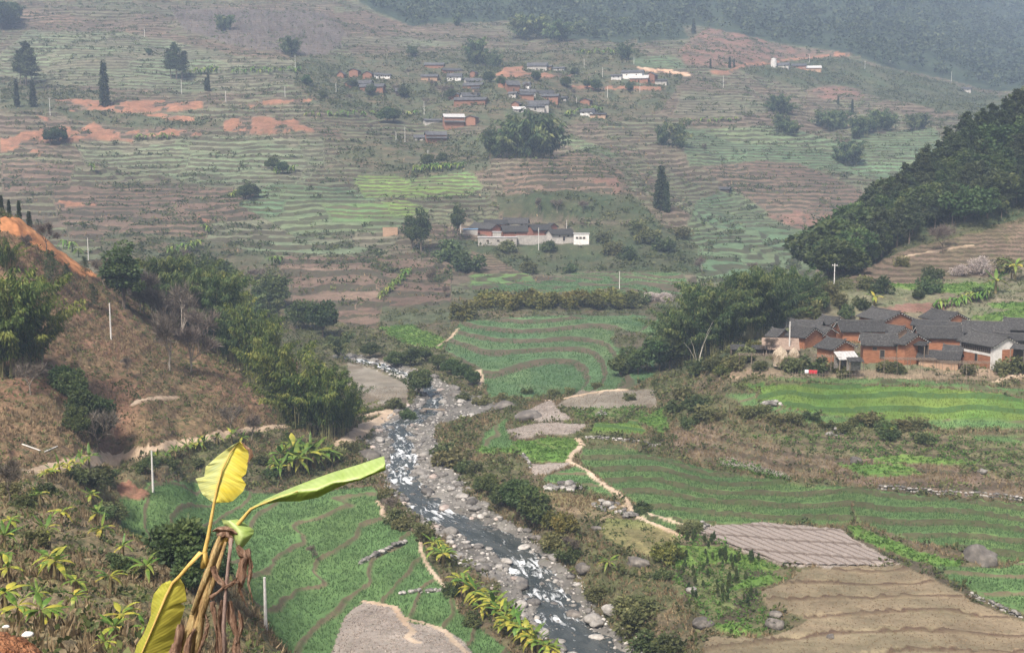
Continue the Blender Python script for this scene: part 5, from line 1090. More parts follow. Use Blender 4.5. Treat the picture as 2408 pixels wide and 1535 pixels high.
VH = [ # the walled village on the right: corner x, foot y, distance, side of the gable, long, gable, depth, eave y, rise, wall, label, extras
 (1445, 805, 300, 'R', 180, 183, 8, 712, 1.7, A, 'tall adobe house at the back with a wide orange gable above the long roof', dict()),
 (1865, 780, 303, 'R', 165, 140, 7, 712, 1.5, A, 'rearmost adobe house on the right, standing alone above a lower dark roof', dict()),
 (1870, 795, 295, 'R', 225, 20, 5, 756, .8, W_DARK, 'low dark roofed annex in front of the rearmost right house', dict(raft=False)),
 (1065, 785, 300, 'R', 100, 105, 6, 737, 1.2, A, 'small adobe house at the back left with a pale verge', dict()),
 (990, 805, 295, 'R', 200, 25, 6, 764, 1.1, T_, 'long low house at the back left with a whitish ridge', dict(raft=False)),
 (700, 862, 281, 'R', 65, 80, 5, 822, 1.1, T_, 'leftmost village house with a small pyramid shaped roof', dict(raft=False)),
 (888, 905, 274, 'R', 115, 122, 7, 826, 1.6, A, 'adobe house with a plain orange gable behind the bare tree', dict(gwin=False)),
 (1010, 875, 282, 'R', 85, 95, 6, 812, 1.3, A, 'adobe house with a sagging roof between two orange gables', dict()),
 (1150, 870, 285, 'L', 285, 50, 6.5, 780, 1.7, A, 'long adobe house in the middle, bare orange front under the longest roof', dict()),
 (1510, 845, 289, 'R', 155, 120, 6, 806, 1.3, T_, 'grey roofed house with a patched roof behind the middle front houses', dict()),
 (1085, 970, 260, 'R', 110, 145, 6.5, 908, 1.4, A, 'low adobe house at the front left with a broad orange gable', dict()),
 (1292, 972, 265, 'L', 225, 18, 6, 872, 1.6, A, 'front adobe house with a white dotted roof verge above grey footings', dict(win=(-.3,), doors=(.15,))),
 (1580, 980, 261, 'R', 50, 150, 7, 872, 1.6, A, 'front adobe house turned gable to the camera beside banana plants', dict()),
 (1690, 930, 271, 'L', 270, 45, 7, 824, 1.7, A, 'large adobe house with a pale edged roof and a windowless front', dict(doors=())),
 (1985, 850, 281, 'R', 105, 30, 6, 783, 1.2, W_DARK, 'dark low house squeezed between two larger roofs at the right', dict(raft=False)),
 (1998, 865, 279, 'L', 275, 20, 7, 790, 1.8, W_DARK, 'large house with a dark open timber front at the right', dict(win=(-.6, -.1, .4))),
 (2278, 855, 284, 'L', 220, 12, 7, 766, 1.8, W_DARK, 'high roofed dark house at the right edge of the photo', dict()),
 (2215, 880, 274, 'L', 280, 12, 5, 840, .9, W_DARK, 'low dark roof at the right edge in front of the high roofed house', dict(raft=False)),
 (1950, 1005, 258, 'R', 262, 20, 5, 982, 1.0, T_, 'low shed with a broad weathered roof left of the white house', dict(raft=False)),
 (1965, 965, 264, 'R', 105, 12, 4, 930, .8, T_, 'small grey roofed lean-to behind the low shed', dict(raft=False)),
]
for (xc, yb, D, sd_, lz, gz, W, ev, ri, wm, lab, kw) in VH:
    o, dim = corner_house('village_house', 6, xc, yb, D, sd_, lz, gz, W, ev, ri, wm, **kw)
    tag(o, lab, 'house', 'houses of the walled village')
# the house with the white gable
o, (L, W, h) = corner_house('village_house', 6, 2190, 1012, 257, 'R', 225, 170, 7, 888, 1.6, W_ADOBE)
tag(o, 'front house with a white plastered gable and a dark timber balcony', 'house', 'houses of the walled village')
x, y = L / 2, W / 2; hb = h * .37
link('balcony_recess', MB().box((-.25, -y - .03, h * .76), (L - 1.0, .10, h * .46)).mesh('balcony_recess', [W_DARK]), o)
bl = MB()
for k in range(16): bl.box((-x + .6 + k * (L - 1.4) / 15, -y - .11, h * .68), (.07, .06, h * .26))
bl.box((-.25, -y - .12, h * .81), (L - 1.0, .08, .09)); link('balcony_railing', bl.mesh('balcony_railing', [M_WOOD]), o)
link('plaster_band', MB().box((0, -y - .035, h * .455), (L + .02, .08, h * .15)).mesh('plaster_band', [W_WHITE]), o)
link('plaster_post', MB().box((-x + .22, -y - .045, h * .72), (.42, .10, h * .40)).mesh('plaster_post', [W_WHITE]), o)
link('plaster_post', MB().box((x - .32, -y - .045, h * .5 - 1), (.62, .11, h + 2)).mesh('plaster_post', [W_WHITE]), o)
gp = MB(); gx = x + .05
gp.add([(gx, -y, -2), (gx, y, -2), (gx, y, h), (gx, 0, h + 1.55), (gx, -y, h)], [(0, 1, 2, 3, 4)]); gp.box((x + .02, 0, h * .5 - 1), (.05, W - .02, h + 2)); link('white_gable', gp.mesh('white_gable', [W_WHITE]), o)
link('adobe_panel', MB().box((gx + .03, .95, h * .42 - 1), (.06, W * .60, h * .66 + 2)).mesh('adobe_panel', [W_ADOBE]), o)
link('door', DOOR, o, (.1, -y - .02, -.1), 0, (.8, 1, .8))
# porch of the gable house
# open sheds with posts
def shed(u, v, D, L, W, h, tilt, rmat, lab, yaw=0, name='open_shed', wall=None):
    p = at(u, v, D); r = empty(name, p, yaw - math.atan2(p.x, p.y)); m = MB(); rows = int(L / .35)
    for i in range(rows):
        x = -L / 2 + (i + .5) * L / rows; m.box((x, 0, h + .04 * (i % 2)), (L / rows * 1.02, W, .10), 0, None)
    me = m.mesh('roof', [rmat]); rf = link('roof', me, r); rf.rotation_euler[0] = tilt; rf.location[2] = h * (1 - math.cos(tilt)); rf.location[1] = h * math.sin(tilt)
    for sx in (-1, 1):
        for sy in (-1, 1): link('post', MB().tube([(sx * L * .46, sy * W * .42, -1.5), (sx * L * .46, sy * W * .42, h + sy * W * .42 * math.sin(tilt))], .09, 5).mesh('post', [M_WOOD]), r)
    if wall: link('back_wall', MB().box((0, W * .4, h * .45 - .8), (L * .94, .2, h * .9 + 1.4)).mesh('back_wall', [wall]), r)
    return tag(r, lab, 'shed')
zp = lambda x, y: Z(6, (x, y))[0]
for (x, y, D, L, W, h, ti, rm, lab, yw, wl) in [
  (722, 940, 268, 8.0, 5, 2.0, .40, R_THATCH, 'wide shed with a light brown thatched roof at the left of the village', .05, W_DARK),
  (428, 940, 268, 3.2, 2.6, 1.3, .30, R_TILE, 'small grey roofed hut at the far left of the village', .1, W_DARK),
  (575, 945, 267, 3.4, 2.4, 1.4, .25, R_TILE, 'low tiled shelter left of the thatched shed', 0, W_DARK),
  (1180, 1000, 256, 4.6, 3.2, 1.3, .42, R_PALE, 'lean-to with pale sheets on its roof beside the front left house', .45, W_STONE),
  (1240, 1015, 254, 3.2, 2.0, .9, .35, R_TILE, 'lowest lean-to of grey boards in front of the pale sheeted one', .4, W_STONE),
  (1688, 925, 262, 3.2, 2.0, 1.6, .35, R_TILE, 'tiled porch roof leaning on the gable of the banana side house', -.5, W_DARK),
  (2370, 950, 255, 3.0, 2.5, 1.6, .3, R_TILE, 'tiled lean-to behind the white gabled house at the right edge', -.3, W_DARK)]:
    shed(*zp(x, y), D, L, W, h, ti, rm, lab, yw, wall=wl)
# haystacks
def haystack(u, v, D, w, h, lab, seed):
    p = at(u, v, D); V = []; F = []; n = 22; prof = [(.86, -.4), (.98, .1), (1, .25), (.96, .45), (.78, .65), (.45, .85), (.14, .97), (.05, 1.06)]; r = np.random.RandomState(seed)
    for a, z in prof:
        for k in range(n): q = a * w / 2 * (1 + .07 * r.normal()); V.append((q * math.cos(6.283 * k / n), q * math.sin(6.283 * k / n), z * h))
    for i in range(len(prof) - 1):
        for k in range(n): F.append((i * n + k, i * n + (k + 1) % n, (i + 1) * n + (k + 1) % n, (i + 1) * n + k))
    F.append(tuple((len(prof) - 1) * n + k for k in range(n)))
    e = empty('haystack', p); link('straw_heap', new_mesh('straw_heap', V, F, [M_STRAW]), e); link('pole_tip', MB().tube([(0, 0, h * .8), (.05, 0, h * 1.16)], .05, 5).mesh('pole_tip', [M_WOOD]), e)
    lv = Leaves(); ph = r.rand(500) * 6.283; zz = r.rand(500); rad = np.interp(zz, [q[1] for q in prof], [q[0] for q in prof]) * w / 2
    Vq, Fq = leaf_quads(np.stack([np.cos(ph) * rad, np.sin(ph) * rad, zz * h], 1), np.stack([np.cos(ph) * .5, np.sin(ph) * .5, -np.ones(500)], 1), .5, .07, r); lv.add(Vq, Fq, r.rand(500)); link('loose_straw', lv.mesh('loose_straw', L_GRASS), e)
    tag(e, lab, 'haystack', 'haystacks by the village')
haystack(*zp(722, 990), 258, 3.3, 2.9, 'left and larger of the two pointed haystacks in front of the thatched shed', 3)
haystack(*zp(815, 985), 260, 2.4, 2.6, 'right and smaller of the two pointed haystacks in front of the thatched shed', 4)
# washing, trellises, fence
p = at(*zp(932, 1095), 251); c = empty('washing_line', p, -.3); link('line_post', MB().tube([(-1.9, 0, -1), (-1.9, 0, 1.3)], .05, 5).mesh('line_post', [M_WOOD]), c); link('line_post', MB().tube([(1.3, 0, -1), (1.3, 0, 1.3)], .05, 5).mesh('line_post', [M_WOOD]), c); link('line', MB().tube([(-1.9, 0, 1.2), (-.3, 0, 1.1), (1.3, 0, 1.2)], .015, 4).mesh('line', [M_WOOD]), c)
tag(c, 'washing line at the edge of the wheat below the village', 'washing line')
def cloth(x, w, h, mat, lab):
    V = []; F = []; n = 7
    for j in range(5):
        for i in range(n): V.append((x + w * (i / (n - 1) - .5), .07 * math.sin(i * 1.9 + x * 3) * (j + 1) / 4 - .03, 1.15 - h * j / 4))
    for j in range(4):
        for i in range(n - 1): k = j * n + i; F.append((k, k + 1, k + n + 1, k + n))
    me = new_mesh('cloth', V, F, [mat], smooth=True); o = link('cloth', me, None, p, -.3); so = o.modifiers.new('thickness', 'SOLIDIFY'); so.thickness = .02; tag(o, lab, 'cloth')
cloth(.42, 1.75, .85, M_RED, 'red cloth hung out to dry on the washing line'); cloth(-.82, .75, .75, M_WHITEC, 'white cloth hung beside the red cloth on the washing line')
def trellis(x0, x1, y, D, lab, h=1.7, dep=2.6):
    a = at(*zp(x0, y), D); b = at(*zp(x1, y), D - 1); L = (b - a).length; r = empty('trellis', a, math.atan2(b.y - a.y, b.x - a.x)); n = max(3, int(L / 2.2)); R = random.Random(int(x0))
    for k in range(n + 1): link('post', MB().tube([(L * k / n, 0, -1.5), (L * k / n + R.uniform(-.1, .1), .05, h)], .05, 4).mesh('post', [M_WOOD]), r)
    for k in range(n + 1): link('post', MB().tube([(L * k / n, dep, -1.5), (L * k / n, dep, h + .1)], .05, 4).mesh('post', [M_WOOD]), r)
    for k in range(int(L / .45)): link('pole', MB().tube([(k * .45, -.3 + R.uniform(-.3, .2), h + R.uniform(0, .1)), (k * .45 + R.uniform(-.2, .2), dep + .3, h + .1 + R.uniform(0, .1))], .035, 3).mesh('pole', [M_WOOD]), r)
    for q in (0, .5, 1): link('beam', MB().tube([(-.4, dep * q, h), (L + .4, dep * q, h + .05)], .045, 4).mesh('beam', [M_WOOD]), r)
    tag(r, lab, 'trellis', 'bean trellises below the village houses')
trellis(440, 700, 1010, 259, 'stick trellis left of the haystacks, below the small huts'); trellis(1440, 1800, 1040, 255, 'long stick trellis below the gable house and the shed'); trellis(1840, 2180, 1065, 252, 'stick trellis with sagging poles below the white gabled house'); trellis(960, 1130, 1020, 256, 'short trellis under the front left house')
def brush_fence(x0, x1, y0, y1, D, lab):
    a = at(*zp(x0, y0), D); b = at(*zp(x1, y1), D); r = empty('stick_fence', a); n = int((b - a).length / .55); R = random.Random(int(x0)); me = [MB().tube([(0, 0, -.6), (R.uniform(-.08, .08), 0, R.uniform(.7, 1.1))], .035, 3).mesh('stake', [M_WOOD]) for _ in range(5)]
    for k in range(n + 1): q = (b - a) * (k / n); link('stake', me[k % 5], r, q)
    link('rail', MB().tube([(0, 0, .55), tuple(b - a + Vector((0, 0, .55)))], .03, 4).mesh('rail', [M_WOOD]), r); tag(r, lab, 'fence', 'stick fences along the wheat')
brush_fence(620, 1500, 1100, 1108, 250, 'stick fence between the village and the wheat, left stretch'); brush_fence(1520, 2200, 1110, 1150, 250, 'stick fence between the village and the wheat, right stretch')
# ------------------------------------------------------------------ the hamlet in the middle
MH = [
 (1060, 118, 566, 'R', 155, 72, 6, 80, 1.8, W_BRICK, 'left brick house of the middle hamlet beside the blue roofed shed', {}),
 (1160, 70, 590, 'R', 150, 20, 6, 48, 1.6, W_BRICK, 'upper left grey roofed house of the middle hamlet', {}),
 (1305, 75, 590, 'R', 165, 15, 7, 42, 2.0, W_GREY, 'highest house of the middle hamlet with windows under the eaves', dict(win=(-.5, .1, .6))),
 (1145, 140, 562, 'L', 165, 12, 7, 98, 2.0, W_BRICK, 'front centre brick house of the middle hamlet with a plain front', dict(win=(0,))),
 (1350, 128, 570, 'L', 125, 42, 6.5, 88, 1.9, W_BRICK, 'brick house of the middle hamlet right of the centre with its gable to the left', {}),
 (1462, 100, 582, 'R', 25, 55, 5, 68, 1.4, W_BRICK, 'small brick house of the middle hamlet seen by its gable', {}),
 (1480, 165, 555, 'L', 150, 42, 6.5, 118, 1.7, W_GREY, 'right house of the middle hamlet with a brick gable and pale front', dict(win=(-.3, .5), doors=(.1,)))]
for (xc, yb, D, sd_, lz, gz, W, ev, ri, wm, lab, kw) in MH:
    o, dim = corner_house('hamlet_house', 5, xc, yb, D, sd_, lz, gz, W, ev, ri, wm, fine=True, raft=False, deep=3, **kw); tag(o, lab, 'house', 'houses of the middle hamlet')
def flat_house(zn, x0, x1, ytop, yb, D, wmat, lab, name='flat_roofed_house', W=5, wins=(), rmat=R_PALE, grp='houses of the middle hamlet', over=.25):
    u, v = Z(zn, ((x0 + x1) / 2, yb))[0]; p = at(u, v, D); s = .34 * D / FPX; L = (x1 - x0) * s; h = (yb - ytop) * s; r = empty(name, p + Vector((0, W / 2, 0)), -math.atan2(p.x, p.y))
    link('wall', MB().box((0, 0, h / 2 - 1.5), (L, W, h + 3)).mesh('wall', [wmat]), r); link('roof', MB().box((0, 0, h + .1), (L + 2 * over, W + 2 * over, .22)).mesh('roof', [rmat]), r)
    for q in wins:
        o = link('window', WIN, r, (q * L / 2, -W / 2 - .02, h * .58), 0, 1.25); link('window_bar', PANE, o)
    tag(r, lab, 'house' if h > 2 else 'shed', grp)
flat_house(5, 1632, 1738, 118, 182, 550, W_WHITE, 'white flat roofed house at the right end of the middle hamlet', wins=(-.55, -.1, .35))
flat_house(5, 968, 1235, 142, 195, 548, W_GREY, 'long grey building with square windows below the middle hamlet', wins=(-.5, 0.05, .5, .75))
flat_house(5, 1070, 1128, 105, 138, 560, W_GREY, 'little grey outbuilding with a white tank in front of the middle hamlet', W=3)
flat_house(5, 672, 742, 66, 100, 575, W_WHITE, 'small white hut left of the middle hamlet beyond the dark tree', W=3, wins=(-.2,))
flat_house(5, 865, 965, 86, 108, 568, W_GREY, 'shed with a pale blue sheet roof at the left end of the middle hamlet', W=4, rmat=M_BLUE)
flat_house(5, 310, 412, 75, 136, 560, W_TAN, 'tan roofless mud wall on the hillside left of the dark trees', name='mud_wall', W=1.2, rmat=W_TAN, over=.0)
u, v = Z(5, (1340, 166))[0]; p = at(u, v, 552); cw = empty('compound_wall', p, -math.atan2(p.x, p.y)); link('wall', MB().box((0, 0, .3), (14, .35, 4.0)).mesh('wall', [W_GREY]), cw); link('coping', MB().box((0, 0, 2.36), (14.2, .5, .12)).mesh('coping', [R_PALE]), cw); tag(cw, 'grey plastered compound wall in front of the middle hamlet', 'wall')
# ------------------------------------------------------------------ the scattered village on the far slope
AD, TN_, WH, GR = wall_material('far_adobe_wall', (.17, .09, .06), (.24, .125, .085), (.29, .165, .115)), W_TAN, W_WHITE, W_GREY
FH = [(2, 0, 50, 490, 515, 540, AD), (2, 80, 150, 478, 492, 542, AD), (2, 175, 245, 495, 513, 541, AD), (2, 247, 312, 505, 517, 546, WH), (2, 318, 364, 513, 521, 548, WH), (2, 52, 122, 562, 580, 616, AD), (2, 124, 236, 555, 576, 602, GR), (2, 155, 322, 580, 601, 637, AD), (2, 395, 472, 612, 631, 662, W_DARK),
      (2, 575, 692, 513, 531, 560, TN_), (2, 600, 732, 434, 450, 472, AD), (2, 720, 850, 474, 490, 503, AD), (2, 757, 858, 508, 530, 560, WH), (2, 920, 960, 493, 503, 532, AD), (2, 872, 1012, 540, 560, 578, GR), (2, 870, 1005, 572, 592, 614, AD), (2, 927, 976, 604, 613, 642, TN_),
      (2, 770, 850, 640, 658, 690, AD), (2, 848, 978, 640, 665, 690, GR), (2, 805, 1032, 674, 692, 727, AD), (2, 1120, 1156, 553, 570, 602, AD), (2, 1157, 1252, 555, 588, 632, AD), (2, 1284, 1332, 568, 582, 612, WH), (2, 1182, 1240, 636, 647, 677, GR), (2, 1252, 1362, 620, 638, 652, GR), (2, 1254, 1352, 640, 656, 686, AD),
      (2, 1376, 1492, 625, 646, 663, GR), (2, 1386, 1532, 650, 667, 697, AD), (2, 1534, 1588, 668, 678, 702, GR), (2, 1208, 1266, 702, 720, 742, AD), (2, 1268, 1460, 695, 720, 740, GR), (2, 1284, 1422, 722, 737, 762, GR), (2, 1205, 1292, 738, 756, 776, GR), (2, 1682, 1757, 683, 697, 722, AD), (2, 1682, 1777, 750, 772, 802, WH), (2, 1745, 1857, 783, 792, 816, TN_),
      (2, 1312, 1450, 434, 456, 490, GR), (2, 1442, 1482, 454, 462, 486, TN_), (2, 1488, 1570, 464, 474, 492, GR), (2, 1966, 2116, 485, 503, 552, WH), (2, 1892, 1966, 518, 526, 553, WH), (2, 2022, 2150, 520, 542, 572, AD), (2, 2136, 2206, 503, 521, 572, AD), (2, 2174, 2276, 548, 560, 586, GR),
      (2, 726, 870, 783, 835, 886, AD), (2, 887, 966, 803, 815, 860, AD), (2, 590, 710, 824, 836, 852, GR), (2, 602, 746, 905, 955, 986, AD), (2, 526, 603, 933, 950, 972, GR),
      (3, 712, 790, 434, 451, 471, GR), (3, 812, 905, 440, 456, 476, AD), (3, 880, 1006, 455, 471, 492, TN_), (3, 1980, 2046, 604, 616, 640, GR), (3, 302, 380, 1294, 1306, 1326, W_DARK)]
_fl = []
CN = {id(AD): 'adobe house', id(TN_): 'tan mud house', id(WH): 'white house', id(GR): 'grey walled house', id(W_DARK): 'dark timber hut'}
rs = np.random.RandomState(77)
for (zn, x0, x1, yt, ye, yb, wm) in FH:
    u, v = Z(zn, ((x0 + x1) / 2, yb))[0]; p = hit(u, v, 450); s = .34 * p.y / FPX; L = max(3.2, (x1 - x0) * s - .6); W = min(7, max(4, L * .75)); h = max(1.6, (yb - ye) * s); rise = min(.42 * W, max(.9, (ye - yt) * s * .9))
    r_ = rs.uniform(-.35, .35); gab = (x1 - x0) < 85 and wm is AD; tier = (ye - yt) > 40
    if gab: L, W, r_ = 7.0, max(4, L), 1.25
    if tier: h += (ye - yt) * s * .45; rise = 1.8
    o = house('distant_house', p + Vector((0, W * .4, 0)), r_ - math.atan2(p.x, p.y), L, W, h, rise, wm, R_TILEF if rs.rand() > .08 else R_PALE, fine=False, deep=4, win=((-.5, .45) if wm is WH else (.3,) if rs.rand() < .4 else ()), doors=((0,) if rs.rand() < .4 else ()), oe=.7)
    if tier: 
        m = MB(); m.add([(-L / 2 - .4, -W / 2 - 1.5, h * .55), (L / 2 + .4, -W / 2 - 1.5, h * .55), (L / 2 + .4, -W / 2, h * .55 + .8), (-L / 2 - .4, -W / 2, h * .55 + .8)], [(0, 1, 2, 3)]); m.add([(-L / 2 - .4, -W / 2 - 1.5, h * .55 - .12), (L / 2 + .4, -W / 2 - 1.5, h * .55 - .12), (L / 2 + .4, -W / 2, h * .55 + .68), (-L / 2 - .4, -W / 2, h * .55 + .68)], [(3, 2, 1, 0)]); link('porch_roof', m.mesh('porch_roof', [R_TILEF]), o)
    _fl.append((u, v, o, CN[id(wm)]))
def zone_name(u, v):
    if u > 1640: return 'near the red road on the upper right slope'
    if v > 262: return 'below the far village, above the terraces'
    if u > 1430: return 'in the right cluster of the far village'
    if u > 1180: return 'in the middle cluster of the far village' if v < 200 else 'in the lower right part of the far village'
    if u > 975: return 'in the upper centre of the far village' if v < 200 else 'in the lower centre of the far village'
    return 'in the left cluster of the far village'
_g = {}
for u, v, o, k in _fl: _g.setdefault((k, zone_name(u, v)), []).append((u, o))
for (k, zn_), it in _g.items(): number_group(it, k, zn_, 'house', f'{k}s {zn_}')
for k, (zn, x, y) in enumerate([(3, 676, 462)]):
    p = hit(*Z(zn, (x, y))[0], 500); e = empty('water_tank', p); link('tank', MB().tube([(0, 0, -1), (0, 0, 5)], 2.6, 12).mesh('tank', [W_WHITE]), e); link('tank_top', MB().tube([(0, 0, 5), (0, 0, 6.6), (0, 0, 7)], [2.0, 2.2, .6], 12).mesh('tank_top', [W_WHITE]), e); tag(e, 'small white tower beside the red road on the upper right slope', 'water tank')
# ------------------------------------------------------------------ trees, bamboo and bushes where the photo has them
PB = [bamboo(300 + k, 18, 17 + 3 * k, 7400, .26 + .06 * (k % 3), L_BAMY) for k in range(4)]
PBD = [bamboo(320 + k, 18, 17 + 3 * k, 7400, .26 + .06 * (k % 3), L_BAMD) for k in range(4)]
PBF = [bamboo(340 + k, 16, 16 + 3 * k, 1700, .28 + .07 * (k % 3), L_BAMF, (.11, .04)) for k in range(4)]
PARCH = bamboo(360, 18, 3, 1100, .75, L_BAMY, droop=1.5)
PPI = [pine(400 + k, 14, 3600) for k in range(4)]
PYP = [pine(410 + k, 5, 1500, w=.62, first=.12, flat=.8) for k in range(2)]
PCO = [conifer(420 + k, 16, 2600, [.2, .28, .36][k]) for k in range(3)]
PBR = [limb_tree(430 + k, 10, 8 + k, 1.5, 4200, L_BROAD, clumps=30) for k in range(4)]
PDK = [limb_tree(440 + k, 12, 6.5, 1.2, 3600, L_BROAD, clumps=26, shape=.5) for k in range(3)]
PBU = [bush(450 + k, 3, 2.2, 1300) for k in range(3)] + [bush(456 + k, 3, 2.0, 1100, L_BUSHM) for k in range(3)]
PBUY = [bush(460 + k, 3, 2.2, 1300, L_BUSHY) for k in range(2)]
PBLO = [bush(470 + k, 6, 3.6, 1800, L_BLOSSOM, lsz=.05) for k in range(2)]
PBT = [bare_tree(480 + k, 10, [M_BARKP, M_BARK][k % 2], 1700) for k in range(5)]
PBAN = [banana_far_mesh(490 + k) for k in range(4)]; PBANY = [banana_far_mesh(495 + k, L_BANY) for k in range(2)]
KIND = {'bamboo': ('bamboo_clump', PB, 18), 'dbamboo': ('bamboo_clump', PBD, 18), 'fbamboo': ('bamboo_clump', PBF, 16), 'arch': ('bamboo_clump', [PARCH], 18), 'pine': ('pine_tree', PPI, 14), 'ypine': ('young_pine', PYP, 5), 'conifer': ('conifer_tree', PCO, 16),
        'broad': ('broadleaf_tree', PBR, 10), 'dark': ('broadleaf_tree', PDK, 12), 'bush': ('bush', PBU, 2.2), 'ybush': ('bush', PBUY, 2.2), 'blossom': ('blossom_bush', PBLO, 3.6), 'bare': ('bare_tree', PBT, 10)}
R7 = random.Random(70)
def plant(kind, u, vb, hpx, D=None, wide=1.0, idx=None, y0=100):
    nm, protos, h0 = KIND[kind]; p = hit(u, vb, y0) if D is None else spot(u, vb, D)
    h = hpx * p.y / FPX; s = h / h0; pr = protos[R7.randrange(len(protos)) if idx is None else idx]
    return thing(nm, p - Vector((0, 0, .08 * h0 * s * .2)), R7.uniform(0, 6.28), (s * wide, s * wide, s), pr)
CAT = {'bamboo': 'bamboo', 'dbamboo': 'bamboo', 'fbamboo': 'bamboo', 'arch': 'bamboo', 'pine': 'tree', 'ypine': 'tree', 'conifer': 'tree', 'broad': 'tree', 'dark': 'tree', 'bush': 'bush', 'ybush': 'bush', 'blossom': 'bush', 'bare': 'tree'}
def group_of(kind, spots, desc, where, group, **kw):
    """spots: (u, v of the foot, height in pixels[, distance[, width factor]])"""
    it = [(s[0] + .001 * i, plant(kind, s[0], s[1], s[2], s[3] if len(s) > 3 else None, s[4] if len(s) > 4 else kw.get('wide', 1.0))) for i, s in enumerate(spots)]
    number_group(it, desc, where, CAT[kind], group)
# left: bamboo on and behind the brown spur
group_of('bamboo', [(5, 880, 270), (40, 878, 300), (78, 870, 265), (20, 640, 105)], 'tall yellow-green bamboo clump', 'on the brown spur at the left edge', 'bamboo at the left edge')
tag(plant('arch', 70, 868, 180, None, 1.15), 'single arching bamboo plume leaning right over the brown slope', 'bamboo')
group_of('dbamboo', [(385, 800, 190, 296), (420, 815, 215, 296), (455, 830, 225, 294), (490, 850, 235, 292), (520, 860, 220, 290), (545, 890, 190, 284), (575, 905, 200, 281), (470, 800, 210, 310), (520, 810, 200, 312)], 'dark bamboo clump', 'behind the crest of the brown spur', 'bamboo behind the spur', wide=.85)
group_of('bamboo', [(350, 770, 150, 300), (510, 800, 200, 306), (600, 930, 230, 272), (640, 930, 190, 276), (560, 830, 190, 304), (620, 880, 150, 296)], 'yellow-green bamboo clump', 'among the dark bamboo behind the brown spur', 'light bamboo behind the spur', wide=.85)
group_of('bamboo', [(668, 1000, 225, 246), (700, 1012, 240, 243), (735, 1020, 230, 241), (770, 1025, 215, 240), (805, 1025, 170, 243), (830, 985, 125, 252)], 'big bamboo clump', 'beside the dirt track above the river', 'bamboo beside the dirt track', wide=.92)
group_of('fbamboo', [(800, 850, 75, 340), (640, 780, 70, 400), (600, 770, 75, 395)], 'feathery bamboo', 'beyond the big riverside bamboo', 'bamboo beyond the riverside')
group_of('broad', [(715, 822, 70, 390), (760, 830, 85, 380), (530, 700, 95, 430), (480, 690, 100, 430), (440, 690, 110, 425), (620, 720, 60, 420), (640, 705, 70, 425)], 'round dark tree', 'in the gully behind the brown spur', 'round trees in the gully')
group_of('broad', [(175, 960, 95), (150, 930, 70), (200, 1010, 110), (230, 1045, 110), (185, 1030, 80)], 'dark leafy tree', 'in the hollow on the brown spur', 'trees in the hollow of the spur', wide=.8)
tag(plant('dark', 290, 690, 160, 278, 1.25, 1), 'tall full-crowned green tree on the crest of the brown spur', 'tree')
group_of('ypine', [(120, 665, 75), (155, 668, 48), (200, 645, 42), (218, 725, 58)], 'young pine', 'on the brown spur below the orange cut', 'young pines on the spur', wide=1.15)
group_of('conifer', [(5, 512, 45, 290), (22, 512, 42, 290), (45, 508, 48, 291), (68, 512, 42, 292), (-12, 512, 40, 290)], 'dark young conifer', 'on the skyline above the orange cut', 'young conifers above the orange cut', wide=1.1)
group_of('bare', [(400, 872, 190), (447, 876, 180), (385, 815, 150, 288), (340, 790, 150, 288), (425, 800, 170, 292), (360, 745, 150, 300), (330, 745, 120, 286), (410, 840, 150, 286), (470, 845, 170, 281), (435, 850, 190, 283), (365, 790, 130, 287)], 'bare pale-stemmed tree', 'in front of the dark bamboo on the brown spur', 'bare trees on the spur', wide=.85)
group_of('bare', [(72, 928, 110), (228, 1065, 170), (62, 600, 70), (108, 588, 95), (245, 655, 95, 286), (540, 1018, 95), (592, 1035, 85), (20, 1180, 150), (300, 880, 60)], 'leafless tree', 'on the brown slope left of the river', 'leafless trees on the left slope')
# the big dark bamboo grove by the village
group_of('dbamboo', [(1585, 845, 175, 302), (1610, 850, 190, 300), (1640, 855, 205, 297), (1670, 852, 215, 296), (1700, 850, 200, 297), (1725, 845, 205, 299), (1755, 838, 200, 302), (1785, 830, 195, 305), (1815, 820, 185, 308), (1840, 815, 180, 310), (1865, 800, 150, 316), (1890, 785, 120, 322), (1650, 820, 200, 312), (1710, 810, 190, 315), (1770, 800, 180, 318)], 'dark bamboo clump', 'in the grove left of the walled village', 'bamboo grove by the village', wide=.95)
group_of('broad', [(1550, 872, 80), (1575, 850, 100, 300), (1500, 880, 60), (1460, 885, 50), (1480, 875, 60)], 'dark rounded tree', 'at the foot of the village bamboo grove', 'trees at the foot of the bamboo grove')
cl = MB()
for k, (dx, dz, yy) in enumerate([(3.0, 9.5, 0), (3.8, 11.5, .6), (2.2, 8.0, -.5), (-1.8, 7.0, .4), (-3.4, 6.2, .2)]): cl.tube([(k * .15 - .3, yy, -.5), (dx * .25, yy, dz * .4), (dx * .6, yy, dz * .75), (dx, yy, dz)], [.06, .05, .035, .015], 4)
p = hit(*Z(6, (150, 1045))[0], 100); e = empty('bare_bamboo_poles', p); link('culms', cl.mesh('culms', [rough_mat('dry_culm', (.30, .28, .22), (.50, .48, .42), 3, .8)]), e); tag(e, 'thin pale bare bamboo stems sticking up before the dark bamboo grove', 'bamboo')
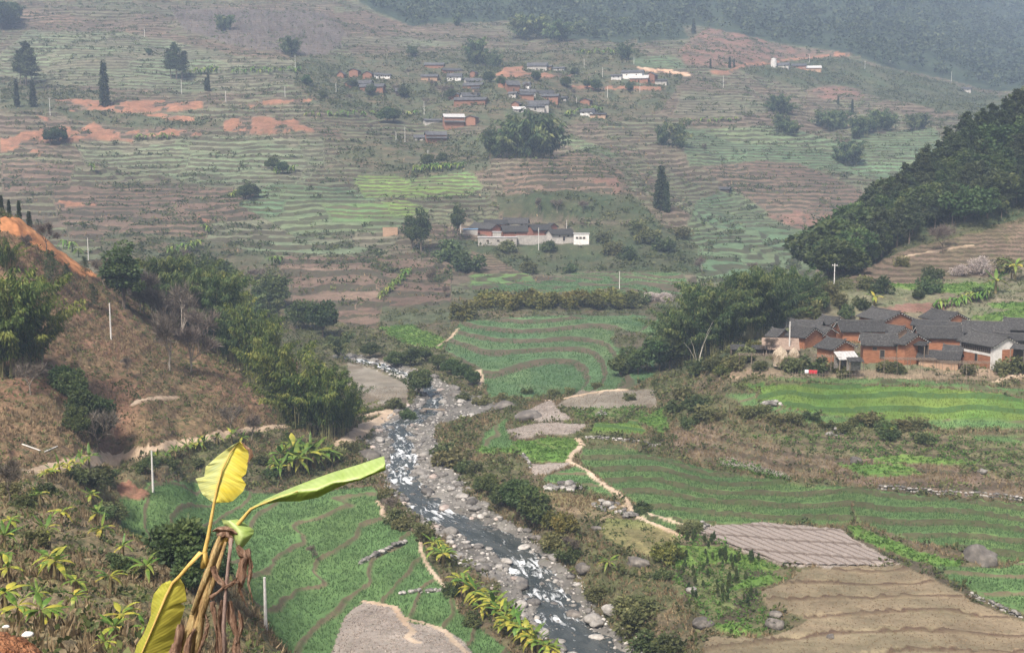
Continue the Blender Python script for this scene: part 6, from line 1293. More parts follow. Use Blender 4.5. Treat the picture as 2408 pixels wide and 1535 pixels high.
# the pine hill on the right
group_of('broad', [(1945, 655, 108, 384), (1955, 640, 122, 388), (1975, 620, 118, 394), (1985, 600, 105, 400), (1950, 668, 70, 376), (2010, 575, 100, 404), (1965, 660, 80, 378), (1975, 650, 90, 382)], 'big rounded tree', 'at the left foot of the wooded hill', 'big trees at the foot of the hill', wide=1.3)
rs = np.random.RandomState(31)
hill = [(1940, 655), (1965, 600), (2050, 520), (2150, 450), (2250, 390), (2330, 330), (2430, 260), (2430, 500), (2300, 520), (2200, 545), (2120, 580), (2020, 640), (1960, 660)]
it = []; tries = 0; pts = []
while len(it) < 150 and tries < 6000:
    tries += 1; u = rs.uniform(1900, 2440); v = rs.uniform(250, 665)
    if not inpoly(np.array([u]), np.array([v]), hill)[0]: continue
    p = hit(u, v, 330)
    if p.y > 560 or any((p.xy - q).length < 3.6 for q in pts): continue
    pts.append(p.xy); low = v > 520 - (u - 2000) * .1
    k = 'dark' if rs.rand() < .45 else 'pine'
    if (u < 2030 and rs.rand() < .7) or rs.rand() < .22: k = 'broad'
    h = (11 + 4 * rs.rand()) if k == 'pine' else (8.5 + 4 * rs.rand()); it.append((u, k, plant(k, u, v, h * FPX / p.y, p.y, 1.05 + .3 * rs.rand())))
for u, v, h in [(2075, 470, 67), (2110, 452, 78), (2150, 430, 89), (2190, 402, 95), (2230, 385, 100), (2265, 365, 106), (2300, 350, 112), (2335, 325, 120), (2370, 305, 125), (2400, 285, 134), (2420, 300, 145), (2050, 495, 67), (2020, 530, 69), (2345, 345, 106), (2210, 410, 84)]:
    it.append((u, 'pine', plant('pine', u, v, h, 432 if u > 2200 else 424, 1.15)))
for k, d in (('pine', 'open-crowned pine'), ('dark', 'dense dark tree'), ('broad', 'rounded leafy tree')):
    number_group([(u, o) for u, kk, o in it if kk == k], d, 'on the wooded hill', 'tree', f'{d}s on the wooded hill')
group_of('bare', [(2215, 598, 110, 372), (1770, 645, 40), (2010, 640, 60)], 'slim bare tree', 'at the edge of the wooded hill', 'bare trees at the wooded hill')
group_of('blossom', [(2312, 645, 45), (2255, 650, 30)], 'white blossoming bush', 'on the slope above the walled village', 'blossom on the village slope')
group_of('bush', [(2180, 690, 42), (2070, 690, 40), (2035, 680, 35), (2190, 660, 35), (2360, 640, 40), (2120, 625, 25), (2300, 700, 26), (2160, 700, 22), (1950, 700, 40), (1975, 720, 34), (1925, 720, 40), (1900, 745, 45), (2025, 725, 30), (1990, 745, 30)], 'leafy bush', 'on the slope behind the walled village', 'bushes behind the village')
group_of('bush', [(1760, 850, 40), (1730, 865, 36), (1860, 870, 36), (1905, 868, 44, 257), (1885, 870, 30, 257), (1790, 872, 26), (1960, 872, 24), (1990, 872, 30, 256), (2080, 876, 30), (2110, 876, 26), (2270, 880, 26), (2360, 878, 34), (2390, 872, 46), (1680, 870, 36), (1640, 880, 40)], 'leafy bush', 'along the front of the walled village', 'bushes in front of the village', wide=1.2)
group_of('ybush', [(1775, 822, 28, 272), (1700, 880, 30)], 'yellowish bush', 'beside the small huts of the walled village', 'yellow bushes by the huts')
group_of('bare', [(1808, 880, 66, 266), (1850, 880, 55, 262)], 'small bare tree', 'before the thatched shed of the walled village', 'bare trees before the shed')
# middle of the valley
group_of('dark', [(968, 600, 95, 535), (990, 598, 105, 530), (1076, 560, 78, 560)], 'dark tall tree', 'left of the middle hamlet', 'dark trees by the hamlet', wide=.9)
group_of('conifer', [(1553, 530, 100, 590), (1566, 530, 70, 588), (1545, 530, 60, 592)], 'dark column shaped tree', 'on the ridge right of the middle hamlet', 'column trees on the ridge', wide=1.0)
group_of('broad', [(985, 930, 62), (930, 865, 40), (965, 860, 45), (1000, 850, 35), (1030, 870, 38), (1060, 880, 36), (1090, 890, 34), (1110, 905, 32), (870, 840, 35)], 'round green tree', 'along the stream above the stony river bed', 'trees along the stream', wide=1.2)
tag(plant('ybush', 1096, 750, 46, None, 1.1), 'round yellow-green bush at the left end of the yellowish hedge', 'bush')
group_of('ybush', [(1130 + 22 * i, 725 - (i % 3) * 7, 30 + 6 * (i % 2)) for i in range(8)] + [(1335 + 20 * i, 722 - (i % 3) * 6, 32 + 5 * (i % 2)) for i in range(8)], 'yellowish bush', 'in the hedge below the middle hamlet', 'yellowish hedge below the hamlet', wide=1.3)
group_of('bush', [(1490, 722, 34), (1505, 715, 30), (1100, 640, 50, 500), (1060, 615, 50, 520), (1190, 590, 26), (1290, 590, 24), (1440, 600, 34), (1480, 610, 30), (1420, 570, 26), (1520, 570, 36), (1560, 590, 34), (1500, 545, 30), (1600, 560, 30), (1340, 640, 22), (1240, 640, 26)], 'leafy bush', 'around the middle hamlet', 'bushes around the hamlet', wide=1.2)
group_of('blossom', [(1530, 708, 22), (1565, 710, 24)], 'pale blossoming bush', 'at the right end of the yellowish hedge', 'blossom in the hedge', wide=1.5)
group_of('bare', [(1020, 690, 70, 450), (1045, 700, 45, 440), (1310, 500, 45), (1270, 500, 45), (1370, 500, 45), (1650, 640, 55), (1655, 360, 30), (430, 640, 70), (600, 665, 55)], 'bare grey tree', 'on the terraces across the valley', 'bare trees across the valley')
# knoll bamboo and the far side
group_of('fbamboo', [(1160, 390, 65, 690), (1185, 392, 80, 690), (1210, 395, 95, 688), (1235, 392, 120, 690), (1255, 388, 135, 692), (1280, 380, 115, 695), (1222, 380, 105, 700)], 'tall bamboo clump', 'on the knoll below the far village', 'bamboo on the knoll', wide=1.1)
tag(plant('dark', 1152, 392, 78, 690, 1.0), 'dark tree at the left end of the bamboo on the knoll', 'tree')
group_of('fbamboo', [(1108, 150, 66), (1125, 152, 70), (1150, 158, 50), (1170, 160, 38)], 'dark bamboo clump', 'above the centre of the far village', 'bamboo above the far village')
group_of('fbamboo', [(1072, 62, 34), (1225, 90, 62), (1245, 95, 70), (1270, 92, 55), (1305, 100, 62), (1325, 96, 52), (1360, 82, 40), (1455, 78, 40), (1400, 90, 30)], 'pale feathery bamboo', 'below the dark forest at the top centre', 'bamboo below the forest', wide=1.2)
group_of('fbamboo', [(520, 72, 44), (535, 72, 40), (678, 132, 55), (690, 130, 46), (1470, 142, 50)], 'feathery bamboo', 'on the high slope left of the far village', 'bamboo on the high slope')
group_of('fbamboo', [(1822, 265, 48), (1842, 270, 52), (1835, 310, 50), (1852, 318, 44), (1868, 315, 30), (1935, 300, 48), (1955, 308, 58), (1975, 305, 50), (2010, 325, 60), (2035, 318, 52), (2060, 310, 60), (2085, 306, 50), (2150, 308, 50), (2165, 305, 44), (1992, 388, 70), (1975, 382, 46), (2010, 385, 50)], 'bamboo clump', 'on the far slope left of the wooded hill', 'bamboo left of the wooded hill', wide=1.2)
group_of('fbamboo', [(1552, 340, 58), (1592, 345, 80), (1560, 342, 40), (1600, 352, 30)], 'bamboo clump', 'at the top edge of the far green terraces', 'bamboo at the far terraces', wide=.9)
group_of('conifer', [(2003, 268, 32), (1970, 245, 18), (1715, 160, 24), (1725, 160, 20), (1670, 162, 22), (1630, 80, 34)], 'dark pointed conifer', 'on the upper right slope', 'conifers on the upper right slope')
group_of('pine', [(62, 205, 100), (75, 210, 90), (48, 200, 80), (415, 188, 82), (428, 190, 66), (402, 185, 66)], 'old pine with a broad dark crown', 'on the upper left terraces', 'old pines on the upper left', wide=1.1)
group_of('conifer', [(40, 252, 62), (78, 252, 60), (246, 250, 98), (490, 215, 38), (484, 214, 30)], 'slim dark conifer', 'on the upper left terraces', 'conifers on the upper left', wide=.95)
group_of('broad', [(118, 340, 34), (138, 338, 40), (590, 468, 36), (575, 468, 30), (665, 410, 30), (640, 400, 28), (910, 290, 36), (925, 288, 30), (970, 135, 26), (15, 60, 50), (5, 70, 60), (30, 50, 40), (350, 130, 14), (1005, 390, 26), (1040, 385, 24)], 'rounded tree', 'scattered on the far left terraces', 'trees on the far left terraces', wide=1.1)
group_of('broad', [(870, 225, 26), (950, 230, 26), (830, 210, 22), (1060, 235, 24), (1180, 205, 24), (1400, 215, 26), (1380, 210, 22), (1260, 190, 20), (1150, 195, 24), (1330, 205, 22), (760, 235, 20), (1480, 215, 20), (720, 200, 22), (1350, 180, 20)], 'small dark tree', 'among the houses of the far village', 'trees in the far village')
group_of('bare', [(1040, 230, 42), (1055, 225, 38), (1015, 210, 34), (1240, 215, 30), (1120, 230, 30), (930, 220, 28), (1000, 250, 28), (1345, 230, 26), (820, 240, 26), (870, 310, 26), (800, 180, 24), (960, 180, 26)], 'bare grey tree', 'among the houses of the far village', 'bare trees in the far village')
# right bank of the river
group_of('broad', [(1150, 1168, 54), (1235, 1225, 103), (1210, 1200, 83), (1255, 1240, 83), (1180, 1190, 52), (1130, 1155, 35)], 'dark green riverside tree', 'on the right bank of the middle reach', 'trees on the right bank', wide=1.0)
group_of('bush', [(1060, 1095, 47), (1045, 1075, 37), (1095, 1110, 30), (1120, 1110, 27), (1145, 1130, 23), (1310, 1285, 40), (1340, 1320, 37), (1305, 1300, 32), (1400, 1410, 37), (1470, 1440, 47), (1500, 1480, 61), (1520, 1440, 40), (1560, 1360, 27), (1580, 1535, 47), (1530, 1530, 54), (1510, 1200, 24), (1505, 1210, 20), (1630, 1250, 31), (1610, 1255, 23)], 'leafy bush', 'on the right bank between river and fields', 'bushes on the right bank', wide=1.3)
group_of('ybush', [(1330, 1255, 50), (1300, 1235, 40), (1560, 1320, 45), (1580, 1310, 40)], 'yellow-green bush', 'on the right bank between river and fields', 'light bushes on the right bank')
group_of('bush', [(1480 + 0, 940, 18), (1240, 925, 16), (1300, 930, 18), (1340, 925, 16), (1400, 915, 18), (1180, 940, 19), (1130, 950, 21), (1090, 940, 21), (960, 985, 25), (930, 960, 28), (1600, 935, 28), (1640, 960, 35), (1660, 985, 35), (1590, 965, 28), (1620, 1000, 25)], 'low bush', 'along the bank above the stony river bed', 'low bushes above the river bed', wide=1.4)
group_of('bush', [(1690 + 42 * i + (i * 37) % 20, 985 + 3.2 * i - (i % 3) * 8, 16 + (i * 13) % 15) for i in range(12)] + [(2090, 1030, 24), (2170, 1040, 26), (1980, 1015, 24)], 'leafy bush', 'on the bank below the big wheat terrace', 'bushes below the wheat terrace', wide=1.5)
# left bank and the slope under the camera
group_of('broad', [(440, 1370, 150), (410, 1330, 90), (470, 1400, 130)], 'dense dark small-leaved tree', 'behind the foreground banana plant', 'dark trees behind the banana plant', wide=1.1)
group_of('bush', [(215, 1140, 45), (180, 1130, 37), (250, 1130, 34), (235, 1120, 30), (330, 1110, 27), (355, 1095, 25), (400, 1100, 25), (470, 1095, 22), (520, 1090, 24), (240, 1220, 37), (258, 1215, 41), (90, 1290, 37), (300, 1350, 45), (340, 1440, 45), (290, 1450, 37), (270, 1330, 33), (60, 1190, 30), (110, 1160, 27), (30, 1160, 33), (150, 1440, 22), (700, 1010, 30), (560, 1080, 25), (610, 1090, 22), (640, 1120, 25), (790, 1080, 30), (820, 1060, 27)], 'scrubby bush', 'on the slope below the dirt track', 'bushes below the dirt track', wide=1.3)
group_of('bush', [(925, 1230, 40), (945, 1245, 34), (1000, 1270, 40), (985, 1255, 30), (1060, 1400, 36), (1110, 1470, 36), (905, 1170, 24)], 'riverside bush', 'on the left bank below the wheat', 'bushes on the left bank')
group_of('bare', [(922, 1215, 70), (735, 1312, 45), (1350, 1300, 50), (1330, 1290, 45), (905, 1200, 40)], 'small bare shrub', 'beside the lower river and the left wheat', 'bare shrubs by the lower river', wide=1.2)
# the plantation garden by the plowed field
rs = np.random.RandomState(44); it = []
gp_ = Z(9, (0, 720), (140, 720), (380, 800), (560, 880), (640, 930), (560, 1090), (600, 1180), (680, 1230), (560, 1290), (330, 1200), (60, 1150))
while len(it) < 60:
    u = rs.uniform(1588, 1830); v = rs.uniform(1250, 1440)
    if inpoly(np.array([u]), np.array([v]), gp_)[0]: it.append((u, plant('dark', u, v, 20 + 16 * rs.rand(), None, .62)))
for u, o in it: o.name = 'orchard_sapling'
it.sort(key=lambda q: q[0])
for u, o in it: pass
number_group(it, 'slim bushy sapling', 'in the weedy garden beside the plowed field', 'sapling', 'saplings in the weedy garden')
# ------------------------------------------------------------------ bananas
SB = [(25, 1250, 60), (12, 1290, 70), (95, 1190, 62), (145, 1235, 70), (215, 1190, 60), (230, 1235, 66), (240, 1270, 60), (110, 1275, 70), (118, 1345, 82), (130, 1360, 90), (180, 1400, 76), (175, 1428, 66), (260, 1390, 78), (345, 1365, 78), (290, 1310, 60), (285, 1490, 100), (270, 1510, 84), (15, 1440, 105), (45, 1470, 95), (100, 1480, 105), (130, 1470, 80), (20, 1365, 70), (5, 1335, 66), (340, 1500, 64), (250, 1535, 60), (90, 1420, 60)]
it = []
for i, (u, v, h) in enumerate(SB):
    p = hit(u, v, 40); it.append((u, banana_plant(p, h * p.y / FPX * 1.0, 600 + i, .22 if i % 3 else .5, 2)))
number_group(it, 'young banana plant', 'on the grassy slope at the lower left', 'banana plant', 'banana plants on the lower left slope')
SB = [(370, 1090, 36), (392, 1082, 33), (412, 1078, 36), (440, 1068, 40), (455, 1062, 38), (468, 1058, 36), (480, 1056, 35), (510, 1045, 36), (545, 1040, 38), (570, 1044, 32), (210, 1098, 48), (190, 1100, 41), (425, 1072, 32)]
it = []
for i, (u, v, h) in enumerate(SB): p = hit(u, v, 100); it.append((u, banana_plant(p, h * p.y / FPX * 1.1, 640 + i, .1, 1)))
number_group(it, 'banana plant', 'along the lower side of the dirt track', 'banana plant', 'banana plants by the dirt track')
it = []
for i, (u, v, h) in enumerate([(125, 1125, 44), (140, 1118, 50), (160, 1112, 44), (110, 1132, 46), (175, 1108, 40)]): p = hit(u, v, 100); it.append((u, banana_plant(p, h * p.y / FPX, 660 + i, .85, 1)))
number_group(it, 'yellowed banana plant', 'by the dirt track at the left', 'banana plant', 'yellow bananas by the track')
it = []
for i, (u, v, h) in enumerate([(660, 1100, 70), (680, 1110, 80), (700, 1120, 90), (720, 1110, 90), (740, 1100, 84), (765, 1095, 66), (690, 1090, 84), (710, 1085, 76), (660, 1125, 60), (730, 1085, 70), (785, 1090, 50), (645, 1110, 50)]): p = hit(u, v, 100); it.append((u, banana_plant(p, h * p.y / FPX, 680 + i, .08, 1)))
number_group(it, 'banana plant', 'in the dense clump left of the river', 'banana plant', 'banana clump left of the river')
it = []
for i, (u, v, h) in enumerate([(1028, 1322, 60), (1042, 1335, 66), (1020, 1300, 50), (1080, 1390, 60), (1092, 1400, 64), (1108, 1412, 64), (1120, 1422, 66), (1135, 1430, 66), (1150, 1440, 66), (1162, 1455, 70), (1175, 1468, 70), (1188, 1478, 66), (1200, 1490, 66), (1210, 1500, 70), (1225, 1510, 66), (1240, 1522, 66), (1252, 1530, 64), (1265, 1538, 64), (1285, 1545, 58), (1130, 1452, 50), (1180, 1496, 50), (1300, 1550, 50)]): p = hit(u, v, 100); it.append((u, banana_plant(p, h * p.y / FPX * 1.15, 700 + i, .5, 1)))
number_group(it, 'yellow-green banana plant', 'along the lower left river bank', 'banana plant', 'bananas on the left river bank')
it = [(u, banana_plant(hit(u, v, 100), h * hit(u, v, 100).y / FPX, 740 + i, .2, 1)) for i, (u, v, h) in enumerate([(1430, 1345, 58), (2088, 1025, 34), (2063, 845, 60), (2100, 846, 66), (1520, 870, 34), (2055, 720, 44), (1930, 715, 40), (1915, 760, 40), (2340, 690, 60), (2385, 660, 70)])]
for (u, o), lab in zip(it, ['banana plant standing alone on the right river bank', 'little banana plant on the bank below the big wheat terrace', 'left banana plant before the front adobe house', 'right banana plant before the front adobe house', 'banana plant among the dark trees left of the bamboo grove', 'banana plant behind the rearmost village roofs', 'banana plant right of the wooden pole above the village', 'banana plant at the right foot of the bamboo grove', 'tall banana plant right of the blossom above the village', 'banana plant at the right edge above the village']): tag(o, lab, 'banana plant', 'single banana plants')
def far_bananas(spots, where, group, mats=PBAN):
    it = []
    for u, v, h in spots:
        p = hit(u, v, 280); o = link('banana_plant', mats[R7.randrange(len(mats))], None, p, R7.uniform(0, 6.28), h * p.y / FPX); it.append((u, o))
    number_group(it, 'banana plant', where, 'banana plant', group)
row = lambda u0, v0, u1, v1, n, h: [(u0 + (u1 - u0) * (i + .3 * math.sin(i * 5.1)) / n, v0 + (v1 - v0) * i / n + 2.5 * math.sin(i * 3.3), h * (.8 + .3 * abs(math.sin(i * 1.7)))) for i in range(n)]
far_bananas(row(895, 705, 965, 640, 14, 26), 'in the slanting row left of the cone of terraces', 'slanting banana row')
far_bananas(row(975, 405, 1095, 395, 16, 24), 'in the grove beside the pole below the far village', 'banana grove below the far village')
far_bananas(row(2200, 730, 2330, 700, 11, 36), 'in the row behind the right village roofs', 'banana row behind the village')
far_bananas(row(400, 600, 480, 585, 8, 34) + [(640, 625, 36), (655, 622, 34), (480, 545, 30), (488, 548, 28), (150, 585, 34), (170, 590, 36), (185, 605, 34)], 'on the terraces beyond the brown spur', 'bananas beyond the spur')
far_bananas(row(430, 180, 520, 170, 9, 24) + row(550, 175, 720, 170, 12, 22) + row(320, 330, 420, 325, 8, 20) + row(650, 410, 700, 405, 6, 26) + [(215, 402, 26), (222, 404, 22), (545, 465, 22), (555, 462, 24)], 'on the far left terraces', 'bananas on the far left')
far_bananas(row(720, 275, 990, 272, 16, 20) + row(1330, 275, 1420, 262, 9, 22) + row(1610, 290, 1740, 285, 10, 16) + row(1360, 130, 1470, 125, 8, 18), 'around the far village', 'bananas around the far village')
# ------------------------------------------------------------------ poles
M_CONC = rough_mat('concrete_pole', (.42, .41, .39), (.60, .59, .56), 3, .85, .1)
def pole(u, vt, vb, lab, D=None, arm=False, wood=False, y0=100):
    p = hit(u, vb, y0) if D is None else spot(u, vb, D); h = (vb - vt) * p.y / FPX * 1.01
    e = empty('utility_pole', p, -math.atan2(p.x, p.y)); link('shaft', MB().tube([(0, 0, -1), (0, 0, h)], [.19, .12], 8).mesh('shaft', [M_WOOD if wood else M_CONC]), e)
    if arm:
        link('crossarm', MB().box((0, 0, h - .5), (1.5, .1, .12)).mesh('crossarm', [M_CONC]), e)
        for q in (-.6, 0, .6): link('insulator', MB().tube([(q, 0, h - .45), (q, 0, h - .2)], .06, 5).mesh('insulator', [M_WHITEC]), e)
    tag(e, lab, 'utility pole', 'utility poles'); return e
PO = [(625, 1348, 1480, 'pale concrete pole in the left wheat beside the foreground banana', 0), (360, 1055, 1157, 'pale concrete pole at the upper left corner of the left wheat', 0), (261, 712, 797, 'pale pole standing alone on the brown spur', 0), (208, 560, 612, 'thin pole beyond the orange cut', 0), (1960, 620, 690, 'dark pole with a crossarm above the walled village', 1), (1855, 755, 835, 'pole between the haystacks and the gabled house', 0), (1848, 733, 770, 'thin pole at the edge of the village bamboo grove', 0),
      (1456, 638, 682, 'pole in the wheat above the yellowish hedge', 0), (1266, 536, 588, 'pole in front of the hamlet compound wall', 0), (1332, 518, 545, 'pole behind the right house of the middle hamlet', 0), (1083, 520, 548, 'pole by the dark tree left of the middle hamlet', 0), (1006, 355, 390, 'pole with a crossarm in the banana grove below the far village', 1), (952, 300, 335, 'pole left of the lowest far village house', 0), (931, 310, 330, 'short pole left of the taller pole below the far village', 0), (997, 240, 270, 'pole below the left cluster of the far village', 0), (118, 232, 272, 'pair of pale poles beside the red earth cut', 1),
      (427, 190, 222, 'pole below the old pine on the upper left terraces', 0), (340, 65, 90, 'highest pole on the upper left slope', 0), (531, 215, 242, 'pole above the red earth strip at the left', 0), (670, 205, 228, 'pole right of the red earth strip', 0), (694, 132, 160, 'pole beside the feathery bamboo on the high slope', 0), (790, 195, 222, 'pole at the left end of the far village', 0), (1373, 140, 160, 'pole below the pale feathery bamboo', 0), (1416, 160, 185, 'pole left of the white two-storey house', 0), (1428, 205, 230, 'pole below the white two-storey house', 0), (1504, 198, 218, 'pole right of the lower red strip', 0), (1700, 180, 208, 'pole below the red road', 0), (1902, 130, 152, 'pole beside the houses on the red road', 0), (2033, 145, 163, 'pole with a crossarm in the dark scrub at the upper right', 1), (2092, 127, 148, 'pair of pale poles at the forest edge', 1), (2236, 170, 192, 'lone pole at the far right forest edge', 0), (1355, 230, 245, 'short pole at the right of the far village', 0), (1490, 135, 152, 'pole by the bamboo above the white two-storey house', 0)]
for u, vt, vb, lab, arm in PO: pole(u, vt, vb, lab, None, arm)
# fallen poles on the left slope, sticks by the river
for k, (a, b, lab) in enumerate([((52, 1046), (95, 1062), 'white pole lying on the brown slope, left of two'), ((105, 1064), (135, 1052), 'white pole lying on the brown slope, right of two')]):
    p, q = hit(*a, 100), hit(*b, 100); tag(link('fallen_pole', MB().tube([(0, 0, .15), tuple(q - p + Vector((0, 0, .2)))], .09, 6).mesh('fallen_pole', [M_CONC]), None, p), lab, 'pole')
p = hit(900, 968, 100); e = empty('pile_of_poles', p, -.2); R = random.Random(4)
for k in range(9): link('bamboo_pole', MB().tube([(R.uniform(-.5, .5), R.uniform(-.4, .4), .1), (R.uniform(1, 2.5), R.uniform(-2, -3.5), R.uniform(-2.0, -.8))], .06, 5).mesh('bamboo_pole', [rough_mat('dry_pole', (.35, .30, .22), (.52, .46, .36), 3, .8)] if k == 0 else [bpy.data.materials['dry_pole']]), e)
tag(e, 'pale bamboo poles leaning down the bank where the dirt track ends', 'poles')
# the slab, the plank bridge, the rock heap
a, b = at(1000, 983, 275), at(1040, 986, 274); a.z = b.z = 4.0; br = empty('footbridge', a); link('plank', MB().beam((-.6, 0, 0), b - a + Vector((.6, 0, 0)), .35, .16).mesh('plank', [M_WOOD]), br); link('plank', MB().beam((-.6, .42, .02), b - a + Vector((.6, .42, .02)), .3, .16).mesh('plank', [M_WOOD]), br)
link('abutment', new_mesh('abutment', *(lambda q: (q[0] * .9, q[1]))(rock_shape(9, ICO2)), [rock_mat]), br, (-.5, .2, -.5)); link('abutment', new_mesh('abutment', *(lambda q: (q[0] * .9, q[1]))(rock_shape(8, ICO2)), [rock_mat]), br, b - a + Vector((.5, .2, -.5))); tag(br, 'narrow plank footbridge over the upper river between stones', 'footbridge')
# the big rock in the right wheat, stone heaps
p = hit(*Z(9, (2130, 925))[0], 100); s = 78 * p.y / FPX / 2; P, F = rock_shape(77, ICO3, .75, .8); tag(link('rock_outcrop', new_mesh('rock_outcrop', P, F, [rock_mat]), None, p + Vector((0, .5 * s, s * .2)), .4, s), 'large layered rock outcrop standing in the green wheat at the right', 'rock')
def heap(u, v, w, n, lab, seed, cat='stone heap', hh=.6):
    p = hit(u, v, 100); w *= p.y / FPX; e = empty('stone_heap', p); r = np.random.RandomState(seed)
    for k in range(n):
        a = r.rand() * 6.283; q = r.rand() ** .6; z = (1 - q) * w * hh * r.rand(); P, F = rock_shape(seed + k, ICO1, .7, .4)
        link('stone', ROCKS[k % 10][k % 2], e, (math.cos(a) * q * w * .5, math.sin(a) * q * w * .35, z), r.rand() * 6, w * (.09 + .06 * r.rand()))
    tag(e, lab, cat)
heap(*Z(9, (200, 665))[0], 40, 40, 'heap of pale stones at the corner of the plowed field', 3)
heap(*Z(8, (1850, 520))[0], 80, 34, 'scattered slabs of grey rock on the dry meadow', 13, 'rocks', .3)
heap(*Z(8, (1560, 385))[0], 90, 34, 'row of broken stones under the small teal field', 23, 'rocks', .2)
heap(*Z(8, (1980, 570))[0], 60, 26, 'low rock ledge at the end of the meadow path', 33, 'rocks', .25)
heap(*Z(5, (1820, 1370))[0], 30, 16, 'small heap of stones in the vegetable plot', 43)
heap(*Z(6, (680, 1290))[0], 60, 24, 'stones along the low bank in the big wheat terrace', 53, 'rocks', .15)
heap(*Z(6, (1100, 1500))[0], 40, 18, 'pale stones fallen from the bank below the wheat terrace', 63, 'rocks', .4)
# stone field walls: every stone a piece where it shows
def stone_wall(pts, h, lab, seed, cat='stone wall', per=.55):
    W = [hit(*q, 100) for q in pts]; e = empty('stone_wall', W[0]); r = np.random.RandomState(seed); n = 0
    for a, b in zip(W[:-1], W[1:]):
        L = (b - a).length
        for k in range(int(L / per)):
            for j in range(2):
                q = a.lerp(b, (k + r.rand() * .6) / (L / per)); s = per * (.42 + .3 * r.rand())
                z = float(ground(q.x, q.y)); link('stone', ROCKS[r.randint(10)][r.randint(2)], e, Vector((q.x, q.y, z + j * h * .5 + .05)) - W[0], r.rand() * 6, s); n += 1
    tag(e, lab, cat); return n
stone_wall(Z(9, (2040, 1130), (2160, 1180), (2280, 1240), (2400, 1290)), .8, 'dry stone wall below the dark green wheat at the lower right', 5)
stone_wall(Z(8, (1710, 45), (1900, 55), (2100, 80), (2250, 98)), .6, 'thin stone wall above the striped wheat field', 6)
stone_wall(Z(9, (1400, 395), (1700, 410), (2000, 445), (2400, 480)), 1.0, 'stone bank above the right wheat under the dry terraces', 7)
stone_wall(Z(8, (1280, 160), (1320, 215), (1330, 270)), .6, 'short stone wall beside the vegetable beds', 8)
stone_wall(Z(8, (160, 910), (300, 840), (480, 760)), .5, 'stony ridge across the left wheat', 9, 'stone ridge', .7)
stone_wall(Z(8, (420, 1125), (600, 1110), (790, 1090)), .4, 'stony edge between two left wheat strips', 10, 'stone ridge', .7)
# the plowed field by the right wheat: ridges and furrows
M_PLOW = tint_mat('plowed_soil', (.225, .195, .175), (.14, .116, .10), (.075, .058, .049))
pl = Z(9, (150, 700), (285, 655), (620, 630), (1140, 682), (1225, 752), (1540, 905), (1050, 928), (745, 915), (610, 868), (390, 790))
P3 = np.array([hit(*q, 130)[:] for q in pl]); cx0, cy0 = P3[:, :2].mean(0)
nx, ny = 300, 190; xs = np.linspace(P3[:, 0].min(), P3[:, 0].max(), nx); ys = np.linspace(P3[:, 1].min(), P3[:, 1].max(), ny); XX, YY = np.meshgrid(xs, ys)
ins = inpoly(XX, YY, [(q[0], q[1]) for q in P3]); band = (YY - YY.min()) / 6.0 + (XX - XX.min()) * .02; bfr = band - np.floor(band); ph = (XX * .93 + (YY - YY.min()) * .62 + np.floor(band) * .8) / 1.55; fur = np.abs((ph - np.floor(ph)) - .5) * 2
ZZ = ground(XX, YY); 
for _ in range(6): ZZ[1:-1, 1:-1] = (ZZ[:-2, 1:-1] + ZZ[2:, 1:-1] + ZZ[1:-1, :-2] + ZZ[1:-1, 2:]) / 4
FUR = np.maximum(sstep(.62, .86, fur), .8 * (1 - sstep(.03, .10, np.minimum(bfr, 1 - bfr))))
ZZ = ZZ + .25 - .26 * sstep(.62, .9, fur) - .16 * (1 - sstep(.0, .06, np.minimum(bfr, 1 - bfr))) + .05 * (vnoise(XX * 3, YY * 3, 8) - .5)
i_ = np.arange(nx * ny).reshape(ny, nx); F = np.stack([i_[:-1, :-1], i_[:-1, 1:], i_[1:, 1:], i_[1:, :-1]], -1); k = ins[:-1, :-1] & ins[1:, 1:] & ins[:-1, 1:] & ins[1:, :-1]
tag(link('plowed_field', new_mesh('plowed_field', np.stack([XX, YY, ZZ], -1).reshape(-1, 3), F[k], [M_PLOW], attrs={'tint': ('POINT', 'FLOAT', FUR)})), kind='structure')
# overhead wires
M_WIRE = rough_mat('wire', (.05, .05, .05), (.09, .09, .09), 1, .6)
def wire(a, b, sag, lab):
    pts = [a.lerp(b, k / 14) - Vector((0, 0, sag * 4 * (k / 14) * (1 - k / 14))) for k in range(15)]; tag(link('overhead_wire', MB().tube([p - a for p in pts], .022, 4).mesh('overhead_wire', [M_WIRE]), None, a), lab, 'wire')
q = hit(1960, 690, 100); t0 = at(1960, 622, q.y); wire(t0, at(2440, 655, 330), 1.2, 'overhead wire from the crossarm pole towards the right edge'); wire(t0, at(1560, 640, 470), 2.0, 'overhead wire from the crossarm pole across the valley')
